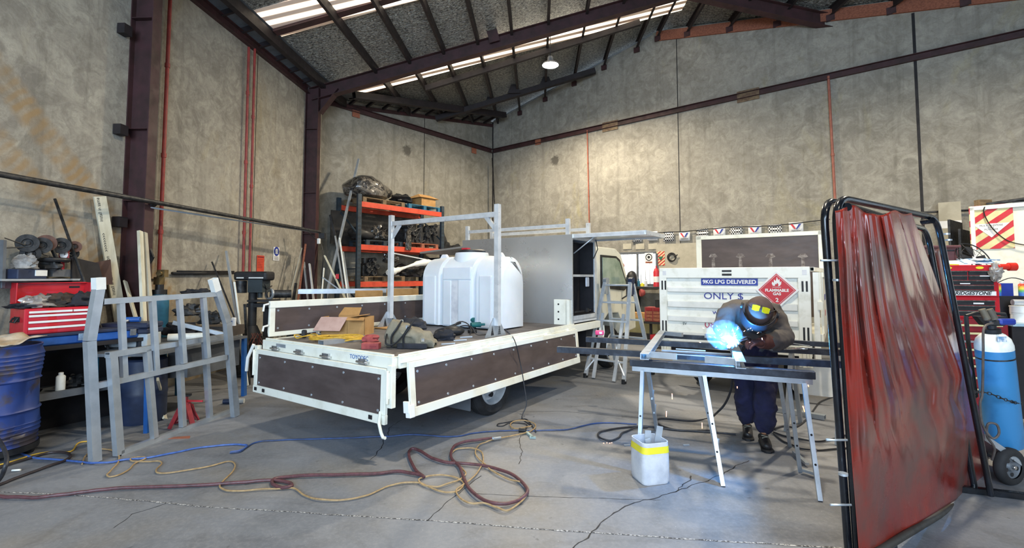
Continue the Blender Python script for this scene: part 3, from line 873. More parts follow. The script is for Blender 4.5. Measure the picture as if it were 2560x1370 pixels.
m = MB(); m.bb((bx0 + .04, .015, 1.605), (bx1 - .08, .05, 1.64)); truck.p('box_shelf', m, MT['alu'], box)
m = MB(); m.bb((bx0 + .12, .02, 1.07), (bx0 + .7, .05, 1.09)); m.bb((bx0 + .5, -.01, 1.06), (bx0 + .55, .02, 1.12)); truck.p('box_handle', m, MT['black'], box)
m = MB(); m.bb((bx0 + .56, .03, 1.45), (bx0 + .66, .06, 1.6)); truck.p('box_lock', m, MT['bucket'], box, bevel=.01)
# near door propped up level, far door propped up
dl = Vector((0, -1, .02)).normalized()
m = MB(); m.bb((bx0, -1.10, 2.20), (bx1 - .02, -.0, 2.225)); m.bb((bx0, -1.12, 2.175), (bx0 + .03, 0, 2.235)); m.bb((bx1 - .05, -1.12, 2.175), (bx1 - .02, 0, 2.235)); m.bb((bx0, -1.12, 2.175), (bx1 - .02, -1.09, 2.235))
truck.p('box_door', m, MT['alu'], box, bevel=.003)
m = MB(); m.cyl((bx0 + .03, -.02, 1.95), (bx0 + .05, -.35, 2.19), .009, 8); truck.p('gas_strut', m, MT['galv'], box)
m = MB(); m.tube([(bx1 - .05, -.02, 2.2), (bx1 - .03, -.04, 2.05), (bx1 - .1, -.0, 1.9)], .008, 6); truck.p('gas_strut', m, MT['black'], box)
M = frame((bx0, TW, 2.19), (1, 0, 0)); M = Matrix.Translation((bx0, TW + .02, 2.12)) @ Matrix.Rotation(math.radians(-4), 4, 'X')
m = MB(); m.bb((0, 0, -.015), (bx1 - bx0, 1.05, .015), M); truck.p('box_door', m, MT['alu_sheet'], box)
# roof rack on the box
for x in (bx0 + .02, bx1 - .14):
    m = MB(); m.rhs((x, .06, 2.37), (x, TW - .04, 2.37), .04, .05); truck.p('rack_rail', m, MT['alu'], box)
    for y in (.07, TW - .05):
        if x > 3.5 and y > 1: continue
        m = MB(); m.rhs((x, y, 2.2), (x, y, 2.47), .05, .06); truck.p('rack_post', m, MT['alu'], box)
m = MB(); m.rhs((bx1 - .14, TW - .05, 2.2), (bx1 - .14, TW - .05, 2.44), .05, .06); truck.p('rack_post', m, MT['alu'], box)
# chassis, mudflap, wheels
m = MB(); m.bb((.2, .62, .62), (6.4, .72, .8)); m.bb((.2, 1.33, .62), (6.4, 1.43, .8))
for x in (.5, 1.4, 2.3, 3.2, 4.0): m.bb((x, .05, .76), (x + .08, TW - .05, .86))
m.bb((1.5, .3, .35), (1.68, TW - .3, .48)); truck.p('chassis', m, MT['dark'])
m = MB(); m.bb((2.9, .7, .45), (4.0, 1.4, .8)); m.bb((4.05, .1, .35), (4.6, 1.95, .85)); truck.p('engine_block', m, MT['dark'])
m = MB(); m.bb((1.13, .08, .16), (1.145, .44, .72)); truck.p('mudflap', m, MT['greywall'])

def wheel(tr, x, y, r=.365, w=.2, side=-1, rim=.245, parent=None):
    """a tyre with rim; side -1 faces -y"""
    M = Matrix.Translation((x, y, r)) @ Matrix.Rotation(math.pi / 2 * (1 if side < 0 else -1), 4, 'X')
    m = MB()
    m.lathe([(rim, -w / 2 + .02), (rim + .03, -w / 2), (r - .045, -w / 2 - .008), (r - .012, -w / 2 + .025), (r, -w / 2 + .05), (r, w / 2 - .05), (r - .012, w / 2 - .025), (r - .045, w / 2 + .008), (rim + .03, w / 2), (rim, w / 2 - .02)], M, 40)
    for zz in (-.05, -.018, .018, .05):
        m.torus(r - .004, .006, M @ Matrix.Translation((0, 0, zz)), 40, 4)
    ty = tr.p('tyre', m, MT['rubber'], parent)
    m = MB(); s = 1
    m.lathe([(rim, w / 2 - .02), (rim - .012, w / 2 - .0), (rim - .03, w / 2 - .03), (rim - .045, w / 2 - .1), (rim - .09, w / 2 - .12), (.1, w / 2 - .05), (.06, w / 2 - .02), (.0, w / 2 - .02)], M, 32)
    rm = tr.p('rim', m, MT['alu'], parent)
    m = MB()
    for k in range(5):
        a = 2 * math.pi * k / 5; m.cyl(M @ Vector((.155 * math.cos(a), .155 * math.sin(a), w / 2 - .115)), M @ Vector((.155 * math.cos(a), .155 * math.sin(a), w / 2 - .085)), .03, 10)
    tr.p('rim_slot', m, MT['dark'], rm)
    m = MB()
    for k in range(6):
        a = 2 * math.pi * (k + .5) / 6; m.cyl(M @ Vector((.085 * math.cos(a), .085 * math.sin(a), w / 2 - .05)), M @ Vector((.085 * math.cos(a), .085 * math.sin(a), w / 2 - .02)), .011, 6)
    tr.p('wheel_nut', m, MT['chrome'], rm)
wheel(truck, 1.62, .2); wheel(truck, 1.62, 1.85, side=1); wheel(truck, 5.15, .22); wheel(truck, 5.15, 1.8, side=1)
m = MB(); m.bb((-.03, .2, .6), (.02, .36, .68)); truck.p('tail_lamp', m, MT['signred'])
# cab
cx0, cx1 = 4.52, 6.3
m = MB()
prof = [(4.52, .62), (4.52, 2.0), (4.62, 2.12), (5.35, 2.12), (5.62, 2.02), (6.05, 1.42), (6.3, 1.28), (6.36, .6), (5.65, .55), (5.6, .8), (5.45, .95), (5.0, .97), (4.8, .85), (4.72, .62)]
M = Matrix((X3, Z3, -Y3)).transposed().to_4x4(); M.translation = (0, TW - .12, 0)
m.prism(prof, TW - .24, M); cab = truck.p('cab', m, MT['truckwhite'], bevel=.02, segs=2)
def side_panel(pts, y0, y1, name, mat, parent, bevel=0):
    m = MB(); M = Matrix((X3, Z3, -Y3)).transposed().to_4x4(); M.translation = (0, y1, 0); m.prism(pts, y1 - y0, M); return truck.p(name, m, mat, parent, bevel=bevel)
side_panel([(4.66, 1.42), (4.66, 1.98), (5.32, 1.98), (5.5, 1.92), (5.88, 1.42), (5.7, 1.35)], .095, .118, 'cab_window', MT['black'], cab)
side_panel([(4.7, 1.46), (4.7, 1.94), (5.3, 1.94), (5.46, 1.88), (5.8, 1.46)], .09, .096, 'window_pane', pm('tinted_window_glass', 'b7c9bd', '8ea69a', 3, rough=.06, metal=.4), cab)
m = MB(); m.tube([(5.55, .09, 1.2), (5.62, -.05, 1.3)], .015, 8); m.bb((5.58, -.12, 1.25), (5.64, .02, 1.6)); truck.p('side_mirror', m, MT['black'], cab, bevel=.01)
m = MB(); m.bb((4.3, .15, .8), (4.36, .35, 2.1)); 
for k in range(12): m.torus(.05, .02, Matrix.Translation((4.38, .22, 1.1 + k * .07)), 12, 6)
truck.p('air_intake', m, MT['black'])
m = MB(); m.tube([(4.28, -.03, .8), (4.28, -.04, .66), (4.38, -.04, .63), (4.42, -.04, .7), (4.42, -.03, .82)], .018, 8); truck.p('rope_hook', m, MT['truckwhite'])

# ================================================================ loads on the deck
def onT(px, py, x): return onpl(px, py, TM @ Vector((x, 0, 0)), TD)
def deckpt(px, py): return F(px, py, DZ)
def TP(x, y, z=0.0): return TM @ Vector((x, y, z))

# water tank: half-round top with ribs and a lid
tk = T('water_tank', 'white plastic water tank with a black lid standing on the truck deck', 'tank', TP(2.46, 1.14, .9), math.atan2(TL.y, TL.x) )
TKL, TKW, TKH = 1.44, .66, 1.0
def tank_sec(x):
    """section through the tank at length x (local x along its length): list of (y, z)"""
    e = abs(x) / (TKL / 2)
    ribs = 0
    for c in (-.43, -.14, .17, .46):
        pass
    inset = 0
    if abs(x - .3) < .035 or abs(x + .3) < .035: inset = .03
    if e > .93: inset = .02 + (e - .93) * .9
    w = TKW / 2 - inset; h = TKH - inset * 1.1; r = .30
    pts = [(-w, .02)]
    for k in range(9):
        a = math.pi - (math.pi / 2) * k / 8; pts.append((-w + r + r * math.cos(a), h - r + r * math.sin(a)))
    for k in range(9):
        a = math.pi / 2 - (math.pi / 2) * k / 8; pts.append((w - r + r * math.cos(a), h - r + r * math.sin(a)))
    pts.append((w, .02)); return pts
xs = [-.72, -.715, -.70, -.67, -.345, -.33, -.27, -.255, 0, .255, .27, .33, .345, .67, .70, .715, .72]
m = MB(); vs = []; np_ = len(tank_sec(0))
for x in xs: vs += [(x, y, z) for y, z in tank_sec(x)]
fs = [(i * np_ + j, (i + 1) * np_ + j, (i + 1) * np_ + j + 1, i * np_ + j + 1) for i in range(len(xs) - 1) for j in range(np_ - 1)]
fs += [tuple(range(np_)), tuple(range((len(xs) - 1) * np_, len(xs) * np_))[::-1]] + [(i * np_, (i + 1) * np_, (i + 2) * np_ - 1, (i + 1) * np_ - 1) for i in range(len(xs) - 1)]
m.add(vs, fs, True)
body = tk.p('tank_body', m, MT['tank'])
m = MB()                                                     # centre bay with the deep sight recess, faces the rear of the truck
yf = TKW / 2
for a, b in (((-.24, -yf - 0, .06), (-.13, -yf + .05, .72)),): pass
# (the rear of the truck is local +y here)
for a_, b_ in (((-.25, .03), (-.03, .655)), ((.1, .03), (.25, .655)), ((-.25, .665), (.25, .84)), ((-.6, .03), (-.4, .72)), ((.4, .03), (.62, .72))):
    m = MB(); m.bb((a_[0], yf - .04, a_[1]), (b_[0], yf + .012, b_[1])); tk.p('front_rib', m, MT['tank'], body, bevel=.011, segs=2)
m = MB(); m.bb((-.03, yf - .03, .06), (.1, yf + .002, .66)); tk.p('sight_panel', m, MT['bucket'], body)
m = MB(); m.lathe([(.25, .78), (.245, 1.02), (.235, 1.05), (0, 1.05)], n=28); tk.p('manhole_collar', m, MT['tank'], body)
m = MB(); m.lathe([(.2, 1.05), (.2, 1.08), (.17, 1.095), (0, 1.1)], n=24); ld = tk.p('lid', m, MT['black'])
m = MB(); m.bb((-.05, .1, 1.09), (.05, .17, 1.115)); tk.p('lid_catch', m, MT['signred'], ld)
for x in (-.5, .52):
    m = MB(); m.prism([(-.12, -.06), (-.04, .05), (.04, .05), (.12, -.06)], .05, frame((x, .03, .99), (1, 0, 0), (0, -1, 0))); tk.p('lifting_lug', m, MT['tank'], body, bevel=.008)

# goalpost rack on the deck
gp = T('goalpost_rack', 'aluminium goalpost load rack standing on the truck deck in front of the white tank', 'rack', M=TM @ Matrix.Translation((1.66, 0, .9)))
for y, s in ((.10, 1), (TW - .1, -1)):
    m = MB(); m.rhs((0, y, .13), (0, y, 1.57), .06, .06); po = gp.p('post', m, MT['alu'])
    m = MB(); m.beam((0, y, 1.24), (0, y + s * .17, 1.43), .05, .035, up=X3); gp.p('brace', m, MT['alu'], po)
    m = MB(); m.prism([(-.2, 0), (.2, 0), (.2, .02), (.05, .22), (-.05, .22), (-.2, .02)], .008, frame((0, y + .03, 0), (1, 0, 0), (0, -1, 0)))
    gp.p('foot_bracket', m, MT['galv'], po)
    for xx in (-.1, .1):
        m = MB(); m.prism([(-.03, .02), (.03, .02), (0, .14)], .012, frame((xx * .7, y + .034, .0), (1, 0, 0), (0, -1, 0))); gp.p('bracket_slot', m, MT['dark'], po)
m = MB(); m.rhs((0, .13, 1.45), (0, TW - .13, 1.45), .05, .06); gp.p('crossbar', m, MT['alu'])

# open cardboard box
cb = deckpt(868, 838)
t = T('cardboard_box', 'open cardboard box with flaps folded out on the truck deck', 'box', cb + Z3 * .0, math.radians(-8))
w, d, h = .34, .3, .215
m = MB(); m.bb((-w, -.0, 0), (.0, .006, h)); m.bb((-w, .3, 0), (0, .306, h)); m.bb((-w, 0, 0), (-w + .006, .3, h)); m.bb((-.006, 0, 0), (0, .3, h)); m.bb((-w, 0, 0), (0, .3, .006))
t.p('box_wall', m, MT['card'])
def flap(t, a, b, out, L, mat):
    a = Vector(a); b = Vector(b); o = Vector(out).normalized() * L; m = MB(); n = (b - a).cross(o).normalized() * .003
    c = [a, b, b + o, a + o]; m.add([p - n for p in c] + [p + n for p in c], [(0, 1, 2, 3), (7, 6, 5, 4), (0, 4, 5, 1), (1, 5, 6, 2), (2, 6, 7, 3), (3, 7, 4, 0)]); t.p('flap', m, mat)
m = MB()
flap(t, (-w, 0, h), (-.0, 0, h), (-.14, -.5, -.62), .2, MT['cardpink'])
flap(t, (-w, .303, h), (0, .303, h), (0, .4, .5), .12, MT['card'])
flap(t, (0, 0, h), (0, .3, h), (.9, -.3, .12), .19, MT['card'])
m = MB(); m.bb((.0, 0, 0), (.22, .006, h)); m.bb((.214, 0, 0), (.22, .26, h)); m.bb((0, .26, 0), (.22, .266, h)); t.p('box_wall', m, MT['card'])
flap(t, (.0, 0, h), (.22, 0, h), (.18, -.5, -.1), .13, MT['card'])

# tools and loads near the rear
q = deckpt(845, 852)
pts = []
rr = random.Random(3)
for k in range(150):
    a = k * .42; r = .16 + .05 * math.sin(k * .7) + rr.uniform(-.012, .012)
    pts.append(q + Vector((r * 1.45 * math.cos(a), r * .8 * math.sin(a), .012 + .035 * (k / 150) + rr.uniform(0, .01))))
m = MB(); m.tube(smooth_path(pts, 2), .006, 6); one('extension_lead', m, MT['yellowcord'], 'coiled yellow extension lead lying on the deck beside the cardboard box', 'cable')
q = deckpt(765, 846); m = MB(); pts = [q + Vector((.13 * math.cos(a) - .0, .09 * math.sin(a), .01 + .03 * abs(math.sin(a * 1.5)))) for a in [k * .35 for k in range(17)]] + [q + Vector((.3, -.1, .01))]
m.tube(smooth_path(pts, 2), .007, 6); t = T('extension_lead', 'looped yellow lead with black plug at the rear of the deck', 'cable', q)
t.w('lead', m, MT['yellowcord']); m = MB(); m.box(q + Vector((-.03, .02, .05)), (.05, .05, .09)); t.w('plug', m, MT['black'], bevel=.01)
a = deckpt(802, 862); b = deckpt(915, 848)
m = MB(); m.rhs(a + Z3 * .022, b + Z3 * .022, .1, .044, t=.003); one('steel_offcut', m, MT['galv'], 'short galvanised square tube lying on the rear of the truck deck', 'steel')
q = deckpt(928, 872); m = MB(); M = frame(q + Z3 * .03, Vector((1, -.05, 0))); m.box((0, 0, 0), (.17, .09, .06), M); t = T('metal_tin', 'dusty red tin lying on the truck deck beside the duffel bag', 'tin', q)
t.w('tin', m, MT['brick'], bevel=.004); m = MB(); m.box((.03, -.046, .0), (.06, .005, .01), M); t.w('tin_latch', m, MT['darkred'])
q = deckpt(925, 856); m = lump(q + Vector((0, .02, .03)), (.09, .06, .05), 5, .3); one('folded_cloth', m, MT['brick'], 'crumpled dull red cloth behind the red tin on the deck', 'cloth')

# duffel bag
q = deckpt(1028, 868)
t = T('duffel_bag', 'grey-olive canvas duffel bag with dark straps slumped on the truck deck', 'bag', q, math.radians(-6))
m = MB()
def bagf(u, v):
    L = .50; x = (u - .5) * L; a = v * 2 * math.pi
    wy = .13 * (1 - .35 * abs(2 * u - 1) ** 3); hz = .31 - .19 * u + .0 * math.sin(u * 9); hz *= min(1, .25 + 4 * min(u, 1 - u) + .2)
    y = wy * math.copysign(abs(math.cos(a)) ** .7, math.cos(a)); z = hz / 2 + hz / 2 * math.copysign(abs(math.sin(a)) ** .8, math.sin(a))
    p = Vector((x, y, z)); nn = noise.noise(p * 9 + Vector((3, 1, 2))) * .02 + noise.noise(Vector((u * 6, a * 2, 1))) * .018
    return p + Vector((nn, nn, nn * (0 if z < .02 else 1)))
m.grid(bagf, 28, 28); bag = t.p('bag_body', m, MT['khaki'])
m = MB(); m.box((.05, -.135, .03), (.3, .02, .055)); t.p('bag_base', m, MT['blackcloth'], bag, bevel=.008)
for x0 in (-.12, .0):
    m = MB(); m.tube(smooth_path([(x0 - .03, -.14, .02), (x0 - .03, -.15, .12), (x0 + .02, -.145, .2), (x0 + .05, -.09, .27)], 5), .011, 6); t.p('strap', m, MT['black'], bag)
m = MB(); m.tube(smooth_path([(-.21, -.1, .16), (-.2, -.17, .06), (-.12, -.17, .05), (-.03, -.155, .14), (.02, -.15, .22)], 5), .009, 6); t.p('handle', m, MT['black'], bag)
for bx_ in ((-.0, -.13, .215), (.16, -.135, .09)):
    m = MB(); m.box(bx_, (.03, .01, .03)); t.p('buckle', m, MT['chrome'], bag)
q2 = q + Vector((-.03, .12, 0.0))
m = lump(q2 + Vector((.03, .05, .2)), (.13, .09, .085), 9, .25); one('shoulder_bag', m, MT['blackcloth'], 'small black cloth bag lying behind the top of the duffel bag', 'bag')
m = lump(deckpt(1110, 850) + Z3 * .04, (.12, .09, .08), 11, .3); one('work_jacket', m, MT['blackcloth'], 'crumpled black jacket right of the duffel bag', 'jacket')
# welding helmet, tools
q = deckpt(1130, 838)
t = T('welding_helmet', 'black welding helmet lying on the deck between the bag and the drill', 'helmet', q, .4)
m = MB(); m.sphere((0, 0, .05), .13, 18, 10, (1.2, .9, .5)); t.p('shell', m, MT['black']); m = MB(); m.torus(.11, .008, Matrix.Translation((.12, -.03, .06)) @ Matrix.Rotation(1.1, 4, 'X'), 18, 6); t.p('head_band', m, MT['ink'])
q = deckpt(1190, 832)
t = T('cordless_drill', 'teal and black cordless drill lying beside the goalpost rack', 'drill', q, .5)
m = MB(); m.cyl((-.07, 0, .1), (.06, 0, .1), .033, 12); m.cyl((.06, 0, .1), (.12, 0, .1), .016, 10); t.p('drill_body', m, MT['teal'])
m = MB(); m.beam((-.04, 0, .09), (-.06, .0, .02), .035, .04); t.p('drill_handle', m, MT['black']); m = MB(); m.box((-.05, 0, .02), (.1, .07, .04)); t.p('battery', m, MT['black'], bevel=.006)
q = deckpt(1178, 822)
t = T('cordless_driver', 'small teal cordless driver behind the drill', 'driver', q, 2.6)
m = MB(); m.cyl((-.06, 0, .12), (.05, 0, .12), .035, 12); t.p('driver_body', m, MT['teal']); m = MB(); m.beam((-.02, 0, .11), (-.03, .0, .02), .035, .04); m.box((-.03, 0, .02), (.1, .07, .04)); t.p('driver_handle', m, MT['black'])
q = deckpt(1228, 824)
t = T('angle_grinder', 'angle grinder with grey disc lying beside the rack foot', 'grinder', q, 1.0)
m = MB(); m.cyl((0, 0, .06), (.2, .02, .05), .03, 12); t.p('grinder_body', m, MT['black']); m = MB(); m.cyl((-.02, 0, .06), (-.022, -.012, .06), .055, 20); t.p('disc', m, MT['galv']) 
for i, (px, py) in enumerate(((1120, 862), (1150, 853), (1165, 845))):
    q = deckpt(px, py); m = MB(); m.beam(q + Vector((-.07, 0, .008)), q + Vector((.07, .03, .012)), .02, .012)
    one('hand_tool', m, MT['galv'], 'small steel hand tools scattered on the deck edge beside the black jacket', 'tool', 'hand tools on the deck edge')
m = MB(); q = deckpt(1150, 838); m.tube(smooth_path([q + Vector((-.1, -.05, .02)), q + Vector((.0, .05, .1)), q + Vector((.13, .02, .1)), q + Vector((.2, -.06, .02)), q + Vector((.28, -.02, .01)), q + Vector((.36, .05, .01))], 6), .008, 6)
one('cable', m, MT['cordblack'], 'black lead curving over the tools on the deck', 'cable')
m = MB(); m.beam(deckpt(1090, 842) + Z3 * .06, deckpt(1152, 826) + Z3 * .1, .008, .03); one('hacksaw', m, MT['engine'], 'thin dark hacksaw lying over the tools beside the tank', 'saw')
# flattened cartons under the far foot of the rack
q = deckpt(985, 822); m = MB(); m.box((0, 0, .004), (.45, .28, .008), frame(q, TL)); m.box((.04, .03, .014), (.4, .24, .006), frame(q, TL)); one('flattened_carton', m, MT['card'], 'flattened cardboard lying under the far foot of the goalpost rack', 'cardboard')
# black lead hanging from the deck down to the floor
pts = [deckpt(1262, 824) + Z3 * .01, onpl(1285, 848, TM @ Vector((0, -.12, 0)), TL), onpl(1300, 905, TM @ Vector((0, -.15, 0)), TL), onpl(1310, 960, TM @ Vector((0, -.2, 0)), TL), F(1316, 1010, .15), F(1305, 1045, .012), F(1330, 1065, .012), F(1340, 1080, .012)]
m = MB(); m.tube(smooth_path(pts, 8), .006, 6); one('power_lead', m, MT['cordblack'], 'black lead hanging from the deck edge over the side gate to the floor', 'cable')

# ================================================================ left wall
def pipe_on(px1, py1, px2, py2, on, n, r, mat, label, cat='pipe', name='sprinkler_pipe', group=None, couplers=()):
    a = on(px1, py1, n); b = on(px2, py2, n); b.x, b.y = b.x, b.y
    a = Vector((b.x, b.y, a.z)) if False else a
    t = T(name, label, cat, (b.x, b.y, b.z), group=group)
    m = MB(); m.cyl(a, b, r, 10); t.w('pipe', m, mat)
    for k in couplers:
        c = a.lerp(b, k); d = (b - a).normalized(); m = MB(); m.cyl(c - d * .03, c + d * .03, r * 1.35, 10); t.w('pipe_coupling', m, mat)
    return t
pipe_on(426, -20, 395, 735, onL, .07, .025, MT['redpipe'], 'red sprinkler pipe on the left wall just right of the first steel column', couplers=(.25, .55, .8))
pipe_on(622, 118, 607, 700, onL, .07, .022, MT['redpipe'], 'left one of the two close red pipes on the left wall', couplers=(.2, .5, .8))
pipe_on(637, 122, 623, 700, onL, .07, .022, MT['redpipe'], 'right one of the two close red pipes on the left wall', couplers=(.3, .6))
pipe_on(1468, 326, 1474, 600, onB, .04, .018, pm('orange_conduit_paint', 'a8604a', '8c4f3e', 6), 'thin orange conduit running down the back wall above the truck box', couplers=(.3, .6))
pipe_on(2071, 190, 2089, 520, onB, .05, .026, pm('salmon_pipe_paint', 'a36656', '8c5346', 6), 'salmon-coloured pipe on the back wall behind the corner of the curtain frame', couplers=(.6,))

def bar(name, pts, w, h, mat, label, cat, group=None, hollow=False, up=None, t=.004, **kw):
    m = MB(); a, b = Vector(pts[0]), Vector(pts[1])
    if hollow: m.rhs(a, b, w, h, up, t=t)
    else: m.beam(a, b, w, h, up)
    return one(name, m, mat, label, cat, group, **kw)
def rod(name, a, b, r, mat, label, cat, group=None, n=8):
    m = MB(); m.cyl(a, b, r, n); return one(name, m, mat, label, cat, group)
def lean(ax, ay, ay_Y, bx, by, by_Y):
    """top and bottom of a leaning bar: two sighted points, carried on down to the floor"""
    a = P(ax, ay, ay_Y); b = P(bx, by, by_Y)
    if a.dot(E_) < UW + .05: a = onL(ax, ay, .05)
    if b.dot(E_) < UW + .2: b = onL(bx, by, .2)
    d = b - a
    if d.z < -1e-3: b = a + d * (a.z / -d.z) + Z3 * .01
    return a, b

# jib pipe along the wall
t = T('jib_boom', 'long dark steel jib pipe stretching along the left wall to the second column', 'boom', P(800, 580, 10.55))
a = P(800, 580, 10.55); b = onL(-60, 425, .3)
m = MB(); m.cyl(a, b, .03, 12); t.w('boom_pipe', m, MT['engine'])
m = MB(); m.cyl(a - Z3 * .02, onL(375, 511, .3) - Z3 * .04, .012, 8); t.w('boom_rod', m, MT['galv'])
c = onL(378, 508, .3); m = MB(); m.cyl(c - Y3 * .03, c + Y3 * .05, .045, 12); t.w('boom_collar', m, MT['black'])
m = MB(); m.tube([P(755, 566, 10.3), P(790, 598, 10.5), P(800, 600, 10.55)], .01, 6); m.box(P(806, 590, 10.6), (.12, .1, .12)); t.w('boom_hinge', m, MT['black'])
m = MB(); m.box(P(797, 603, 10.5), (.06, .06, .12)); one('isolator_switch', m, MT['white'], 'small white electrical isolator on the second steel column', 'switch', bevel=.008)

# signs on the left wall
def sign(px0, py0, px1, py1, on, name, mat, label, n=.012):
    a = on(px0, py0, n); b = on(px1, py0, n); c = on(px0, py1, n)
    r = (b - a); w = Vector((r.x, r.y, 0)).length; h = abs(a.z - c.z); o = (a + b) / 2; o.z = a.z - h / 2
    t = T(name, label, 'sign', (o.x, o.y, o.z)); F0 = face_frame(o, Vector((r.x, r.y, 0)))
    m = MB(); m.bb((-w / 2, -h / 2, -.004), (w / 2, h / 2, .0), F0); t.w('sign_plate', m, mat)
    return t, F0, w, h
t, F0, w, h = sign(684, 617, 699, 651, onL, 'ear_protection_sign', MT['signwhite'], 'white safety sign with a blue round head symbol on the left wall')
m = MB(); m.lathe([(0, .001), (w * .42, .001), (w * .42, .003), (0, .003)], F0 @ Matrix.Translation((0, h * .18, 0)), 24); bl = t.w('blue_disc', m, MT['signblue'])
m = MB(); m.lathe([(0, .004), (w * .22, .004)], F0 @ Matrix.Translation((0, h * .2, 0)), 16); m.bb((-w * .2, h * .0, .004), (w * .2, h * .08, .005), F0); t.w('symbol', m, MT['signwhite'], bl)
for k in range(3):
    m = MB(); m.bb((-w * .36, -h * (.22 + .09 * k), .001), (w * .36, -h * (.25 + .09 * k), .002), F0); t.w('text_line', m, MT['ink'])
t, F0, w, h = sign(643, 638, 661, 679, onL, 'fire_instruction_sign', MT['signorange'], 'tall orange-red notice on the left wall above the drill press')
m = MB(); m.bb((-w * .42, h * .36, .001), (w * .42, h * .44, .002), F0); t.w('heading', m, MT['darkred'])
for k in range(6):
    m = MB(); m.bb((-w * .38, h * (.24 - .1 * k), .001), (w * .3, h * (.26 - .1 * k), .002), F0); t.w('text_line', m, MT['darkred'])
# long trim bar stuck along the wall
a = onL(430, 683, .05); b = onL(585, 683, .05)
m = MB(); m.cyl(a, b, .02, 8); m.cyl(a + Z3 * .03 + G_ * .1, b + Z3 * .03, .012, 8); t = T('wall_hanging_bars', 'bundle of thin black bars on brackets along the left wall', 'bars', a); t.w('bars', m, MT['black'])

# ---- drum with crumpled sheet
dc = Vector((-4.60, 4.34, 0))
t = T('drum_dolly', 'low black steel dolly under the blue drum', 'dolly', dc)
m = MB(); m.lathe([(.0, .06), (.3, .06), (.3, .11), (0, .11)], n=24); t.p('dolly_plate', m, MT['black'])
for k in range(4):
    a = k * math.pi / 2 + .6; m = MB(); m.cyl((.24 * math.cos(a), .24 * math.sin(a) - .015, .03), (.24 * math.cos(a), .24 * math.sin(a) + .015, .03), .03, 12); t.p('castor', m, MT['rubber'])
t = T('steel_drum', 'dented rusty blue steel drum at the left edge, standing on a dolly', 'drum', dc + Z3 * .11, .4)
pr = [(.285, 0), (.292, .005), (.285, .015)]
z = .03
for k in range(5): pr += [(.283, z), (.289, z + .012), (.283, z + .024)]; z += .036
pr += [(.283, .27), (.283, .29), (.297, .305), (.283, .32), (.283, .56), (.297, .575), (.283, .59)]
z = .64
for k in range(5): pr += [(.283, z), (.289, z + .012), (.283, z + .024)]; z += .036
pr += [(.284, .86), (.292, .872), (.292, .882), (.278, .882), (.276, .86), (.274, .05), (0, .05)]
m = MB(); m.lathe(pr, n=40)
for i, v in enumerate(m.v):
    a = math.atan2(v.y, v.x); k = noise.noise(Vector((math.cos(a) * 2, math.sin(a) * 2, v.z * 3))) * .022
    if .1 < v.z < .85: m.v[i] = v * 1.0 + Vector((math.cos(a), math.sin(a), 0)) * k
t.p('drum_body', m, MT['drum'])
m = MB()
def shf(u, v):
    p = Vector(((u - .5) * .46, (v - .5) * .34, .9 + .05 * v)); return p + Z3 * (noise.noise(p * 9) * .05)
m.grid(shf, 14, 12); bob = one('crumpled_sheet', m, pm('crumpled_plastic_sheet', 'd5cdbf', 'a88d68', 4, rough=.3, bump=.3), 'crumpled pale sheet sticking out of the blue drum', 'sheet', solid=.004)
bob.location = dc + Vector((.04, .0, 1.0))

# ---- bench with the red chest, along the wall
ca = Vector((.44, .9, 0)).normalized(); cb_ = Vector((ca.y, -ca.x, 0))          # along the wall / out into the room
bo = Vector((-4.67, 4.65, 0)) + cb_ * .06
BM = Matrix((ca, -cb_, Z3)).transposed().to_4x4(); BM.translation = bo              # x along, y towards the wall
t = T('workbench', 'dark steel workbench with a lower shelf behind the blue drum', 'workbench', M=BM)
m = MB(); m.bb((-.35, -.02, .88), (.98, .5, .92)); t.p('bench_top', m, MT['dark'])
m = MB(); m.bb((-.35, .0, .42), (.98, .5, .45)); m.bb((-.35, -.02, .4), (.98, .02, .47)); t.p('shelf', m, MT['greywall'])
for x, y in ((-.33, .02), (.95, .02), (-.33, .48), (.95, .48)):
    m = MB(); m.bb((x - .025, y - .025, 0), (x + .025, y + .025, .88)); t.p('leg', m, MT['blacksteel'])
m = MB(); m.bb((-.35, .5, .0), (.98, .52, .88)); t.p('back_panel', m, MT['dark'])
def bl(x, y, z): return BM @ Vector((x, y, z))
t = T('plastic_toolbox', 'long blue plastic toolbox with chrome latches under the red tool chest', 'toolbox', M=BM @ Matrix.Translation((.02, .02, .922)))
m = MB(); m.bb((0, 0, 0), (.92, .42, .085)); t.p('box_body', m, MT['blue'], bevel=.012); m = MB(); m.bb((-.01, -.01, .086), (.93, .43, .12)); t.p('lid', m, MT['navy'], bevel=.008)
for x in (.36, .82):
    m = MB(); m.bb((x, -.025, .03), (x + .06, -.005, .1)); m.cyl((x + .03, -.03, .08), (x + .03, -.02, .08), .018, 10); t.p('latch', m, MT['chrome'])
CH = BM @ Matrix.Translation((-.02, .06, 1.044))
t = T('tool_chest', 'red metal tool chest with white-edged drawers and its lid open on the left bench', 'tool chest', M=CH)
m = MB(); m.bb((0, 0, 0), (.6, .31, .25)); t.p('chest_body', m, MT['red'], bevel=.006)
for r_, (z0, z1) in enumerate(((.015, .07), (.075, .13), (.135, .19))):
    m = MB(); m.bb((.03, -.008, z0), (.57, 0.0, z1)); dr = t.p('drawer', m, MT['red']); m = MB(); m.bb((.03, -.02, z1 - .022), (.57, -.008, z1 - .002)); t.p('drawer_edge', m, MT['white'], dr)
for x0, x1 in ((.03, .36), (.37, .57)):
    m = MB(); m.bb((x0, -.008, .195), (x1, 0, .235)); dr = t.p('drawer', m, MT['red']); m = MB(); m.bb((x0, -.02, .205), (x1, -.008, .225)); t.p('drawer_edge', m, MT['white'], dr)
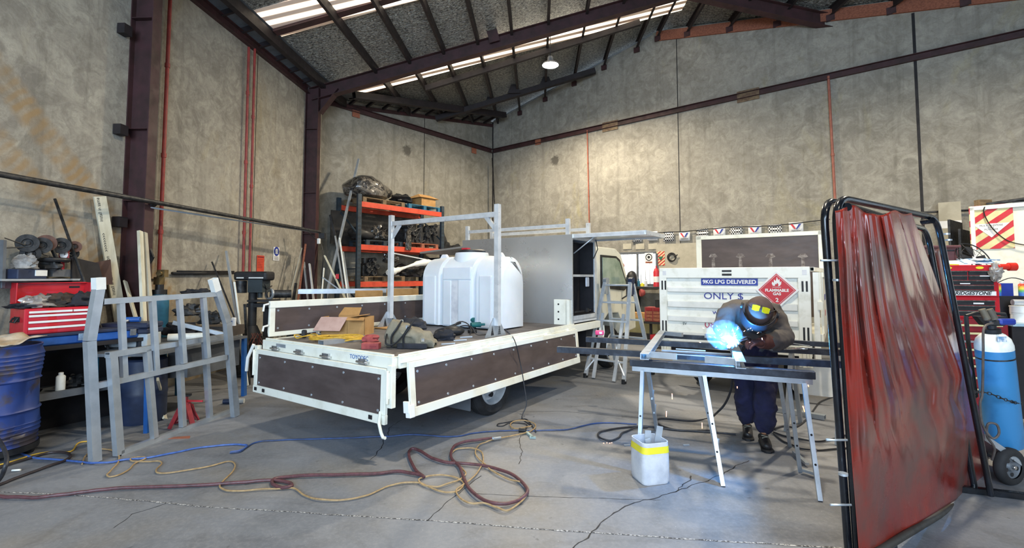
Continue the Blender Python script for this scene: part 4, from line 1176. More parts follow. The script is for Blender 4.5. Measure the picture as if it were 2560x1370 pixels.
m = MB(); m.tube([(-.012, .1, .16), (-.03, .1, .12), (-.03, .2, .12), (-.012, .2, .16)], .008, 6); m.bb((-.006, .09, .12), (0, .21, .17)); t.p('side_handle', m, MT['black'])
m = MB(); m.bb((0, .31, .25), (.6, .33, .5)); m.bb((0, .20, .3), (.01, .33, .5)); m.bb((.59, .20, .3), (.6, .33, .5)); m.bb((0, .27, .49), (.6, .33, .5)); lid = t.p('lid', m, MT['red'], bevel=.004)
m = MB(); m.bb((.45, .305, .44), (.54, .311, .46)); t.p('lid_slot', m, MT['dark'], lid)
# clutter in the open chest top
for i, (x, y, sx, sy, sz, mt_, lab, nm) in enumerate(((.12, .12, .13, .1, .075, 'clearbag', 'crumpled clear plastic bag on top of the red tool chest', 'plastic_bag'),
        (.3, .14, .15, .11, .085, 'browncloth', 'brown cloth heaped on top of the red tool chest', 'cloth'), (.5, .12, .14, .11, .09, 'blackcloth', 'black gloves heaped at the right end of the red tool chest', 'gloves'),
        (.02, .1, .12, .09, .03, 'blackcloth', 'black rag at the left end of the red tool chest', 'rag'))):
    m = lump((0, 0, 0), (sx, sy, sz), i + 20, .35, 2.5); m2 = MB(); m2.add([CH @ (v + Vector((x, y, .255 + sz * .5))) for v in m.v], m.f, True)
    one(nm, m2, MT[mt_], lab, 'cloth' if mt_ != 'clearbag' else 'bag')
# cans and parts on the shelf
def can(base, r, h, body, label, capm='white', cat='spray can', group=None, name='spray_can'):
    t = T(name, label, cat, base, group=group)
    m = MB(); m.lathe([(0, 0), (r, 0), (r, h * .78), (r * .75, h * .84), (r * .5, h * .86)], n=16); t.p('can_body', m, body)
    m = MB(); m.lathe([(r * .55, h * .85), (r * .55, h * .98), (r * .4, h), (0, h)], n=14); t.p('cap', m, MT[capm]); return t
can(bl(.28, .06, .452), .038, .19, MT['whitedirty'], 'white spray can on the lower shelf of the left workbench')
can(bl(.72, .05, .452), .04, .2, pm('speckled_can', 'd8d8d8', '3a3a3a', 30, lo=.48, hi=.52), 'black and white speckled can on the bench shelf behind the steel frame')
for x, y, s_, lab in ((.0, .15, 6, 'dark greasy part on the bench shelf behind the drum'), (.45, .2, 7, 'black rag heap on the bench shelf between the cans')):
    m = lump((0, 0, 0), (.12, .09, .07), s_, .4, 3); m2 = MB(); m2.add([BM @ (v + Vector((x, y, .49))) for v in m.v], m.f, True); one('greasy_part', m2, MT['engine'], lab, 'part')

# ---- disc rack and shelf on the wall behind the chest
def PW(x, y, Y): return onL(x, y, .2 + (Y - 5.15) * .1 if Y < 5.4 else .16)
SO = PW(110, 690, 5.3)
t = T('wall_shelf', 'small grey steel shelf on the left wall above the red chest', 'shelf', SO)
p0, p1 = PW(-30, 700, 5.15), PW(178, 690, 5.55); dd = (p1 - p0); dd.z = 0
m = MB(); m.beam(p0, Vector((p1.x, p1.y, p0.z)), .26, .02); t.w('shelf_board', m, MT['galv'])
m = MB(); m.beam(p0 - Z3 * .05, Vector((p1.x, p1.y, p0.z - .05)), .02, .07); t.w('shelf_lip', m, MT['greywall'])
m = MB(); m.beam(PW(8, 600, 5.1), PW(4, 720, 5.1), .04, .03, up=Y3); t.w('shelf_upright', m, MT['greywall'])
q = PW(60, 690, 5.2); m = MB(); M = frame(q, dd)
m.bb((-.15, -.09, -.03), (.15, .09, .07), M); t = T('parts_bin', 'blue plastic parts bin on the wall shelf above the red chest', 'bin', q); t.w('bin_body', m, MT['navy'], bevel=.008)
m = MB(); m.bb((.02, -.1, .0), (.14, -.09, .06), M); t.w('label_slot', m, MT['white'])
q = PW(140, 678, 5.4); m = MB(); M = frame(q, dd); m.bb((-.14, -.1, -.06), (.14, .1, .02), M); one('cash_box', m, MT['greywall'], 'flat grey metal box at the right end of the wall shelf', 'box')
t = T('disc_rack', 'wire rack of hanging grinding discs high on the left wall', 'rack', PW(120, 640, 5.3))
m = MB(); a = PW(12, 595, 5.15); b = PW(200, 612, 5.5)
m.tube([a, PW(60, 612, 5.25), PW(110, 608, 5.35), PW(165, 612, 5.45), b], .006, 6); m.tube([PW(12, 620, 5.15), PW(60, 618, 5.2), PW(120, 640, 5.3)], .006, 6)
m.beam(PW(125, 610, 5.35), PW(142, 650, 5.35), .03, .02); t.w('rack_wire', m, MT['black'])
disc_m = pm('brown_abrasive', '6b4d42', '4f3a34', 14, rough=.8)
dl_ = (('left of the rack, partly behind a grey flap', 68, 608, 5.15, 21, 'engine'), ('left of the middle, lower', 76, 634, 5.1, 19, 'black'), ('with a deep hub in the middle of the rack', 115, 608, 5.2, 20, None), ('just left of the deep one', 104, 614, 5.3, 19, 'engine'),
       ('behind the clock-like dial', 152, 614, 5.35, 19, 'engine'), ('at the right end of the rack', 186, 617, 5.35, 14, None), ('lower at the right end', 178, 634, 5.45, 15, 'black'))
for lab, x, y, Y, rp_, mt_ in dl_:
    c = PW(x, y, Y); n_ = Vector((.75, -.65, 0)); r = rp_ / 1200 * Y; M = frame(c, n_) 
    t = T('grinding_disc', 'round grinding disc ' + lab, 'disc', c, group=None); m = MB()
    M2 = M @ Matrix.Rotation(math.pi / 2, 4, 'Y')
    m.lathe([(.02, -.03), (r, -.03), (r, .03), (r * .5, .03), (r * .45, .01), (.02, .01)], M2, 26); t.w('disc_body', m, MT[mt_] if mt_ else disc_m)
    m = MB(); m.lathe([(0, .031), (.018, .031)], M2 @ Matrix.Translation((0, 0, .0)), 10); t.w('hub', m, MT['ink'])
c = PW(160, 636, 5.2); M = face_frame(c, (.8, .35, 0), (.08, 0, 1)); t = T('dial_card', 'red and white card with a clock-like dial hanging on the disc rack', 'card', c)
m = MB(); m.bb((-.045, -.09, -.008), (.045, .09, 0), M); t.w('card', m, MT['brick']); m = MB(); m.lathe([(0, .002), (.036, .002), (.036, .004)], M @ Matrix.Diagonal((1, 1.3, 1, 1)), 20); f_ = t.w('dial', m, MT['signwhite'])
m = MB(); m.box((.005, .01, .006), (.003, .04, .002), M); m.box((.012, .0, .006), (.02, .003, .002), M); t.w('dial_hand', m, MT['ink'], f_)
can(PW(153, 677, 5.25), .025, .14, MT['signred'], 'small red spray can standing on the wall shelf', name='spray_can')
m = MB(); c = PW(132, 650, 5.15); m.torus(.12, .025, frame(c, (.3, 1, 0)) , 24, 8, math.pi * 1.0, math.pi * 2.1); one('hose_arc', m, MT['black'], 'black curved hose hanging under the disc rack', 'hose')
for x, y, mt_, lab in ((60, 660, 'clearbag', 'clear bag of fittings on the wall shelf behind the blue bin'), (125, 665, 'engine', 'dark oval guard hanging over the shelf edge')):
    m = lump(PW(x, y, 5.3), (.12, .06, .09), x, .3, 3); one('bag_of_fittings' if mt_ == 'clearbag' else 'grinder_guard', m, MT[mt_], lab, 'bag' if mt_ == 'clearbag' else 'guard')

# ---- boards and bars leaning against the left wall
a, b = lean(137, 497, 5.75, 225, 745, 5.35); rod('steel_rod', a, b, .014, MT['engine'], 'thin dark rod leaning on the left wall left of the white plank', 'rod')
a = onL(249, 491, .08); b = P(291, 740, a.y + .25); d = (b - a); b = a + d * ((a.z - .01) / -d.z)
t = T('foil_faced_plank', 'long white foil-faced plank with printed text leaning beside the first column', 'plank', b)
m = MB(); m.beam(a, b, .13, .03, up=Vector((1, 0, 0))); mm = frame((a + b) / 2, b - a, Vector((1, -.5, .2)))
m = MB(); L = (b - a).length; m.box((0, 0, 0), (L, .125, .03), mm); t.w('plank', m, MT['woodpale'])
FM = Matrix(mm)  # lettering runs along the plank
def plank_text(s, body, size):
    o = a + (b - a).normalized() * s; xx = -(b - a).normalized(); zz = Vector(mm.col[2][:3]); 
    if zz.dot(-o) < 0: zz = -zz
    yy = zz.cross(xx); M = Matrix((xx, yy, zz)).transposed().to_4x4(); M.translation = o + zz * .017 + yy * .03; t.w('lettering', text_mb(body, size, M, .0005), MT['ink'])
plank_text(.16, 'install in same', .052); plank_text(.98, 'install in same direction', .052); plank_text(1.8, 'direction >>>>>', .052)
ch = MB()
for k in range(11):
    pass
plank_text(.56, '>>>>>>>>', .05)
for (x1, y1, Y1, x2, y2, Y2, w, h, mt_, lab) in (
        (350, 578, 6.0, 356, 720, 5.85, .06, .035, 'woodpale', 'pale stud leaning just right of the first column, left one of a pair'),
        (362, 582, 6.1, 372, 720, 5.95, .05, .035, 'board', 'pale stud leaning right of the first column, right one of a pair'),
        (313, 703, 6.2, 338, 790, 6.0, .06, .02, 'woodpale', 'short white splintered batten behind the blue case'),
        (530, 655, 7.9, 572, 760, 7.6, .02, .02, 'engine', 'dark bar crossing behind the right post of the steel frame'),
        (566, 628, 8.2, 588, 770, 7.9, .035, .035, 'galv', 'grey steel bar leaning on the wall left of the drill press'),
        (586, 705, 7.3, 597, 790, 7.25, .02, .02, 'whitedirty', 'thin white strip leaning left of the drill press'),
        (612, 760, 7.2, 616, 830, 7.2, .03, .03, 'engine', 'short dark bar beside the drill press column')):
    a, b = lean(x1, y1, Y1, x2, y2, Y2); bar('leaning_bar', (a, b), w, h, MT[mt_], lab, 'bar', hollow=(mt_ == 'galv'), up=X3)
m = MB(); m.prism([(0, 0), (.42, .0), (.30, .5), (.0, .56)], .02, face_frame(P(178, 770, 5.3) , (.12, .9, 0), (-.08, 0, 1))); one('steel_plate', m, MT['dark'], 'dark steel plate leaning behind the red chest', 'plate')
m = MB(); m.prism([(0, 0), (.34, .04), (.3, .34), (-.04, .26)], .015, face_frame(P(208, 720, 5.55), (.12, .9, 0))); one('brown_board', m, pm('brown_board_paint', '57403a', '473330', 4), 'small reddish-brown board leaning behind the white plank', 'board')
m = MB(); c = P(371, 640, 6.35); m.prism([(-.06, -.08), (.06, -.1), (.12, -.02), (.05, .1), (-.04, .09), (-.07, .0)], .02, face_frame(c, (.9, -.3, 0))); one('steel_bracket', m, MT['engine'], 'dark angular bracket on the face of the first column', 'bracket')

# ---- galvanised tube frames
fa, fb = F(240, 1156), F(592, 1040)
PL = vplane(fa, fb)
def fp(x, y, off=0.0): return onpl(x, y, PL[0] + PL[1] * off, PL[1])
NU = PL[1]
t = T('tall_tube_frame', 'tall galvanised steel tube frame with cranked posts leaning in the left foreground', 'steel frame', fa)
def rt(tt, name, q1, q2, w, h, off=0.0, mat='galv', tube=False, on=None):
    m = MB(); m.rhs((on or fp)(*q1, off), (on or fp)(*q2, off), w, h, up=NU, t=.004); return tt.w(name, m, MT[mat])
for low, mid, top in (((238, 1154), (224, 852), (247, 718)), ((588, 1040), (568, 806), (541, 726))):
    rt(t, 'post', low, mid, .072, .06); rt(t, 'post_upper', mid, top, .072, .06)
for q1, q2 in (((247, 724), (246, 694)), ((541, 728), (532, 697))):
    m = MB(); m.rhs(fp(*q1), fp(*q2), .078, .066, up=NU); t.w('post_cap', m, MT['white'])
rt(t, 'top_rail', (256, 754), (549, 735), .05, .05); rt(t, 'mid_rail', (238, 965), (564, 893), .05, .05)
for q1, q2 in (((302, 756), (311, 944)), ((381, 752), (391, 926)), ((448, 747), (460, 908)), ((508, 744), (520, 894))): rt(t, 'upright', q1, q2, .045, .045)
fa2, fb2 = F(297, 1140), F(592, 1024); PL2 = vplane(fa2, fb2)
def fp2(x, y, off=0.0): return onpl(x, y, PL2[0], PL2[1])
t = T('short_tube_frame', 'short galvanised tube frame standing on the floor in front of the tall one', 'steel frame', fa2)
NU = PL2[1]
for nm, q1, q2, w in (('post', (279, 884), (297, 1136), .07), ('post', (572, 836), (590, 1022), .06), ('top_rail', (268, 888), (574, 838), .05), ('bottom_rail', (298, 1134), (592, 1022), .05),
                      ('upright', (367, 874), (386, 1096), .05), ('upright', (447, 862), (457, 1066), .05), ('upright', (512, 850), (524, 1042), .05)):
    rt(t, nm, q1, q2, w, .05, 0, on=fp2)

# ---- bench with blue legs behind the frames
t = T('blue_legged_bench', 'long workbench with blue steel legs behind the galvanised frames', 'workbench', (-4.2, 5.6, 0))
B0, B1, B2, B3 = Vector((-4.38, 4.98, 0)), Vector((-3.72, 5.02, 0)), Vector((-3.58, 6.55, 0)), Vector((-4.75, 6.6, 0))
B3.x = -4.62
m = MB(); m.add([v + Z3 * .78 for v in (B0, B1, B2, B3)] + [v + Z3 * .81 for v in (B0, B1, B2, B3)], [(3, 2, 1, 0), (4, 5, 6, 7), (0, 1, 5, 4), (1, 2, 6, 5), (2, 3, 7, 6), (3, 0, 4, 7)]); t.w('bench_top', m, MT['greywall'])
for q in (B1, B2):
    m = MB(); m.rhs(q + Vector((-.04, .03, 0)), q + Vector((-.06, .03, .78)), .07, .04, up=X3); t.w('leg', m, MT['steelblue'])
for q in (B0, B3):
    m = MB(); m.rhs(q + Vector((.08, .03, 0)), q + Vector((.06, .03, .78)), .07, .05, up=X3); t.w('leg', m, MT['tealblue'])
m = MB(); m.add([v + Z3 * .42 for v in (B0 + X3 * .35 + Y3 * .7, B1 + Y3 * .7 - X3 * .1, B2 - X3 * .1, B3 + X3 * .1)] + [v + Z3 * .78 for v in (B0 + X3 * .35 + Y3 * .7, B1 + Y3 * .7 - X3 * .1, B2 - X3 * .1, B3 + X3 * .1)],
    [(3, 2, 1, 0), (4, 5, 6, 7), (0, 1, 5, 4), (1, 2, 6, 5), (2, 3, 7, 6), (3, 0, 4, 7)]); t.w('drawer_unit', m, MT['greywall'])
def onb(px, py, z=.81): return F(px, py, z)
q = onb(312, 868); t = T('plastic_crate', 'pale plastic tub under the navy carry case', 'tub', q, .15)
m = MB(); m.bb((-.2, -.02, 0), (.24, .26, .15)); t.p('tub', m, pm('pale_blue_tub', '9fb4c6', 'b9a88c', 3), bevel=.02, segs=2)
q.z = .96; t = T('carry_case', 'navy plastic carry case on the bench behind the frames', 'case', q, .15)
m = MB(); m.bb((-.25, -.04, 0), (.25, .28, .055)); t.p('case_base', m, MT['navy'], bevel=.012); m = MB(); m.bb((-.25, -.04, .058), (.25, .28, .12)); t.p('case_lid', m, MT['navy'], bevel=.015)
q = q + Vector((.04, .05, .121)); t = T('air_tool', 'small blue-grey air tool lying on the navy case', 'tool', q, .3)
m = MB(); m.cyl((-.07, 0, .035), (.07, 0, .035), .03, 12); t.p('tool_body', m, MT['blue']); m = MB(); m.cyl((-.03, 0, .03), (-.05, -.09, .02), .016, 8); t.p('tool_handle', m, MT['galv'])
t = T('plastic_barrel', 'dark blue barrel standing on the floor under the blue-legged bench', 'barrel', (-4.12, 5.45, 0)); m = MB(); m.lathe([(0, 0), (.2, 0), (.22, .05), (.22, .3), (.225, .32), (.22, .34), (.21, .68), (.19, .7), (0, .7)], n=24); t.p('barrel', m, MT['navy'])
q = onb(452, 842); m = lump(q + Z3 * .08, (.2, .16, .1), 31, .3); one('dark_canvas_bag', m, MT['blackcloth'], 'black canvas bag slumped on the blue-legged bench', 'bag')
q = onb(430, 853); m = MB(); m.cyl(q + Vector((-.05, 0, .045)), q + Vector((.3, .15, .045)), .045, 14); one('paper_roll', m, MT['whitedirty'], 'white roll lying on the front edge of the blue-legged bench', 'roll')
for (x, y, sx, sy, sz, mt_, lab) in ((495, 735, .2, .15, .07, 'blackcloth', 'black cable heap on top of the bench clutter'), (530, 800, .14, .1, .1, 'engine', 'dark oily casting on the bench right of the black bag'), (470, 780, .16, .1, .09, 'engine', 'dark mechanical part behind the frame uprights')):
    q = P(x, y, 6.9 if y < 760 else 6.3); m = lump(q, (sx, sy, sz), x, .35, 3); one('bench_clutter', m, MT[mt_], lab, 'clutter')
m = MB(); c = P(540, 815, 6.55); m.bb(Vector((c.x - .25, c.y - .1, .81)), Vector((c.x + .25, c.y + .25, c.z))); one('parts_carton', m, pm('dirty_carton', '4e453f', '3c3633', 3), 'grubby brown carton on the bench behind the frame', 'box')
m = MB(); c = P(505, 800, 6.3); m.beam(Vector((c.x - .3, c.y - .1, 1.02)), Vector((c.x + .32, c.y + .05, .838)), .05, .05); one('white_channel', m, MT['galv'], 'pale metal channel lying across the bench clutter', 'channel')
t = T('caulking_tube', 'white tube with blue cap standing on the bench beside the right frame post', 'tube', onb(583, 838)); m = MB(); m.bb((-.03, -.02, 0), (.03, .02, .24)); t.p('tube_body', m, MT['signwhite'], bevel=.01); m = MB(); m.bb((-.035, -.03, 0), (-.005, -.02, .2)); t.p('tube_label', m, MT['blue'])
m = MB(); q = onb(566, 835); m.lathe([(0, 0), (.04, 0), (.045, .1), (.04, .1), (.035, .01), (0, .01)], Matrix.Translation(q), 16); one('blue_mug', m, MT['blue'], 'blue cup beside the white tube on the bench', 'cup')

# oxygen bottle behind the frames
def gas_bottle(t, M, r, h, mbody, mtop, n=28):
    m = MB(); m.lathe([(0, 0), (r * .95, 0), (r, .02), (r, h * .86)], M, n); b_ = t.w('cylinder_body', m, mbody)
    m = MB(); m.lathe([(r, h * .86), (r * .99, h * .89), (r * .86, h * .95), (r * .6, h * .985), (r * .3, h)], M, n); t.w('cylinder_shoulder', m, mtop); return b_
c = P(398, 740, 6.55); c.z = 0
t = T('gas_cylinder', 'teal blue gas cylinder with brass valve standing behind the frames', 'gas cylinder', c)
M = Matrix.Translation(c); gas_bottle(t, M, .115, 1.42, MT['tealblue'], MT['tealblue'])
m = MB(); m.lathe([(.09, 1.36), (.09, 1.43), (.05, 1.43), (.05, 1.5)], M, 16); t.w('cylinder_cap', m, MT['black'])
m = MB(); m.bb((-.05, -.05, 1.5), (.03, .05, 1.6), M); m.bb((.0, -.06, 1.6), (.1, .02, 1.7), M); m.cyl(M @ Vector((.05, -.1, 1.65)), M @ Vector((.05, .02, 1.65)), .035, 12); t.w('valve_block', m, pm('brass', '8f7d58', '6d5c3e', 9, metal=.8, rough=.4))
m = MB(); m.bb((-.09, -.07, 1.54), (-.05, -.05, 1.58), M); t.w('valve_outlet', m, MT['chrome'])

# jack stand
q = F(442, 1072); t = T('jack_stand', 'red jack stand on the floor under the short frame', 'jack stand', q + Vector((.0, .12, 0)), .3)
for sx, sy in ((-1, -1), (1, -1), (1, 1), (-1, 1)):
    m = MB(); m.beam((sx * .11, sy * .1, 0), (sx * .03, sy * .03, .23), .05, .012, up=(sx, sy, .3)); t.p('leg', m, MT['jackred'])
for s_ in (-1, 1):
    m = MB(); m.prism([(-.1, .02), (-.07, .04), (.07, .04), (.1, .02), (.04, .2), (-.04, .2)], .006, frame((0, s_ * .075, .0), (1, 0, 0), (0, -s_ * 1, .3))); t.p('side_web', m, MT['jackred'])
m = MB(); m.bb((-.04, -.04, .2), (.04, .04, .25)); m.bb((-.018, -.03, .25), (.018, .03, .31)); t.p('ratchet_post', m, MT['jackred'])
m = MB(); m.beam((.02, 0, .26), (.17, -.02, .25), .02, .015); t.p('lever', m, MT['signred']); m = MB(); m.bb((-.05, -.03, .31), (.05, .03, .33)); t.p('saddle', m, MT['ink'])
a = P(394, 948, 4.9); b = F(410, 1007); b.z = .02
m = MB(); m.beam(a, b, .02, .035); one('white_lath', m, MT['woodpale'], 'short white lath leaning on the lower rail behind the short frame', 'lath')
q = F(578, 1010); m = MB(); m.cyl(q + Vector((-.1, 0, .03)), q + Vector((.08, .03, .03)), .03, 12); t = T('spray_can_lying', 'spray can with white cap lying on the floor behind the frame post', 'spray can', q); t.w('can_body', m, MT['navy'])
m = MB(); m.cyl(q + Vector((.08, .03, .03)), q + Vector((.14, .04, .03)), .031, 12); t.w('cap', m, MT['white'])
q = F(420, 1098); m = MB(); m.prism([(0, 0), (.2, .02), (.16, .09), (.02, .06)], .004, Matrix.Translation(q)); one('rusty_scrap', m, MT['timber'], 'small rusty offcut lying on the floor below the short frame', 'scrap')
q = F(170, 1152); m = MB(); m.beam(F(152, 1176) + Z3 * .012, F(176, 1173) + Z3 * .012, .03, .02); 
one('paper_tag', m, MT['white'], 'small white tag on the floor beside the drum cables', 'tag') if False else None

# ---- drill press and bench grinder beyond the frames
q = P(632, 740, 8.0); q.z = 0
t = T('drill_press', 'black pillar drill with a long belt cover near the left wall', 'drill press', q)
zc = P(632, 690, 8.0).z
m = MB(); m.cyl((0, 0, .6), (0, 0, zc), .065, 14); m.lathe([(.16, .6), (.13, .68), (.08, .8)], n=16); t.p('pillar', m, MT['ink'])
m = MB(); m.bb((-.25, -.25, .02), (.25, .3, .06)); m.bb((-.2, -.2, .06), (.2, .22, .6)); t.p('base', m, MT['engine'])
m = MB(); m.box((.02, 0, zc - .0), (.56, .28, .15)); t.p('belt_cover', m, MT['black'], bevel=.05, segs=3)
m = MB(); m.bb((-.2, -.145, zc - .04), (-.08, -.142, zc - .02)); m.bb((.0, -.145, zc - .04), (.24, -.142, zc - .02)); t.p('cover_label', m, MT['white'])
m = MB(); m.cyl((-.2, .0, zc - .28), (-.2, 0, zc - .08), .09, 16); t.p('motor', m, MT['engine'])
m = MB(); m.bb((-.02, -.13, zc - .27), (.22, .13, zc - .06)); m.cyl((.13, -.02, zc - .36), (.13, -.02, zc - .26), .04, 12); t.p('drill_head', m, pm('blue_grey_head', '2c373d', '232c30', 5)) 
for k in range(3):
    a = k * 2.1 + .4; m = MB(); m.cyl((.22, -.0, zc - .22), (.25 + .0, .14 * math.cos(a), zc - .22 + .14 * math.sin(a)), .01, 6); t.p('feed_handle', m, MT['black'])
m = MB(); zt_ = P(640, 752, 7.9).z; m.box((.2, -.02, zt_), (.4, .3, .03)); t.p('work_table', m, MT['ink'])
q = P(690, 735, 8.3)
t = T('machine_vice', 'dark machine with a round pale ring on the bench beside the pillar drill', 'machine', (q.x, q.y, 0))
c = P(674, 735, 8.2); M = frame(c, (-.4, -1, .1)); m = MB(); m.torus(.08, .025, M @ Matrix.Rotation(math.pi / 2, 4, 'Y'), 22, 8); t.w('ring', m, MT['galv'])
m = MB(); m.cyl(c, c + Vector((.3, .15, 0)), .07, 14); t.w('machine_body', m, MT['engine'])
m = MB(); z2 = P(680, 757, 8.2).z; m.bb(Vector((c.x - .25, c.y - .25, z2 - .06)), Vector((c.x + .7, c.y + .4, z2))); m.bb(Vector((c.x - .1, c.y, 0)), Vector((c.x + .0, c.y + .1, z2 - .06))); m.bb(Vector((c.x + .55, c.y, 0)), Vector((c.x + .65, c.y + .1, z2 - .06))); t.w('machine_bed', m, MT['ink'])
rr = random.Random(8)
c0 = P(640, 850, 7.6)
for k in range(9):
    pts = [c0 + Vector((rr.uniform(-.1, .1), rr.uniform(-.1, .1), .1)), c0 + Vector((rr.uniform(-.1, .15), rr.uniform(-.15, .1), -.1)), c0 + Vector((rr.uniform(-.1, .25), rr.uniform(-.1, .1), -.3))]
    m = MB(); m.tube(smooth_path(pts, 4), .006, 5); one('rusty_wire', m, pm('rusty_wire', '6d3730', '4c2a28', 9) if k == 0 else bpy.data.materials['rusty_wire'], 'rusty red wire tangled on the base of the pillar drill', 'wire', 'rusty wires by the pillar drill')
t = T('dark_tub', 'dark blue tub on the floor beyond the frames beside the drill', 'tub', F(625, 940) + Vector((-.1, .35, 0))); m = MB(); m.lathe([(0, 0), (.2, 0), (.23, .35), (.24, .36), (.22, .36), (.2, .02), (0, .02)], n=22); t.p('tub', m, MT['navy'])

# ---- stock leaning around the second column
stock = ((897, 398, 12.0, 815, 745, 10.4, .05, .05, 'galv', 'very long galvanised tube leaning on the back left wall, tallest of the stack'),
         (826, 538, 11.4, 868, 720, 10.8, .06, .05, 'ink', 'black bar leaning left of the orange rack, top at the jib height'),
         (812, 640, 10.6, 862, 745, 10.2, .07, .03, 'woodpale', 'white batten leaning at the foot of the second column, left one'),
         (838, 590, 10.9, 862, 745, 10.3, .03, .03, 'galv', 'thin grey tube in the stack beside the rack, leftmost'),
         (849, 595, 11.0, 870, 745, 10.4, .03, .03, 'whitedirty', 'thin white tube in the stack beside the rack, middle one'),
         (858, 630, 11.0, 875, 745, 10.4, .03, .03, 'galv', 'thin grey tube in the stack beside the rack, nearest the upright'),
         (764, 610, 10.4, 745, 750, 9.9, .03, .03, 'timber', 'reddish-brown bar leaning left of the second column'),
         (755, 620, 10.5, 722, 750, 10.0, .02, .02, 'board', 'thin straw-coloured rod leaning on the left wall before the second column'),
         (760, 655, 10.4, 770, 750, 10.0, .05, .03, 'galv', 'pale steel strip leaning at the second column base'),
         (774, 660, 10.35, 784, 750, 10.0, .06, .03, 'alu', 'broad pale bar with a rounded top at the second column base'),
         (740, 708, 10.0, 733, 755, 9.9, .05, .04, 'engine', 'short dark offcut leaning on the left wall'),
         (810, 670, 10.4, 800, 790, 9.9, .03, .02, 'whitedirty', 'bright narrow strip leaning behind the left gate of the deck'),
         (806, 693, 9.9, 850, 725, 9.9, .03, .02, 'galv', 'short grey bar slanting across the stack'))
for (x1, y1, Y1, x2, y2, Y2, w, h, mt_, lab) in stock:
    a, b = lean(x1, y1, Y1, x2, y2, Y2)
    if mt_ == 'galv' and x1 == 806: a, b = P(x1, y1, Y1), P(x2, y2, Y2); b.z = max(b.z, .9)
    bar('leaning_bar', (a, b), w, h, MT[mt_], lab, 'bar', hollow=(h > .035 and mt_ == 'galv'), up=X3)
m = MB(); m.box(P(843, 691, 10.2), (.05, .05, .1)); one('red_clamp', m, MT['signred'], 'small red clamp on the leaning stack beside the rack', 'clamp')
a, b = P(800, 600, 10.8), P(806, 760, 10.6); m = MB(); m.tube(smooth_path([a, P(808, 640, 10.7), P(804, 700, 10.7), b], 4), .012, 6); one('hanging_cable', m, MT['black'], 'black cable hanging from the isolator on the second column', 'cable')

# ---- trestle table with cartons behind the deck's left gate
tz = 1.08
q0, q1 = P(700, 762, 8.7), P(1045, 742, 9.6); q0.z = q1.z = tz
t = T('stock_table', 'long steel stock table behind the raised deck gate', 'table', (q0.x, q0.y, 0)); m = MB(); m.beam(q0, q1, .8, .05); t.w('table_top', m, MT['ink'])
for k in (.08, .5, .92):
    for s_ in (-.3, .3):
        c = q0.lerp(q1, k); d = (q1 - q0).normalized(); c = c + Vector((-d.y, d.x, 0)) * s_; m = MB(); m.bb(Vector((c.x - .03, c.y - .03, 0)), Vector((c.x + .03, c.y + .03, tz - .02))); t.w('leg', m, MT['ink'])
for xa, xb, y0_, lab in ((888, 956, 727, 'long brown carton on the stock table, left of the rack post'), (966, 1045, 722, 'long brown carton on the stock table, right of the rack post')):
    a = F(xa, 750, tz + .03); b = F(xb, 748, tz + .03); a = P(xa, y0_, 9.0); b = P(xb, y0_ - 4, 9.15); h = a.z - tz - .025; a.z = b.z = tz + .025 + h / 2
    m = MB(); m.beam(a, b, .3, h); one('carton', m, MT['card'], lab, 'box')
a, b = P(735, 753, 8.45), P(885, 741, 8.7); a.z = b.z = tz + .05; m = MB(); m.beam(a, b, .05, .04); one('white_beam', m, MT['truckwhite'], 'long cream-white beam lying on the stock table edge', 'beam')
a, b = P(745, 734, 8.9), P(1040, 708, 9.7); a.z = b.z = 1.33
t = T('roller_conveyor', 'roller conveyor length lying behind the cartons', 'conveyor', a.copy()); d = (b - a).normalized(); s_ = Vector((-d.y, d.x, 0))
for o in (0, .38):
    m = MB(); m.beam(a + s_ * o, b + s_ * o, .03, .08); t.w('side_rail', m, MT['galv'])
for k in range(16):
    p = a.lerp(b, (k + .5) / 16); m = MB(); m.cyl(p + s_ * .02, p + s_ * .36, .02, 8); t.w('roller', m, MT['engine'])
for k in (.2, .8):
    p = a.lerp(b, k); m = MB(); m.bb(Vector((p.x - .02, p.y + .1, tz + .025)), Vector((p.x + .02, p.y + .14, 1.32))); t.w('stand', m, MT['ink'])

# ---- pallet rack in front of the angled wall
ro = onA(897, 560, 1.15); ro.z = 0
RM = Matrix((AD, -BD, Z3)).transposed().to_4x4(); RM.translation = ro
def rz(px, py, n=1.15): return onA(px, py, n).z
def onr(px, py, y=0.0):
    return RM.inverted() @ onA(px, py, 1.15 - y)
ZA, ZB, ZC = onr(900, 510).z, onr(905, 618).z, onr(905, 711).z
xr = onr(1105, 560).x
t = T('pallet_rack', 'tall orange and blue-grey pallet rack against the back left wall', 'rack', M=RM)
ht = onr(895, 484).z
for x in (0, xr):
    for y in (0, .9):
        m = MB(); m.bb((x - .05, y - .035, 0), (x + .05, y + .035, ht)); u_ = t.p('upright', m, MT['rackblue'])
        if y == 0:
            m = MB()
            for k in range(34):
                z = .1 + k * .1
                if z < ht - .05:
                    for s_ in (-.02, .02): m.bb((x + s_ - .008, y - .037, z), (x + s_ + .008, y - .034, z + .045))
            sl = t.p('slot_row', m, MT['ink'], u_); sl['kind'] = 'stuff'
    for k in range(4):
        z = .2 + k * .8; m = MB(); m.beam((x, 0, z), (x, .9, z + (.7 if k % 2 else .0)), .03, .03); t.p('frame_brace', m, MT['rackblue'])
for z in (ZA, ZB, ZC):
    for y in (-.01, .91):
        m = MB(); m.bb((.05, y - .025, z - .065), (xr - .05, y + .025, z + .065)); t.p('shelf_beam', m, MT['orange'], bevel=.004)
def in_rack(px, py, y): return onr(px, py, y)
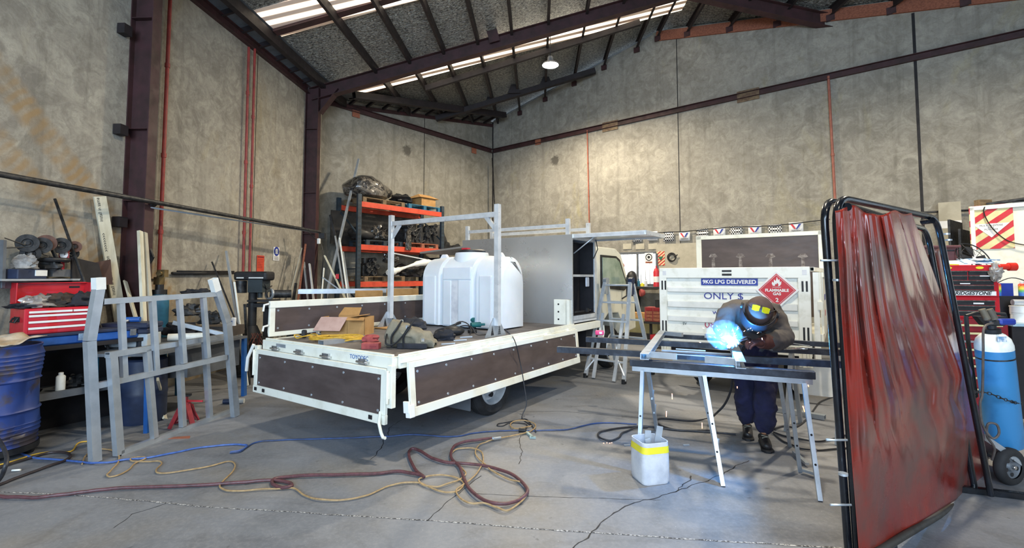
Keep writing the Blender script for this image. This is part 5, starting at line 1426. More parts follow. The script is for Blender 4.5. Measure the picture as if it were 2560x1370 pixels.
def pallet(loc, w, d, mat, label, rz_=0.0, M0=None):
    t = T('pallet', label, 'pallet', M=(M0 or RM) @ Matrix.Translation(loc) @ Matrix.Rotation(rz_, 4, 'Z'))
    for k in range(7):
        y = d * k / 6.0 * .92; m = MB(); m.bb((0, y, .11), (w, y + d * .09, .13)); t.p('deck_board', m, mat)
    for y in (0, d * .46, d * .92):
        m = MB(); m.bb((0, y, 0), (w, y + d * .08, .018)); t.p('bottom_board', m, mat)
        for x in (0, w / 2 - .05, w - .1):
            m = MB(); m.bb((x, y, .018), (x + .1, y + d * .08, .11)); t.p('block', m, mat)
    return t
pallet((.12, .02, ZA + .066), 1.25, .85, MT['wood'], 'weathered wooden pallet on the top of the rack under the wrapped load')
pallet((1.5, .02, ZA + .066), 1.12, .85, MT['tealblue'], 'blue painted pallet on the top right of the rack')
pallet((1.45, .02, ZB + .066), 1.1, .85, MT['timber'], 'reddish wooden pallet on the middle shelf under the engines')
pallet((.2, .02, ZC + .066), 1.2, .85, MT['wood'], 'wooden pallet on the bottom shelf of the rack')
pallet((.25, .05, ZB + .066), 1.1, .8, MT['rackblue'], 'dark blue pallet on the middle shelf, left side')
def rl(name, loc, sc, seed, mat, label, cat, amp=.3, freq=2.2):
    m = lump((0, 0, 0), sc, seed, amp, freq, 26, 16); m2 = MB(); m2.add([RM @ (v + Vector(loc)) for v in m.v], m.f, True); return one(name, m2, mat, label, cat)
rl('wrapped_load', (.5, .42, ZA + .43), (.62, .42, .36), 41, MT['film'], 'large dark load in clear film on the top left of the rack', 'load', .16, 1.3)
rl('black_casting', (1.55, .4, ZA + .34), (.32, .25, .14), 43, MT['black'], 'flat black casting on top of the rack beside the wooden crate', 'part', .25, 2)
m = MB(); m.bb((2.0, .1, ZA + .2), (2.5, .7, ZA + .42), RM); m.add([RM @ Vector(q) for q in ((1.92, .05, ZA + .43), (2.6, .05, ZA + .43), (2.45, .3, ZA + .55), (2.05, .3, ZA + .55), (1.92, .75, ZA + .43), (2.6, .75, ZA + .43))], [(0, 1, 2, 3), (3, 2, 5, 4), (0, 3, 4), (1, 5, 2), (0, 4, 5, 1)])
one('open_carton', m, MT['card'], 'brown carton with open lid on the blue pallet at the top of the rack', 'box')
# sheet goods, engines and parts on the middle shelf
m = MB(); m.bb((-.25, .8, ZB + .1), (2.35, .84, ZA - .1), RM); one('dark_sheet', m, pm('dark_gloss_sheet', '2c2b2a', '403d3a', 2, rough=.25), 'large dark glossy sheet standing at the back of the middle shelf', 'sheet')
rs = random.Random(12)
def engine(loc, s_, label, seed, tubes=5):
    t = T('engine_assembly', label, 'engine', M=RM @ Matrix.Translation(loc)); r_ = random.Random(seed)
    m = MB(); m.bb((-.24 * s_, -.2 * s_, 0), (.24 * s_, .2 * s_, .3 * s_)); t.p('engine_block', m, MT['engine'], bevel=.02)
    for k in range(tubes):
        x = r_.uniform(-.24, .24) * s_; z = r_.uniform(.05, .5) * s_; m = MB(); m.cyl((x, -.28 * s_, z), (x + r_.uniform(-.05, .05), .1, z), r_.uniform(.04, .08) * s_, 12); m.torus(.06 * s_, .015 * s_, frame((x, -.29 * s_, z), (0, 0, 1), (0, 1, 0)), 14, 5)
        t.p('cylinder_port', m, MT['engine'])
    for k in range(4):
        pts = [Vector((r_.uniform(-.25, .25) * s_, -.22 * s_, r_.uniform(.0, .5) * s_)) for _ in range(4)]; m = MB(); m.tube(smooth_path(pts, 4), .018 * s_, 6); t.p('pipework', m, MT['black'])
    m = MB(); m.cyl((-.1 * s_, -.05, .3 * s_), (-.1 * s_, -.05, .5 * s_), .09 * s_, 14); m.bb((0, -.1 * s_, .3 * s_), (.2 * s_, .1 * s_, .46 * s_)); t.p('top_housing', m, MT['engine'])
engine((1.78, .4, ZB + .2), 1.0, 'oily engine on the middle shelf, left of the pair', 1)
engine((2.28, .4, ZB + .2), 1.05, 'oily engine on the middle shelf next to the right upright', 2)
engine((.5, .4, ZC + .2), .9, 'greasy gearbox on the bottom shelf of the rack', 3)
rl('plastic_wrapped_part', (.75, .3, ZB + .36), (.2, .16, .2), 51, MT['film'], 'part in crumpled clear plastic on the middle shelf', 'part', .4, 3)
rl('black_wheel_arch', (.35, .4, ZB + .33), (.34, .22, .2), 52, MT['black'], 'black rounded panel on the left of the middle shelf', 'panel', .15, 1.5)
rl('hanging_film', (1.45, -.06, ZB + .15), (.09, .03, .32), 53, MT['film'], 'strip of clear film hanging over the middle shelf beam', 'film', .3, 3)
rl('dark_panel_stack', (2.85, .45, ZB + .35), (.36, .12, .38), 54, MT['ink'], 'dark car body panels sticking out beside the right upright', 'panels', .2, 1.5)
rl('film_bundle', (1.05, .15, ZC + .62), (.2, .15, .17), 55, MT['film'], 'clear plastic bundle above the white tarpaulin roll', 'bundle', .3, 3)
m = MB(); pts = [RM @ Vector(q) for q in ((.75, -.12, ZC + .28), (1.1, -.1, ZC + .36), (1.6, -.1, ZC + .5), (2.1, -.1, ZC + .58), (2.3, -.1, ZC + .5))]
m.tube(smooth_path(pts, 6), [.06 + .03 * math.sin(k * .5) + .03 * noise.noise(Vector((k * .9, 0, 0))) for k in range(25)], 12); one('tarpaulin_roll', m, MT['whitedirty'], 'rolled white tarpaulin lying across the bottom shelf of the rack', 'tarpaulin')
m = MB(); m.beam(RM @ Vector((.9, -.1, ZC + .78)), RM @ Vector((2.5, -.1, ZC + .58)), .05, .03); one('aluminium_strip', m, MT['alu'], 'thin aluminium strip lying slanting below the middle shelf', 'strip')
rl('dark_heap', (1.7, .4, ZC + .28), (.5, .3, .2), 56, MT['engine'], 'heap of dark parts on the right of the bottom shelf', 'parts', .35, 2.5)
for k, (x, y, z, sx, sz) in enumerate(((3.25, .6, ZB + .1, .3, .25), (3.7, .55, ZB + .05, .35, .2))):
    rl('body_panel', (x, y, z), (sx, .15, sz), 60 + k, MT['black'], ('black', 'small dark')[k] + ' car part piled beyond the rack beside the tool box door', 'part', .25, 2)
m = MB(); q = RM @ Vector((3.4, .5, 0)); m.bb((2.95, .3, 0), (4.1, .9, ZB - .15), RM); one('parts_cabinet', m, MT['dark'], 'dark cabinet standing beyond the rack against the wall', 'cabinet')
a, b = onA(1233, 420, .12), onA(1236, 660, .12); a = P(1231, 395, 16.2); b = P(1240, 600, 15.9); d = b - a; b = a + d * (a.z / -d.z); rod('corner_rod', a, b, .025, MT['engine'], 'thin dark pole standing in the corner of the room', 'pole')

# ================================================================ ladder
fL, fR = F(1464, 944), F(1560, 960)
ld = (fR - fL); ld.z = 0; lw = ld.length; ld.normalize(); lb = Vector((-ld.y, ld.x, 0)) if ld.x > 0 else ld
LM = Matrix((ld, lb, Z3)).transposed().to_4x4(); LM.translation = fL
t = T('step_ladder', 'folding aluminium ladder standing between the two trucks', 'ladder', M=LM)
AX, AZ, AD_ = lw / 2, 1.54, .47
def lr(name, a, b, w=.06, h=.025, mat='alu'):
    m = MB(); m.beam(a, b, w, h, up=X3); return t.p(name, m, MT[mat])
for side, y0 in ((1, 0.0), (-1, 2 * AD_)):
    for s_, x in ((-1, 0.0), (1, lw)):
        xt = AX + s_ * .23
        r_ = lr('rail', (x, y0, .04), (xt, AD_ - side * .03, AZ), .03, .06)
        m = MB(); m.box((x, y0, .035), (.05, .075, .07)); t.p('rubber_foot', m, MT['black'], r_, bevel=.005)
        if side == 1:
            xi = x - s_ * .16; r2 = lr('inner_rail', (xi, y0 - .02, .02), (AX + s_ * .19, y0 + (AD_ - y0) * .62, AZ * .66), .025, .05)
            m = MB(); m.beam((x, y0, .1 + .02), (AX + s_ * (lw / 2 - .14), y0 + .08, .32), .015, .02); t.p('corner_brace', m, MT['alu'])
    for k, z in enumerate((.3, .6, .9, 1.19, 1.47)):
        f = z / AZ; y = y0 + (AD_ - side * .03 - y0) * f; hw = (lw / 2) * (1 - f) + .23 * f
        m = MB(); m.box((AX, y, z), (hw * 2 - .02, .05, .028)); t.p('rung', m, MT['alu'], bevel=.003)
for s_ in (-1, 1):
    m = MB(); m.cyl((AX + s_ * .2, AD_, AZ), (AX + s_ * .27, AD_, AZ), .055, 16); m.bb((AX + s_ * .235 - .02, AD_ - .05, AZ - .22), (AX + s_ * .235 + .02, AD_ + .05, AZ + .02)); t.p('hinge', m, MT['navy'] if s_ > 0 else MT['galv'])

# ================================================================ welding bench (long trestle) and the steel on it
tl, tr_ = F(1590, 905, .84), F(2030, 936, .84)
td = (tr_ - tl).normalized(); tn = Vector((td.y, -td.x, 0))          # tn points at the camera
tlen = (tr_ - tl).length
WM = Matrix((td, -tn, Z3)).transposed().to_4x4(); WM.translation = Vector((tl.x, tl.y, 0))
t = T('welding_trestle', 'long steel trestle with splayed galvanised legs carrying the welding job', 'trestle', M=WM)
WI = WM.inverted()
m = MB(); m.bb((-.03, -.03, .765), (tlen + .0, .03, .805)); t.p('top_rail', m, MT['galv'])
m = MB(); m.bb((-.05, -.035, .807), (tlen + .02, .035, .865)); t.p('top_bar', m, MT['blacksteel'], bevel=.003)
def leg(px, py, xt, yt, name='leg', w=.05):
    b = WI @ F(px, py); m = MB(); a = Vector((xt, yt, .77)); m.rhs(b, a, w, .03, up=X3, t=.003); l_ = t.p(name, m, MT['galv'])
    for k in (.3, .55):
        c = b.lerp(a, k); m = MB(); m.cyl(c + Vector((0, -.022, 0)), c + Vector((0, -.03, 0)), .008, 8); t.p('bolt_hole', m, MT['dark'], l_)
    return l_
leg(1597, 1185, .06, -.03); leg(1642, 1074, .1, .03); leg(1808, 1215, .57, -.03); leg(1795, 1142, .53, .03); leg(2050, 1252, tlen - .06, -.03); leg(2000, 1178, tlen - .16, .03)
leg(1975, 1115, tlen - .22, .05, w=.045)
for (px, py, xt, k) in ((1642, 1074, .1, .38), (1642, 1074, .1, .62), (1808, 1215, .57, .34), (2050, 1252, tlen - .06, .36)):
    b = WI @ F(px, py); c = b.lerp(Vector((xt, 0, .77)), k); m = MB(); m.cyl(c + Vector((.0, .01, -.04)), c + Vector((.012, .022, .05)), .014, 10); t.p('height_pin', m, MT['galv'])
for (px, py, px2, py2) in ((2008, 1175, 2040, 1185), (1985, 1130, 2018, 1160)):
    a, b = WI @ F(px, py, .03), WI @ F(px2, py2, .03); m = MB(); m.beam(a, b, .03, .02); t.p('foot_plate', m, MT['galv'])
ZW = .865
def zt(px, py, z): return F(px, py, z)
# black box-section beams lying across the trestle
def rhsbar(px1, py1, px2, py2, z, w, h, mat, name, label, cat='steel', hollow=True):
    a, b = zt(px1, py1, z + h), zt(px2, py2, z + h); a.z = b.z = z + h / 2; m = MB()
    m.rhs(a, b, w, h, t=.004) if hollow else m.beam(a, b, w, h); return one(name, m, MT[mat], label, cat, bevel=0), a, b
rhsbar(1394, 866, 2120, 903, .0 + ZW, .06, .055, 'blacksteel', 'steel_box_section', 'nearest long black steel box section reaching left towards the truck')
rhsbar(1466, 842, 2140, 876, .0 + ZW, .06, .055, 'blacksteel', 'steel_box_section', 'second long black steel box section, with the pink tape measure on it')
rhsbar(1640, 833, 2120, 858, .0 + ZW, .05, .05, 'blacksteel', 'steel_box_section', 'farthest black steel box section behind the welding job')
rhsbar(1655, 874, 1830, 884, .0 + ZW, .03, .03, 'galv', 'steel_flat', 'thin galvanised strip lying between the two near box sections')
# two floor trestles that carry the far beams
t = T('back_trestle', 'short steel trestle behind the welding job on the right', 'trestle', F(2010, 1040) + Vector((0, 0, 0)))
a, b = F(1985, 900, .86), F(2095, 908, .86)
q0 = zt(2030, 872, .86)
m = MB(); m.beam(q0 + Vector((-.15, .25, -.03)), q0 + Vector((.22, -.25, -.03)), .05, .045); t.w('top_rail', m, MT['galv'])
for s_ in (-1, 1):
    for d_ in (-1, 1):
        m = MB(); c = q0 + Vector((s_ * .13 + .03, -s_ * .2, -.05)); m.beam(c, Vector((c.x + d_ * .16, c.y + d_ * .14, .0)), .04, .03); t.w('leg', m, MT['galv'])
# the frame being welded
z0 = ZW + .057
wj = T('welded_frame', 'small galvanised steel frame with cut-out plates being welded on the trestle', 'steel frame', zt(1740, 880, z0))
def wpart(name, q1, q2, w, h, mat='galv', up=None, chan=True, dz=0.0):
    a, b = zt(*q1, z0 + h), zt(*q2, z0 + h); a.z = b.z = z0 + h / 2 + dz; m = MB()
    (m.channel if chan else m.beam)(a, b, w, h, *(([.005] if chan else []))); return wj.w(name, m, MT[mat])
wpart('left_channel', (1611, 884), (1656, 826), .07, .05)
wpart('back_tab', (1652, 827), (1706, 832), .04, .045, chan=False)
wpart('back_tab', (1762, 834), (1812, 837), .04, .045, chan=False)
wpart('right_channel', (1852, 903), (1828, 846), .07, .055)
a, b = zt(1616, 886, z0 + .03), zt(1692, 891, z0 + .03)
for (x1, y1, x2, y2, h, nm) in ((1616, 878, 1692, 884, .05, 'front_plate'), (1762, 889, 1850, 897, .055, 'front_plate')):
    wpart(nm, (x1, y1), (x2, y2), .012, h, chan=False)
for (x1, y1, x2, y2, h, dz) in ((1690, 884, 1764, 889, .008, .045), (1690, 884, 1764, 889, .008, -.002)):
    wpart('front_strip', (x1, y1), (x2, y2), .012, h, chan=False, dz=dz)
q = zt(1499, 838, ZW + .055); q.z = ZW + .057; t = T('tape_measure', 'bright pink tape measure standing on the second black beam', 'tape measure', q, -.3)
m = MB(); m.bb((-.05, -.02, 0), (.05, .025, .055)); t.p('case', m, MT['pink'], bevel=.015, segs=2); m = MB(); m.bb((.0, -.023, .015), (.03, -.02, .04)); t.p('label', m, MT['signwhite'])
# clamps lying on the right of the beams
def plier(px, py, ang, label):
    q = zt(px, py, z0 + .01); q.z = z0 + .0; t = T('locking_pliers', label, 'pliers', q, ang)
    for s_ in (-1, 1):
        m = MB(); m.tube([(-.18, s_ * .035, .012), (-.05, s_ * .02, .012), (.02, s_ * .012, .015), (.06, s_ * .03, .015), (.09, s_ * .008, .015)], .009, 8); t.p('handle', m, MT['chrome'])
plier(1990, 872, -.2, 'chrome locking pliers lying on the beams at the right, nearer the screen'); 
m = MB(); m.beam(zt(1928, 875, z0), zt(1975, 862, z0) + Z3 * .015, .03, .008); m.beam(zt(1975, 862, z0) + Z3 * .015, zt(2025, 868, z0) + Z3 * .01, .025, .008); one('steel_strip', m, MT['chrome'], 'bent bright strip lying beside the locking pliers', 'strip')

# ---- cut down jerrycan with offcuts
q = F(1627, 1200); q.y += .02
t = T('offcut_bucket', 'cut-down white plastic jerrycan with a yellow rim on the floor, full of offcuts', 'bucket', q, .25)
def rsq(w, d, r, n=5):
    pts = []
    for cx, cy, a0 in ((w - r, d - r, 0), (-w + r, d - r, 90), (-w + r, -d + r, 180), (w - r, -d + r, 270)):
        for k in range(n): a = math.radians(a0 + 90 * k / (n - 1)); pts.append((cx + r * math.cos(a), cy + r * math.sin(a)))
    return pts
def loft(secs, cap=True):
    m = MB(); n = len(secs[0][0]); vs = [(x, y, z) for pts, z in secs for x, y in pts]
    fs = [(i * n + k, i * n + (k + 1) % n, (i + 1) * n + (k + 1) % n, (i + 1) * n + k) for i in range(len(secs) - 1) for k in range(n)]
    m.add(vs, fs, True)
    if cap: m.add(vs, [tuple(range(n))[::-1]], False)
    return m
t.p('bucket_body', loft([(rsq(.1, .1, .03), .012), (rsq(.11, .11, .04), 0.0), (rsq(.12, .12, .045), .03), (rsq(.118, .118, .045), .2), (rsq(.114, .114, .045), .315), (rsq(.108, .108, .042), .315), (rsq(.11, .11, .042), .2), (rsq(.11, .11, .04), .03), (rsq(.001, .001, .0005), .03)]), MT['bucket'])
t.p('yellow_band', loft([(rsq(.1195, .1195, .046), .235), (rsq(.1165, .1165, .046), .285)], False), MT['yellowtape'])
m = MB(); m.bb((.119, -.05, .08), (.1205, .06, .24)); t.p('green_label', m, MT['green'])
qq = q.copy()
for i, (dx, dy, w, h, tx, lab) in enumerate(((-.02, .02, .05, .33, .1, 'flat galvanised offcut standing in the bucket, the dull wide one'), (.03, .03, .05, .36, .35, 'bright offcut leaning right in the bucket'), (-.07, .0, .03, .24, -.1, 'short dark offcut at the left of the bucket'), (.02, -.03, .04, .28, -.2, 'short steel offcut at the front of the bucket'))):
    a = q + Vector((dx, dy, .035)); b = a + Vector((tx * .2, .02, h)); bar('steel_offcut', (a, b), w, .012, MT['galv' if i != 2 else 'engine'], lab, 'offcut', up=Y3)
for i, (px, py) in enumerate(((1568, 1115), (1716, 1115), (1644, 1072))):
    q = F(px, py); m = MB(); m.beam(q + Vector((-.03, 0, .008)), q + Vector((.03, .01, .008)), .015, .012); one('floor_offcut', m, MT['galv'], 'small bright steel offcut lying on the floor near the trestle legs', 'offcut', 'small offcuts on the floor by the trestle')
a, b = F(1937, 1028), F(2063, 1050); a.z = b.z = .028; bar('steel_channel', (a, b), .08, .05, MT['galv'], 'galvanised channel lying on the floor behind the trestle', 'channel', hollow=True)

# ================================================================ second truck (gas delivery truck) with the white tail lift
gl = P(1650, 690, 7.0); gl.z = 0
GX = Vector((math.cos(TY), -math.sin(TY), 0)); GY = TD
GM = Matrix((GX, GY, Z3)).transposed().to_4x4(); GM.translation = gl; GI = GM.inverted()
def gp_(px, py, y=0.0): return GI @ onpl(px, py, gl + GY * y, GY)
GW = gp_(2027, 760).x
lt = T('gas_delivery_truck', 'white flat-deck truck with a ribbed tail lift and flammable gas sign, behind the welder', 'truck', M=GM)
ZT, ZB2 = 1.73, .62
m = MB(); m.bb((0, 0, ZB2), (GW, .03, ZT)); tlift = lt.p('tail_lift', m, MT['whitedirty'])
m = MB(); m.bb((0, -.035, ZT - .14), (GW, 0, ZT)); m.bb((0, -.035, ZB2), (.1, 0, ZT - .14)); m.bb((GW - .13, -.035, ZB2), (GW, 0, ZT - .14)); m.bb((.1, -.03, ZB2), (GW - .13, 0, ZB2 + .12)); lt.p('lift_frame', m, MT['whitedirty'], tlift, bevel=.006)
for py0, py1 in ((718, 730), (752, 768), (789, 803), (828, 838)):
    z1, z0_ = gp_(1700, py0).z, gp_(1700, py1).z; m = MB(); m.bb((.11, -.03, z0_), (GW - .14, .0, z1)); lt.p('rib', m, MT['white'], tlift, bevel=.008)
for x in (.03, GW - .09):
    for z0_, z1 in ((1.42, 1.55), (.82, .98)):
        for dx in (0, .045):
            m = MB(); m.bb((x + dx, -.038, z0_), (x + dx + .022, -.034, z1)); lt.p('reflector_strip', m, MT['ink'], tlift)
a = gp_(1806, 680); m = MB(); m.bb((a.x, -.038, a.z - .0), (a.x + .12, -.034, a.z + .025)); m.bb((a.x, -.038, a.z - .05), (a.x + .12, -.034, a.z - .022)); lt.p('lock_slot', m, MT['ink'], tlift)
a, b = gp_(1753, 697), gp_(1895, 713)
m = MB(); m.bb((a.x, -.012, b.z - .005), (b.x, -.004, a.z + .005)); bn = lt.p('blue_banner', m, MT['signblue'], tlift)
def gtext(px, py, body, size, mat, sx=1.0, par=None, bold=0.0, y=-.006):
    c = gp_(px, py); lt.p('lettering', text_mb(body, size, face_frame((c.x, y, c.z), (1, 0, 0)), .001, bold=bold, sx=sx), MT[mat], par or tlift)
gtext(1822, 705, '9KG LPG DELIVERED', .073, 'signwhite', 1.0, bn, .002, -.014)
gtext(1808, 741, 'ONLY $', .125, 'letterblue', 1.15)
gtext(1806, 781, 'www.', .085, 'letterblue', 1.25); gtext(1790, 813, '0800', .13, 'letterred', 1.15)
gtext(1712, 809, 'SV', .05, 'ink')
m = MB(); a = gp_(1672, 680); 
for xx in (.05, GW - .08): m.bb((xx, -.038, ZT - .1), (xx + .05, -.034, ZT - .04))
lt.p('corner_badge', m, MT['bucket'], tlift)
# diamond sign
c = gp_(1943, 725); hd = (gp_(1998, 728).x - gp_(1889, 728).x) / 2
DM = face_frame((c.x, -.045, c.z), (1, 0, 0)) @ Matrix.Rotation(math.pi / 4, 4, 'Z') @ Matrix.Translation((0, 0, 0))
s_ = hd * .707
m = MB(); m.bb((-s_, -s_, -.004), (s_, s_, 0), DM); ds = lt.p('flammable_gas_sign', m, MT['signwhite'], bevel=.002)
m = MB(); m.bb((-s_ * .86, -s_ * .86, .0), (s_ * .86, s_ * .86, .002), DM); rd = lt.p('red_diamond', m, MT['signred'], ds)
m = MB(); k = s_ * .8; w_ = s_ * .018
for a_, b_ in (((-k, -k), (k, -k + w_)), ((-k, k - w_), (k, k)), ((-k, -k), (-k + w_, k)), ((k - w_, -k), (k, k))): m.bb((a_[0], a_[1], .002), (b_[0], b_[1], .004), DM)
lt.p('sign_border', m, MT['signwhite'], ds)
DF = face_frame((c.x, -.048, c.z), (1, 0, 0))
lt.p('lettering', text_mb('FLAMMABLE', hd * .2, DF @ Matrix.Translation((0, -hd * .02, 0)), .001, bold=.002), MT['signwhite'], ds)
lt.p('lettering', text_mb('GAS', hd * .2, DF @ Matrix.Translation((0, -hd * .2, 0)), .001, bold=.002), MT['signwhite'], ds)
lt.p('lettering', text_mb('2', hd * .28, DF @ Matrix.Translation((0, -hd * .52, 0)), .001, bold=.002), MT['signwhite'], ds)
fl_ = [(-.16, .0), (-.2, .1), (-.18, .2), (-.12, .14), (-.1, .3), (-.03, .22), (.02, .42), (.07, .26), (.12, .33), (.14, .17), (.2, .22), (.19, .08), (.13, 0), (.06, -.02), (.08, .06), (.03, .14), (-.02, .06), (-.06, .1), (-.07, .0)]
m = MB(); m.prism([(x * hd * 1.1, (y + .2) * hd * 1.1) for x, y in fl_], .001, DF @ Matrix.Translation((0, 0, .001))); m.bb((-hd * .2, hd * .14, .001), (hd * .2, hd * .16, .002), DF); lt.p('flame_symbol', m, MT['signwhite'], ds)
# headboard of the truck standing up behind the tail lift
hy = 1.55; a, b = gp_(1741, 592, hy), gp_(2060, 576, hy); hz = (a.z + b.z) / 2
m = MB(); m.bb((a.x + .08, hy, 1.0), (b.x - .08, hy + .02, hz - .06)); hb = lt.p('headboard_panel', m, MT['ply'])
m = MB(); m.bb((a.x, hy - .02, 1.0), (a.x + .08, hy + .03, hz)); m.bb((b.x - .08, hy - .02, 1.0), (b.x, hy + .03, hz)); m.bb((a.x, hy - .02, hz - .06), (b.x, hy + .03, hz)); lt.p('headboard_frame', m, MT['truckwhite'], hb, bevel=.005)
scr = pm('scuffed_patch', '8d8683', '5a504e', 18, lo=.4, hi=.6, rough=.7)
for px in (1783, 1851, 1926, 2007):
    c_ = gp_(px, 642, hy); m = MB(); m.prism([(-.035, .05), (.035, .05), (.07, 0), (.02, -.02), (.03, -.2), (-.03, -.2), (-.02, -.02), (-.07, 0)], .001, face_frame((c_.x, hy - .001, c_.z), (1, 0, 0))); lt.p('scuff_mark', m, scr, hb)
# body under and beside the lift
m = MB(); m.bb((.0, .05, .78), (GW + .12, hy + .1, .9)); lt.p('deck', m, MT['truckwhite'])
m = MB(); m.bb((.3, .1, .5), (.42, 4.3, .76)); m.bb((GW - .5, .1, .5), (GW - .38, 4.3, .76)); m.bb((.1, .02, .5), (GW - .1, .12, .62)); lt.p('chassis', m, MT['dark'])
m = MB(); m.bb((GW + .1, .1, .9), (GW + .13, hy + .1, 1.62)); m.bb((GW + .09, .08, 1.6), (GW + .14, hy + .1, 1.66)); sd = lt.p('side_panel', m, MT['truckwhite'])
m = MB(); m.rhs((GW + .06, .02, .55), (GW + .06, .02, 1.66), .06, .06); lt.p('corner_post', m, MT['whitedirty'])
m = MB(); m.rhs((GW + .02, .05, 1.7), (GW + .1, hy, 1.7), .05, .05); lt.p('top_rail', m, MT['whitedirty'])
for z, txt, mt_ in ((1.33, 'MASTER', 'letterblue'), (1.12, '0800', 'letterred')):
    lt.p('lettering', text_mb(txt, .11, face_frame((GW + .132, .75, z), (0, 1, 0)), .001, bold=.001), MT[mt_], sd)
m = MB(); m.cyl((GW + .1, .02, 1.3), (GW + .1, .02, 1.66), .02, 10); m.box((GW + .1, .0, 1.25), (.05, .06, .1)); lt.p('hinge_rod', m, MT['truckwhite'])
for x in (.02, GW - .14):
    m = MB(); m.bb((x, -.06, .5), (x + .12, .02, .74)); m.tube([(x + .02, -.07, .74), (x + .12, -.07, .72), (x + .13, -.07, .5)], .015, 6); m.cyl((x + .06, -.08, .5), (x + .06, -.08, .7), .025, 10); lt.p('lift_arm', m, MT['truckwhite'])
m = MB(); m.bb((.1, -.04, .5), (.22, -.02, .55)); lt.p('tail_lamp', m, MT['signred'])
for px0, px1, y_, zz0 in ((1683, 1772, .42, .14), (1980, 2092, .3, .1)):
    a, b = gp_(px0, 930, y_), gp_(px1, 930, y_); m = MB(); m.add(*(lambda q: (q.v, q.f))(MB().prism([(0, .05), (.03, .01), (.08, 0), (b.x - a.x - .08, 0), (b.x - a.x - .03, .01), (b.x - a.x, .05), (b.x - a.x, .38), (0, .38)], .02, face_frame((a.x, y_, zz0), (1, 0, 0)))))
    lt.p('mudguard', m, MT['white'])
wheel(lt, .72, .42 + .4, side=-1) if False else None
def gwheel(x, y):
    M = Matrix.Translation((x, y, .36)) @ Matrix.Rotation(math.pi / 2, 4, 'Y'); m = MB(); r, w = .36, .22
    m.lathe([(.2, -w / 2), (r - .04, -w / 2), (r, -w / 2 + .04), (r, w / 2 - .04), (r - .04, w / 2), (.2, w / 2), (.18, 0), (.2, -w / 2)], M, 30); lt.p('tyre', m, MT['rubber'])
    m = MB(); m.lathe([(.2, -w / 2 + .01), (.1, -.02), (0, -.02)], M, 20); m.lathe([(.2, w / 2 - .01), (.1, .02), (0, .02)], M, 20); lt.p('rim', m, MT['alu'])
for x in (.38, GW - .25):
    for y in (.85, 3.6): gwheel(x, y)
# cab of that truck, mostly out of sight
m = MB(); m.bb((.05, hy + .5, .7), (GW + .05, hy + 2.2, 1.6)); m.bb((.15, hy + .6, 1.6), (GW - .05, hy + 1.8, 1.95)); lt.p('cab', m, MT['truckwhite'], bevel=.06, segs=2)

# ================================================================ back right wall: bunting, board, signs, bench
def B(s, n, z): return MB_ @ Vector((s, n, z))
def bs(px, py, n=0.0):
    p = onB(px, py, n); return (p - CORNER).dot(BD), p.z
t = T('bunting_string', 'dark cord strung along the back wall with the small flags hanging from it', 'cord', onB(1850, 572, .06))
pts = [onB(x, y, .06) for x, y in ((1500, 595), (1560, 590), (1630, 583), (1671, 580), (1711, 579), (1756, 574), (1820, 568), (1887, 566), (1937, 564), (1990, 558), (2075, 548))]
m = MB(); m.tube(pts, .01, 6); t.w('cord', m, MT['black'])
cf = None
for i, (px, py) in enumerate(((1592, 594), (1631, 590), (1671, 592), (1711, 590), (1756, 584), (1798, 581), (1840, 578), (1887, 577), (1937, 574), (1990, 569))):
    c = onB(px, py, .05); kind = (i % 2 == 0)
    lab = 'black and white checkered flag' if kind else 'white flag with a red and blue V'
    lab += ', ' + ('behind the open box door', 'by the open box door', 'second checkered flag from the left', 'second V flag from the left', 'above the left end of the headboard', 'third V flag from the left', 'fourth checkered flag from the left', 'fourth V flag from the left', 'rightmost checkered flag', 'rightmost V flag, next to the curtain frame')[i]
    t = T('bunting_flag', lab, 'flag', c, group='small flags on the bunting along the back wall')
    FM_ = face_frame(c, BD); W_, H_ = .29, .25
    m = MB(); m.add([FM_ @ Vector((x * W_ - W_ / 2, y * H_ - H_ / 2, .012 * math.sin(x * 5 + i) * (1 - y))) for x in (0, .25, .5, .75, 1) for y in (0, .5, 1)], [(a * 3 + b, a * 3 + 3 + b, a * 3 + 4 + b, a * 3 + 1 + b) for a in range(4) for b in range(2)], True)
    fo = t.w('cloth', m, MT['checker'] if kind else MT['signwhite'], solid=.002)
    if not kind:
        for s_, mt_ in ((-1, 'signred'), (1, 'signblue')):
            m = MB(); q = [(s_ * .02, -.03), (s_ * .055, -.03) if False else (0, -.03), (s_ * .055, .07), (s_ * .1, .07), (s_ * .035, -.03)]
            m.prism([(0, -.03), (s_ * .06, .08), (s_ * .11, .08), (s_ * .03, -.03)][::s_], .003, FM_ @ Matrix.Translation((0, 0, .014))); t.w('v_mark', m, MT[mt_], fo)
        t.w('lettering', text_mb('Valvoline', .05, FM_ @ Matrix.Translation((0, -.07, .014)), .001), MT['ink'], fo)
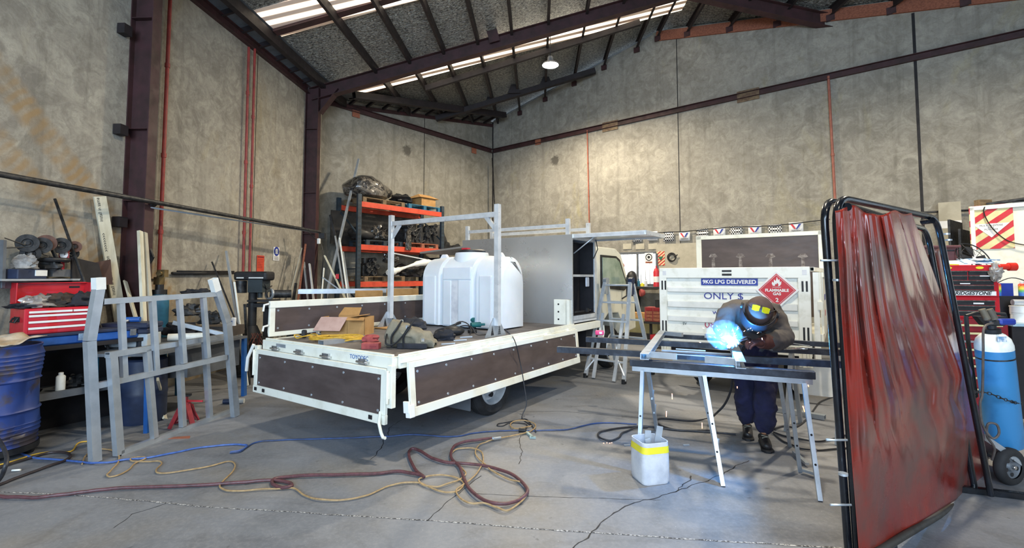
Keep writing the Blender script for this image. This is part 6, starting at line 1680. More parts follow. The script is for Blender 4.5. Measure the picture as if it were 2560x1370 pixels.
# board with the sign and hose coil
s0_, z0_ = bs(1641, 672, .02); s1_, z1_ = bs(1755, 606, .02)
m = MB(); m.bb((s0_, .005, z0_ - .5), (s1_, .03, z1_), MB_); one('wall_board', m, MT['board'], 'pale painted board on the back wall behind the tail lift', 'board')
def bsign(px, py, w, h, name, mat, label, n=.04):
    c = onB(px, py, n); F0 = face_frame(c, BD); t = T(name, label, 'sign', c); m = MB(); m.bb((-w / 2, -h / 2, -.004), (w / 2, h / 2, 0), F0); return t, F0, t.w('sign_plate', m, MT[mat])
def hazard(t, F0, w, h, n_, par, mat='signred', slope=.8):
    for k in range(-n_, n_ + 1):
        yc = k * h / n_ * .9; y0_ = yc - slope * w / 2; st = h / n_ * .42
        poly = [(-w / 2, y0_), (w / 2, yc + slope * w / 2), (w / 2, yc + slope * w / 2 + st), (-w / 2, y0_ + st)]
        # clip to the plate
        def clip(P_, lim, sg):
            out = []
            for i in range(len(P_)):
                a, b = P_[i], P_[(i + 1) % len(P_)]; ia, ib = sg * a[1] <= sg * lim, sg * b[1] <= sg * lim
                if ia: out.append(a)
                if ia != ib: f = (lim - a[1]) / (b[1] - a[1]); out.append((a[0] + (b[0] - a[0]) * f, lim))
            return out
        poly = clip(clip(poly, h / 2, 1), -h / 2, -1) if poly else poly
        if len(poly) > 2:
            m = MB(); m.prism(poly, .001, F0 @ Matrix.Translation((0, 0, .0005))); t.w('red_stripe', m, MT[mat], par)
t, F0, sp = bsign(1652, 646, .22, .38, 'hazard_sign', 'cream', 'small red and cream striped sign with a green triangle on the board'); hazard(t, F0, .22, .38, 4, sp)
m = MB(); m.prism([(-.07, .05), (0, -.07), (.07, .05)], .002, F0 @ Matrix.Translation((0, 0, .002))); t.w('green_triangle', m, MT['green'], sp)
t, F0, sp = bsign(1622, 643, .24, .24, 'ear_defender_sign', 'signwhite', 'white square sign with a black round symbol hanging over the window', n=.09)
m = MB(); m.torus(.085, .012, F0, 20, 6); m.lathe([(0, .003), (.04, .003)], F0, 14); t.w('symbol', m, MT['ink'], sp)
m = MB(); m.bb((-.1, -.17, -.003), (.1, -.12, 0), F0); t.w('orange_tag', m, MT['timber'], sp)
c = onB(1679, 643, .06); F0 = face_frame(c, BD); m = MB(); m.torus(.11, .016, F0, 24, 6); m.torus(.09, .016, F0 @ Matrix.Translation((.02, -.01, .02)), 24, 6); m.tube([F0 @ Vector(q) for q in ((.08, .02, .03), (.17, .06, .02))], .014, 6)
one('hose_coil', m, MT['black'], 'coiled black hose hanging on the board beside the striped sign', 'hose')
for i, (px, py) in enumerate(((1568, 616), (1600, 616), (1632, 616))):
    c = onB(px, py, .02); F0 = face_frame(c, BD); m = MB(); m.bb((-.13, -.08, -.01), (.13, .08, 0), F0); one('wall_notice', m, MT['card'] if False else MT['board'], 'plain brownish notice in the row above the window', 'notice', 'brown notices above the window')
# bench at the window
s0_, _z = bs(1560, 720, .7); s1_, _z = bs(1645, 720, .7)
BZ = onB(1610, 717, .8).z
t = T('window_bench', 'dark cluttered workbench below the barred window', 'workbench', B(5.0, .5, 0))
m = MB(); m.bb((3.8, .1, BZ - .05), (6.6, .8, BZ), MB_); t.w('bench_top', m, MT['ink'])
m = MB(); m.bb((4.0, .2, .5), (5.6, .78, BZ - .05), MB_); t.w('cupboard', m, MT['engine'])
m = MB(); m.bb((4.3, .79, .5), (5.5, .82, BZ - .45), MB_); t.w('cupboard_door', m, pm('olive_cupboard', '9b9678', '86815f', 4))
for s_ in (3.9, 6.5):
    m = MB(); m.bb((s_ - .04, .7, 0), (s_ + .04, .78, BZ - .05), MB_); t.w('leg', m, MT['ink'])
def bitem(px, py, n, sz, mat, name, label, cat, shape='box'):
    s_, z_ = bs(px, py, n); m = MB(); w, h = sz
    if shape == 'box': m.bb((s_ - w / 2, n - .08, z_), (s_ + w / 2, n + .08, z_ + h), MB_)
    elif shape == 'ball': m.sphere((s_, n, z_ + h / 2), 1, 14, 9, (w / 2, w / 2, h / 2), MB_)
    else: m.lathe([(0, z_), (w / 2, z_), (w / 2, z_ + h * .7), (w / 5, z_ + h * .8), (w / 5, z_ + h), (0, z_ + h)], MB_ @ Matrix.Translation((s_, n, 0)), 12)
    return one(name, m, MT[mat], label, cat)
bitem(1580, 716, .6, (.3, .42), 'black', 'bench_machine', 'rounded black machine on the window bench beside the ladder', 'machine', 'ball')
bitem(1597, 716, .6, (.07, .2), 'tealblue', 'spray_bottle', 'grey-green bottle standing on the window bench', 'bottle', 'bot')
bitem(1606, 716, .6, (.1, .1), 'yellowtape', 'yellow_bottle', 'short yellow bottle on the window bench', 'bottle', 'bot')
bitem(1615, 716, .6, (.08, .2), 'bucket', 'milky_bottle', 'pale bottle standing on the right of the window bench', 'bottle', 'bot')
bitem(1590, 716, .4, (.1, .24), 'navy', 'dark_bottle', 'dark bottle behind the rounded machine', 'bottle', 'bot')
bitem(1553, 672, .9, (.18, .16), 'orange', 'orange_cap', 'orange cap-like lamp shade seen through the cab window gap', 'lamp shade', 'ball')
s_, z_ = bs(1642, 720, .5); m = MB(); m.lathe([(0, 0), (.08, 0), (.08, .42), (.05, .5), (.02, .52), (.02, .58), (0, .58)], Matrix.Translation(B(s_ - .05, .4, z_)), 14); t = T('fire_extinguisher', 'red fire extinguisher on the bench end beside the tail lift', 'extinguisher', B(s_ - .05, .4, z_)); t.w('cylinder', m, MT['signred'])
m = MB(); m.lathe([(.081, .15), (.081, .3)], Matrix.Translation(B(s_ - .05, .4, z_)), 14); t.w('label_band', m, MT['signwhite'])
c = onB(1600, 732, 1.0); m = MB(); m.lathe([(0, 0), (.09, 0), (.1, .05), (.06, .12), (.0, .14)], frame(c, (0, 0, 1), (1, 0, 0)), 14); one('red_funnel', m, MT['brick'], 'dull red cone hanging under the window bench', 'funnel')
s_, z_ = bs(1612, 803, 2.2); 
t = T('bolt_drawers', 'small red-brown bolt drawer cabinet between the ladder and the tail lift', 'drawers', B(s_ + .3, 2.2, z_))
m = MB(); m.bb((s_, 1.9, z_), (s_ + .75, 2.2, z_ + .32), MB_); cb2 = t.w('cabinet_body', m, MT['brick'])
for r_ in range(4):
    for k in range(4):
        m = MB(); m.bb((s_ + .04 + k * .17, 2.2, z_ + .02 + r_ * .075), (s_ + .18 + k * .17, 2.215, z_ + .08 + r_ * .075), MB_); t.w('drawer', m, MT['timber'] if r_ != 3 else MT['darkred'])
t = T('drawer_stand', 'dark stand under the bolt drawer cabinet', 'stand', B(s_ + .3, 2.0, 0)); m = MB(); m.bb((s_ - .02, 1.88, z_ - .05), (s_ + .8, 2.22, z_ - .002), MB_); t.w('stand_top', m, MT['ink'])
for a_ in (s_ + .02, s_ + .72):
    m = MB(); m.bb((a_, 1.95, 0), (a_ + .05, 2.0, z_ - .05), MB_); t.w('leg', m, MT['ink'])
m = MB(); m.bb((s_ + .1, 1.92, z_ - .42), (s_ + .4, 2.15, z_ - .3), MB_); one('red_case', m, MT['signred'], 'small bright red case on the stand below the bolt drawers', 'case')
m = MB(); m.bb((s_ + .1, 1.9, z_ - .45), (s_ + .7, 2.2, z_ - .425), MB_); t.w('stand_shelf', m, MT['ink'])
m = MB(); m.bb((s_ + .25, 1.95, z_ + .325), (s_ + .72, 2.2, z_ + .5), MB_); one('black_case', m, MT['black'], 'black case on top of the bolt drawer cabinet', 'case')
s_, z_ = bs(1560, 792, 1.6); m = MB(); m.bb((s_ - .1, 1.3, z_ - .35), (s_ + .9, 1.7, z_), MB_); one('low_carton', m, pm('olive_carton', '8d8a68', '77734f', 4), 'olive-coloured box on the floor stand behind the ladder', 'box')
m = MB(); m.bb((s_ - .15, 1.25, 0), (s_ + .95, 1.75, z_ - .352), MB_); one('low_cabinet', m, MT['ink'], 'low dark cabinet behind the ladder legs', 'cabinet')
m = MB(); m.bb((s_ + .0, 1.35, z_ + .002), (s_ + .85, 1.68, z_ + .12), MB_); one('flat_carton', m, MT['card'], 'flat brown carton on top of the olive box behind the ladder', 'box')

# ================================================================ red welding screen
nT, nB = F(2087, 492, 2.03), F(2146, 1431, 0)
fT, fB = F(2342, 545, 2.03), F(2478, 1250, 0)
SPN = (fT - nB).cross(nT - nB).normalized()
if SPN.y > 0: SPN = -SPN                                        # towards the camera side
def sc(px, py, off=0.0): return onpl(px, py, nB + SPN * off, SPN)
t = T('welding_screen_frame', 'double black tube frame on feet carrying the red welding curtain', 'frame', F(2300, 1370))
def postpath(a, b, c, d, r=.1):
    """down leg, rounded top corners, other leg"""
    ab = (b - a).normalized(); bc = (c - b).normalized(); cd = (d - c).normalized()
    out = [a, b - ab * r * 1.6]
    for k in range(1, 6): s = k / 6; out.append((b - ab * r * 1.6).lerp(b, s).lerp(b.lerp(b + bc * r * 1.6, s), s))
    out += [b + bc * r * 1.6, c - bc * r * 1.6]
    for k in range(1, 6): s = k / 6; out.append((c - bc * r * 1.6).lerp(c, s).lerp(c.lerp(c + cd * r * 1.6, s), s))
    out += [c + cd * r * 1.6, d]
    return out
m = MB(); m.tube(postpath(nB + Z3 * .03, nT, fT, fB + Z3 * .03), .02, 12); t.w('front_tube', m, MT['blackpaint'])
nB2, nT2 = F(2124, 1425, 0), F(2066, 494, 2.03); fT2, fB2 = F(2340, 572, 1.97), F(2470, 1242, 0)
m = MB(); m.tube(postpath(nB2 + Z3 * .03, nT2 + Vector((0, .03, 0)), fT2 + Vector((0, .08, 0)), fB2 + Vector((-.02, .08, .03))), .02, 12); t.w('rear_tube', m, MT['blackpaint'])
m = MB(); m.cyl(sc(2474, 1212, .03), sc(2215, 1366, .06) + (sc(2215, 1366) - sc(2474, 1212)) * .3, .021, 12); t.w('bottom_tube', m, pm('dusty_tube', '3f3b36', '2e2b28', 9, rough=.6))
m = MB(); m.cyl(sc(2474, 1212) + Vector((0, .06, -.05)), sc(2215, 1366) + Vector((0, .06, -.05)), .017, 12); t.w('bottom_tube', m, MT['ink'])
for a, b in ((fB + Vector((-.25, .18, .025)), fB + Vector((.55, -.1, .025))), (nB + Vector((-.45, -.25, .025)), nB + Vector((.35, .2, .025)))):
    m = MB(); m.beam(a, b, .045, .045); t.w('foot_bar', m, MT['blackpaint'], bevel=.004)
for px, py in ((2110, 510), (2322, 545)):
    c = sc(px, py, .0); m = MB(); m.cyl(c + Vector((0, -.03, -.02)), c + Vector((.0, .05, -.02)), .022, 12); t.w('tube_stub', m, MT['blackpaint'])
for px, py in ((2080, 651), (2094, 1100), (2104, 1262)):
    c = sc(px, py); m = MB(); m.cyl(c + Vector((-.06, .0, 0)), c + Vector((.05, 0, 0)), .006, 6); t.w('hinge_pin', m, MT['galv'])
for px, py, k in ((2085, 700, 0), (2100, 1185, 1), (2366, 585, 2), (2371, 600, 3)):
    c = sc(px + (8 if k < 2 else 0), py); m = MB(); m.cyl(c - Z3 * .006, c + Z3 * .006, .0225, 12); t.w('tape_ring', m, MT['galv'])

# curtain
def pl(pts, y):
    for i in range(len(pts) - 1):
        (x0, y0), (x1, y1) = pts[i], pts[i + 1]
        if y0 <= y <= y1: return x0 + (x1 - x0) * (y - y0) / (y1 - y0)
    return pts[0][0] if y < pts[0][1] else pts[-1][0]
Lb = [(2088, 527), (2093, 600), (2097, 660), (2102, 760), (2110, 870), (2116, 960), (2121, 1040), (2126, 1100), (2133, 1200), (2141, 1300), (2150, 1420)]
Rb = [(2279, 534), (2300, 590), (2330, 670), (2362, 760), (2408, 876), (2431, 931), (2425, 979), (2451, 1027), (2462, 1090), (2471, 1143), (2471, 1202)]
topp = [(0, 527), (.24, 513), (.42, 533), (.6, 538), (.78, 526), (.9, 536), (1, 533)]
def topy(u):
    for i in range(len(topp) - 1):
        if topp[i][0] <= u <= topp[i + 1][0]:
            s = (u - topp[i][0]) / (topp[i + 1][0] - topp[i][0]); s = s * s * (3 - 2 * s); return topp[i][1] + (topp[i + 1][1] - topp[i][1]) * s
    return 533
def curt(u, v):
    yb = 1404 + (1201 - 1404) * u ** .95
    y = topy(u) + (yb - topy(u)) * v
    yl = 527 + (1410 - 527) * v; yr = 533 + (1203 - 533) * v
    x = pl(Lb, yl) * (1 - u) + pl(Rb, yr) * u
    # folds fan out from the hooks at the top and fade low down
    fade = max(0, 1 - ((v - .36) / .5) ** 2) if v > .1 else .35 + 5 * v
    fade = max(fade, .12)
    ph = u * 4.6 + .35 * math.sin(v * 3 + u * 3) + (u - .3) * v * 1.0 + .25 * noise.noise(Vector((u * 2.5, v * 1.6, 2)))
    amp = .5 + .9 * abs(noise.noise(Vector((math.floor(ph) * 3.7, 1.3, v * 1.5))))
    f1 = ((abs(math.sin(math.pi * ph)) ** .8 - .6) * .034 + .007 * math.sin(2 * math.pi * (ph * 2.3 + v))) * amp
    big = .06 * math.sin(math.pi * v) * math.sin(math.pi * u) + .04 * noise.noise(Vector((u * 2.2, v * 2.4, 4)))
    low = .045 * noise.noise(Vector((u * 3.2, v * 4.2, 9))) * min(1, v * 1.5) + .022 * math.sin(7 * (u * .9 + v * 1.3)) * max(0, v - .5)
    e = min(1, u * 12, (1 - u) * 12) 
    return sc(x, y, .03 + (f1 * fade * 1.0 + big + low) * e)
m = MB(); m.grid(curt, 150, 110)
cu_ = one('welding_curtain', m, MT['curtain'], 'large translucent red plastic welding curtain hanging in folds at the right', 'curtain', solid=.002, weld=False)
def curt2(u, v):
    a = (2318 + (2384 - 2318) * v, 652 + (800 - 652) * v); b = (2352 + (2408 - 2352) * v, 618 + (870 - 618) * v)
    x = a[0] - 25 + (b[0] - a[0] + 25) * u; y = a[1] + (b[1] - a[1]) * u
    return sc(x, y, -.12 + .02 * math.sin(u * 9 + v * 2))
m = MB(); m.grid(curt2, 16, 24); one('folded_curtain', m, MT['curtain'], 'second red curtain folded behind the far post of the screen', 'curtain', solid=.002)

# ================================================================ red tool chests on the right
cl_, cr_ = P(2343, 700, 5.15), P(2497, 700, 5.02)
cx = (cr_ - cl_); cx.z = 0; cw = cx.length; cx.normalize(); cy = Vector((-cx.y, cx.x, 0))
CM = Matrix((cx, cy, Z3)).transposed().to_4x4(); CM.translation = Vector((cl_.x, cl_.y, 0))
zc = lambda py: 1.6 - (py - 693) / 1200 * 5.08
z1, z2, z3, z4 = zc(663), zc(742), zc(790), zc(795)
t = T('roller_cabinet', 'dark red roller tool cabinet with cream drawer edges behind the gas cylinder', 'tool cabinet', M=CM)
m = MB(); m.bb((-.02, 0, .1), (cw + .06, .45, z4)); t.p('cabinet_body', m, MT['darkred'], bevel=.006)
z = z4 - .06
for k in range(8):
    h_ = .085 if k < 5 else .12; m = MB(); m.bb((.01, -.01, z - h_ + .01), (cw, 0, z)); d_ = t.p('drawer', m, MT['darkred']); m = MB(); m.bb((.01, -.022, z - .022), (cw, -.01, z - .002)); t.p('drawer_edge', m, MT['cream'] if k != 2 else MT['galv'], d_); z -= h_
for x in (.03, cw):
    for y in (.05, .4):
        m = MB(); m.cyl((x - .015, y, .05), (x + .015, y, .05), .05, 14); t.p('castor', m, MT['rubber'])
m = MB(); m.bb((.18, -.012, z4 - .045), (.2, -.0, z4 - .025)); t.p('lock', m, MT['chrome'])
def chest(name, label, za, zb, rows, split, badges):
    t = T(name, label, 'tool chest', M=CM @ Matrix.Translation((0, 0, za))); h = zb - za
    m = MB(); m.bb((0, 0, 0), (cw, .35, h)); t.p('chest_body', m, MT['red'], bevel=.005)
    z = h - .035 if not badges else h - .06; step = (z - .02) / rows
    for k in range(rows):
        for (a, b) in (((.03, cw / 2 - .005), (cw / 2 + .005, cw - .05)) if k in split else ((.03, cw - .05),)):
            m = MB(); m.bb((a, -.008, z - step + .004), (b, 0, z)); d_ = t.p('drawer', m, MT['black']); m = MB(); m.bb((a, -.02, z - .01), (b, -.008, z)); t.p('drawer_edge', m, MT['chrome'], d_)
        z -= step
    return t, h
t, h = chest('tool_chest', 'red tool chest with shallow black drawers and a tyre maker strip, top of the stack', z2 + .002, z1, 5, (0, 1), True)
for x in (.1, cw * .7):
    m = MB(); m.lathe([(0, 0), (.035, 0), (.035, .003), (0, .003)], face_frame((x, -.004, h - .028), (1, 0, 0)) @ Matrix.Diagonal((1, .4, 1, 1)), 20); t.p('oval_badge', m, MT['yellowtape'])
FMm = face_frame((cw * .52, -.021, .035), (1, 0, 0))
m = MB(); m.bb((-.22, -.022, 0), (.22, .022, .002), FMm); st = t.p('name_strip', m, MT['signwhite'])
t.p('lettering', text_mb('BRIDGESTONE', .05, FMm @ Matrix.Translation((0, -.0, .002)), .001, bold=.0016, sx=1.05, shear=.3), MT['ink'], st)
for x, zz in ((cw * .68, h - .12), (cw * .35, h - .2)):
    m = MB(); m.bb((x, -.023, zz), (x + .09, -.02, zz + .01)); t.p('small_label', m, MT['signwhite'])
m = MB(); m.bb((-.02, .25, h), (cw - .2, .35, h + .21)); m.bb((-.02, .2, h + .2), (cw - .2, .37, h + .225)); lid_ = t.p('raised_lid', m, pm('dusty_maroon', '6a3f40', '57363a', 4, rough=.55), bevel=.004)
m = MB(); m.bb((cw - .33, .24, h + .16), (cw - .24, .25, h + .175)); t.p('lid_latch', m, MT['engine'], lid_)
t, h2 = chest('middle_chest', 'red intermediate tool chest with three black drawers under the top one', z4 + .002, z2, 3, (), False)
m = MB(); m.bb((cw * .55, -.023, h2 - .075), (cw * .72, -.02, h2 - .06)); t.p('small_label', m, MT['signwhite'])
def cl(x, y, z): return CM @ Vector((x, y, z))
# things on top of the chest
rs = random.Random(5)
for i, (x, y, w, d, rz_, mt_, lab) in enumerate(((.15, .08, .22, .15, .3, 'yellowtape', 'pale yellow sheet on top of the chest, leftmost'), (.25, .1, .2, .16, -.3, 'signwhite', 'white folded sheet standing among the papers on the chest'),
        (.42, .1, .26, .18, -.12, 'paperblue', 'printed magazine lying on top of the chest'), (.5, .12, .22, .14, .1, 'paperblue', 'blue printed brochure on the right of the papers'))):
    M = CM @ Matrix.Translation((x, y + .02, z1 + .012 + i * .016)) @ Matrix.Rotation(rz_, 4, 'Z') @ Matrix.Rotation(math.radians(18 if i in (1, 2) else 5), 4, 'X'); m = MB(); m.box((0, 0, 0), (w, d, .01), M); one('paper', m, MT[mt_], lab, 'paper')
m = MB(); m.lathe([(0, 0), (.05, 0), (.05, .1), (0, .1)], Matrix.Translation(cl(.05, .12, z1 + .001)), 16); one('black_jar', m, MT['black'], 'black jar at the left of the papers on the chest', 'jar')
c = cl(cw - .06, .25, z1 + .08)
t = T('fan_grille', 'round black wire fan guard resting on the right of the chest', 'fan', c); M = Matrix.Translation(c) @ Matrix.Rotation(math.radians(62), 4, 'X') @ Matrix.Rotation(.1, 4, 'Y')
m = MB(); m.torus(.19, .006, M, 32, 6); m.torus(.13, .003, M, 28, 5); t.w('outer_ring', m, MT['black'])
for k in range(10): a = k * math.pi * 2 / 10; m = MB(); m.cyl(M @ Vector((.03 * math.cos(a), .03 * math.sin(a), .02)), M @ Vector((.19 * math.cos(a), .19 * math.sin(a), 0)), .0025, 5); t.w('spoke', m, MT['black'])
for k in range(4):
    a = k * math.pi / 2; M3 = M @ Matrix.Rotation(a, 4, 'Z'); m = MB(); m.prism([(.02, -.01), (.14, -.05), (.15, .05), (.03, .02)], .004, M3); t.w('fan_blade', m, MT['ink'])
c = P(2490, 680, 4.98); m = lump(c, (.045, .05, .09), 71, .3, 3, flat=False); one('clear_bag', m, MT['clearbag'], 'clear plastic bag hanging on the corner of the top tool chest', 'bag')
c = P(2512, 667, 4.95); M = frame(c, (1, -.25, 0)); t = T('red_air_hose_reel', 'bright red funnel-shaped plastic beacon at the right of the chest', 'beacon', c)
m = MB(); m.cyl(M @ Vector((-.07, 0, 0)), M @ Vector((.03, 0, 0)), .03, 14, .03); m.cyl(M @ Vector((.03, 0, 0)), M @ Vector((.09, 0, 0)), .042, 18, .042); t.w('beacon_body', m, pm('bright_red_plastic', 'e33a2c', 'c92d22', 5, rough=.3))
m = MB(); m.cyl(M @ Vector((.088, 0, 0)), M @ Vector((.092, 0, 0)), .015, 10); t.w('centre_cap', m, MT['darkred'])
# bench right of the chest
zb1 = zc(742); zb2 = zc(806)
r0 = cl(cw + .07, .0, 0)
t = T('right_bench', 'black steel bench with a pale blue top at the right edge', 'workbench', M=CM @ Matrix.Translation((cw + .1, 0, 0)))
m = MB(); m.bb((0, .0, zb2 - .03), (1.5, .5, zb2)); t.p('bench_top', m, pm('pale_blue_top', 'a9c4d2', '93b1c2', 4))
m = MB(); m.bb((0, .02, .15), (1.5, .5, zb2 - .03)); t.p('bench_body', m, MT['dark'])
m = MB(); m.bb((0, .3, zb2), (1.5, .5, zb1 - .0)); t.p('bench_riser', m, MT['dark'])
for i, (x, mt_) in enumerate(((.1, 'paperblue'), (.33, 'paperblue'), (.58, 'engine'))):
    b_ = CM @ Vector((cw + .1 + x, .36, zb1 + .001)); rb = NT('rainbow_label_%d' % i); cr = rb.n('ValToRGB'); g_ = rb.n('SeparateXYZ'); rb.l(rb.tc.outputs['Object'], g_.inputs[0])
    rb.l(rb.ramp(g_.outputs[2], .03, .12), cr.inputs[0]); e = cr.color_ramp.elements; e[0].color = lin('4a7fd0'); e[1].color = lin('d8452f')
    for pos, c_ in ((.3, '5cb85c'), (.6, 'e8d54a')): k_ = e.new(pos); k_.color = lin(c_)
    rb.l(cr.outputs[0], rb.b.inputs['Base Color'])
    can(b_, .034, .16, rb.m, ('spray can with a rainbow label on the black riser, next to the chest', 'spray can with a rainbow label, in the middle of the riser', 'spray can at the right edge of the riser')[i], capm='white' if i != 2 else 'tealblue')
m = MB(); m.bb((cw + .22, .38, zb1), (cw + .36, .45, zb1 + .14), CM); one('blue_pack', m, MT['signblue'], 'blue pack standing between the two rainbow cans', 'pack')
for x, z_, r_, h_, lab in ((.2, zb2 + .001, .1, .1, 'white round tub on the pale blue bench, lower of two'), (.19, zb2 + .103, .095, .07, 'stained white tub on the pale blue bench, upper of two')):
    m = MB(); m.lathe([(0, 0), (r_, 0), (r_ * .98, h_ * .85), (r_ * 1.03, h_ * .87), (r_ * 1.03, h_), (0, h_)], CM @ Matrix.Translation((cw + .1 + x, .17, z_)), 26); one('paint_tub', m, MT['whitedirty'], lab, 'tub')
m = MB(); m.cyl(CM @ Vector((cw + .2, .15, zb2 + .21)), CM @ Vector((cw + .4, .14, zb2 + .21)), .032, 12); one('sealant_tube', m, MT['alu'], 'silver sealant tube lying on the stacked tubs', 'tube')
m = MB(); m.bb((cw + .42, .1, zb2 + .001), (cw + .6, .25, zb2 + .1), CM); one('red_white_box', m, MT['signred'], 'red and white box at the right edge on the pale blue bench', 'box')
m = MB(); m.tube(smooth_path([cl(cw + .12, .33, zb1 + .1), cl(cw + .3, .3, zb1 + .2), cl(cw + .5, .3, zb1 + .12), cl(cw + .6, .3, zb1 + .02)], 6), .005, 6); one('thin_cable', m, MT['black'], 'thin black cable arching over the cans on the riser', 'cable')

# white cabin with the striped sign, and panels by the wall
wa0, wa1 = P(2434, 560, 7.3), P(2600, 560, 6.75)
cz = (wa1 - wa0); cz.z = 0; cz.normalize(); cn = Vector((-cz.y, cz.x, 0))
KM = Matrix((cz, cn, Z3)).transposed().to_4x4(); KM.translation = Vector((wa0.x, wa0.y, 0))
ztop = P(2434, 520, 7.3).z
t = T('white_cabin', 'white panelled cabin with a grey side and trim behind the tool chests', 'cabin', M=KM)
m = MB(); m.bb((0, 0, 0), (2.4, 1.2, ztop)); t.p('cabin_body', m, MT['truckwhite'])
m = MB(); m.bb((-.03, -.03, ztop - .04), (2.4, 0, ztop + .02)); m.bb((-.03, -.03, 0), (.02, 0, ztop)); t.p('trim', m, MT['white'])
m = MB(); m.bb((-.02, 0.01, 0), (-.001, 1.2, ztop)); t.p('side_panel', m, MT['greywall'])
m = MB(); m.bb((-.03, .2, 1.5), (-.02, .7, ztop - .3)); t.p('side_window', m, MT['dark'])
w_, h_ = .47, .66; cpt = KM.inverted() @ onpl(2478, 567, KM.translation + cn * -.01, cn); FS = face_frame(KM @ Vector((cpt.x, -.012, cpt.z)), cz)
t = T('extinguisher_sign', 'large red and cream striped fire sign with a white triangle on the cabin', 'sign', KM @ Vector((cpt.x, -.012, cpt.z))); m = MB(); m.bb((-w_ / 2, -h_ / 2, -.004), (w_ / 2, h_ / 2, 0), FS); sp = t.w('sign_plate', m, MT['cream']); hazard(t, FS, w_, h_, 3, sp)
m = MB(); m.prism([(-.2, .05), (0, -.16), (.2, .05)], .002, FS @ Matrix.Translation((0, 0, .003))); tri = t.w('white_triangle', m, MT['signwhite'], sp)
for k, (s_, b_) in enumerate((('MULTI PURPOSE', .02), ('DRY', -.01), ('POWDER', -.04))): t.w('lettering', text_mb(s_, .035, FS @ Matrix.Translation((0, b_, .005)), .0005), MT['ink'], tri)
m = MB(); q = KM @ Vector((.1, .1, ztop + .02)); m.box(q + Z3 * .05, (.18, .1, .1)); one('brown_block', m, MT['wood'], 'small brown block on the corner of the cabin roof', 'block')
m = MB(); m.tube([KM @ Vector((.15, .0, ztop + .04)), KM @ Vector((.5, .1, ztop + .08)), KM @ Vector((1.2, .1, ztop + .12)), KM @ Vector((2, .1, ztop + .2))], .02, 6); m.tube([KM @ Vector((.15, .05, ztop + .03)), KM @ Vector((.9, .2, ztop + .05)), KM @ Vector((2, .2, ztop + .1))], .03, 6)
one('roof_cables', m, MT['engine'], 'bundle of dark cables lying on the cabin roof', 'cable')
pts = [onpl(x, y, KM.translation - cn * .05, cn) for x, y in ((2462, 517), (2459, 530), (2470, 555), (2490, 580), (2520, 602), (2560, 612), (2600, 613))]; m = MB(); m.tube(smooth_path(pts, 6), .008, 6); one('cord', m, MT['black'], 'black cord drooping across the striped sign on the cabin', 'cord')
a = onB(2373, 505, .25); wd = .36
m = MB(); m.bb((-.17, 0, -1.4), (.17, .04, 0), face_frame(a, BD) @ Matrix.Rotation(math.radians(-90), 4, 'X') @ Matrix.Rotation(math.pi / 2, 4, 'X')); FB = face_frame(a, BD)
m = MB(); m.bb((-.16, -2.6, -.03), (.16, 0, 0), FB); t = T('wall_panel', 'narrow mottled board standing against the back wall left of the cabin', 'board', a); t.w('board', m, MT['board']); m = MB(); m.bb((-.161, -.5, .0), (.161, -.36, .002), FB); m.bb((-.161, -1.0, .0), (.161, -.85, .002), FB); t.w('white_band', m, MT['signwhite'])
a, b = onB(2300, 532, .1), onB(2440, 525, .1); m = MB(); m.cyl(onB(2200, 536, .1), b, .02, 8); one('wall_conduit', m, MT['engine'], 'dark conduit along the back wall above the screen', 'conduit')
m = MB(); m.bb((-.3, .0, 1.2), (-.27, .8, ztop - .15), KM); m.bb((-.2, .1, 1.2), (-.17, .85, ztop - .3), KM); one('steel_sheets', m, MT['engine'], 'dark sheets standing between the cabin and the board', 'sheet')

# ================================================================ gas cylinder on its trolley
cb, ct = P(2512, 1112, 3.98), P(2484, 862, 3.92)
ax = (ct - cb); L = ax.length
GMx = frame(cb, ax, (0, -1, 0)) @ Matrix.Rotation(math.pi / 2, 4, 'Y')
t = T('gas_cylinder', 'bright blue gas cylinder with a white shoulder leaning on a wheeled trolley at the right', 'gas cylinder', cb)
m = MB(); m.lathe([(0, 0), (.11, 0), (.118, .02), (.118, L * .96)], GMx, 32); t.w('cylinder_body', m, MT['skyblue'])
m = MB(); m.lathe([(.1185, L * .96), (.118, L), (.105, L + .05), (.075, L + .085), (.045, L + .1)], GMx, 32); t.w('cylinder_shoulder', m, MT['whitedirty'])
m = MB(); m.lathe([(.05, L + .085), (.055, L + .1), (.055, L + .13), (.03, L + .135), (.03, L + .16), (.0, L + .16)], GMx, 20); t.w('neck_ring', m, MT['black'])
hd_ = GMx @ Vector((0, 0, L + .16))
m = MB(); m.box(hd_ + Vector((.03, 0, .02)), (.13, .06, .05)); vh = t.w('valve', m, MT['engine'], bevel=.01)
m = MB(); m.box(hd_ + Vector((.1, -.02, .03)), (.13, .05, .05)); t.w('blue_knob', m, MT['signblue'], vh, bevel=.012)
for dx in (-.06, .0):
    m = MB(); m.cyl(hd_ + Vector((dx - .03, -.02, .13)), hd_ + Vector((dx, -.03, .05)), .024, 14); t.w('gauge', m, pm('tarnished_gauge', '6f695a', '57524a', 9) if dx < 0 else bpy.data.materials['tarnished_gauge'], vh)
m = MB(); m.lathe([(.1195, L * .87), (.1195, L * .885)], GMx, 32); t.w('stain_ring', m, MT['engine'])
m = MB(); m.box(GMx @ Vector((0, 0, 0)) + Vector((0, -.0, .0)), (.001, .001, .001))
m = MB(); p_ = onpl(2505, 848, ct + Vector((0, -.11, 0)), (0, 1, 0)); m.box(p_, (.07, .004, .04), None); t.w('white_label', m, MT['paperblue'])
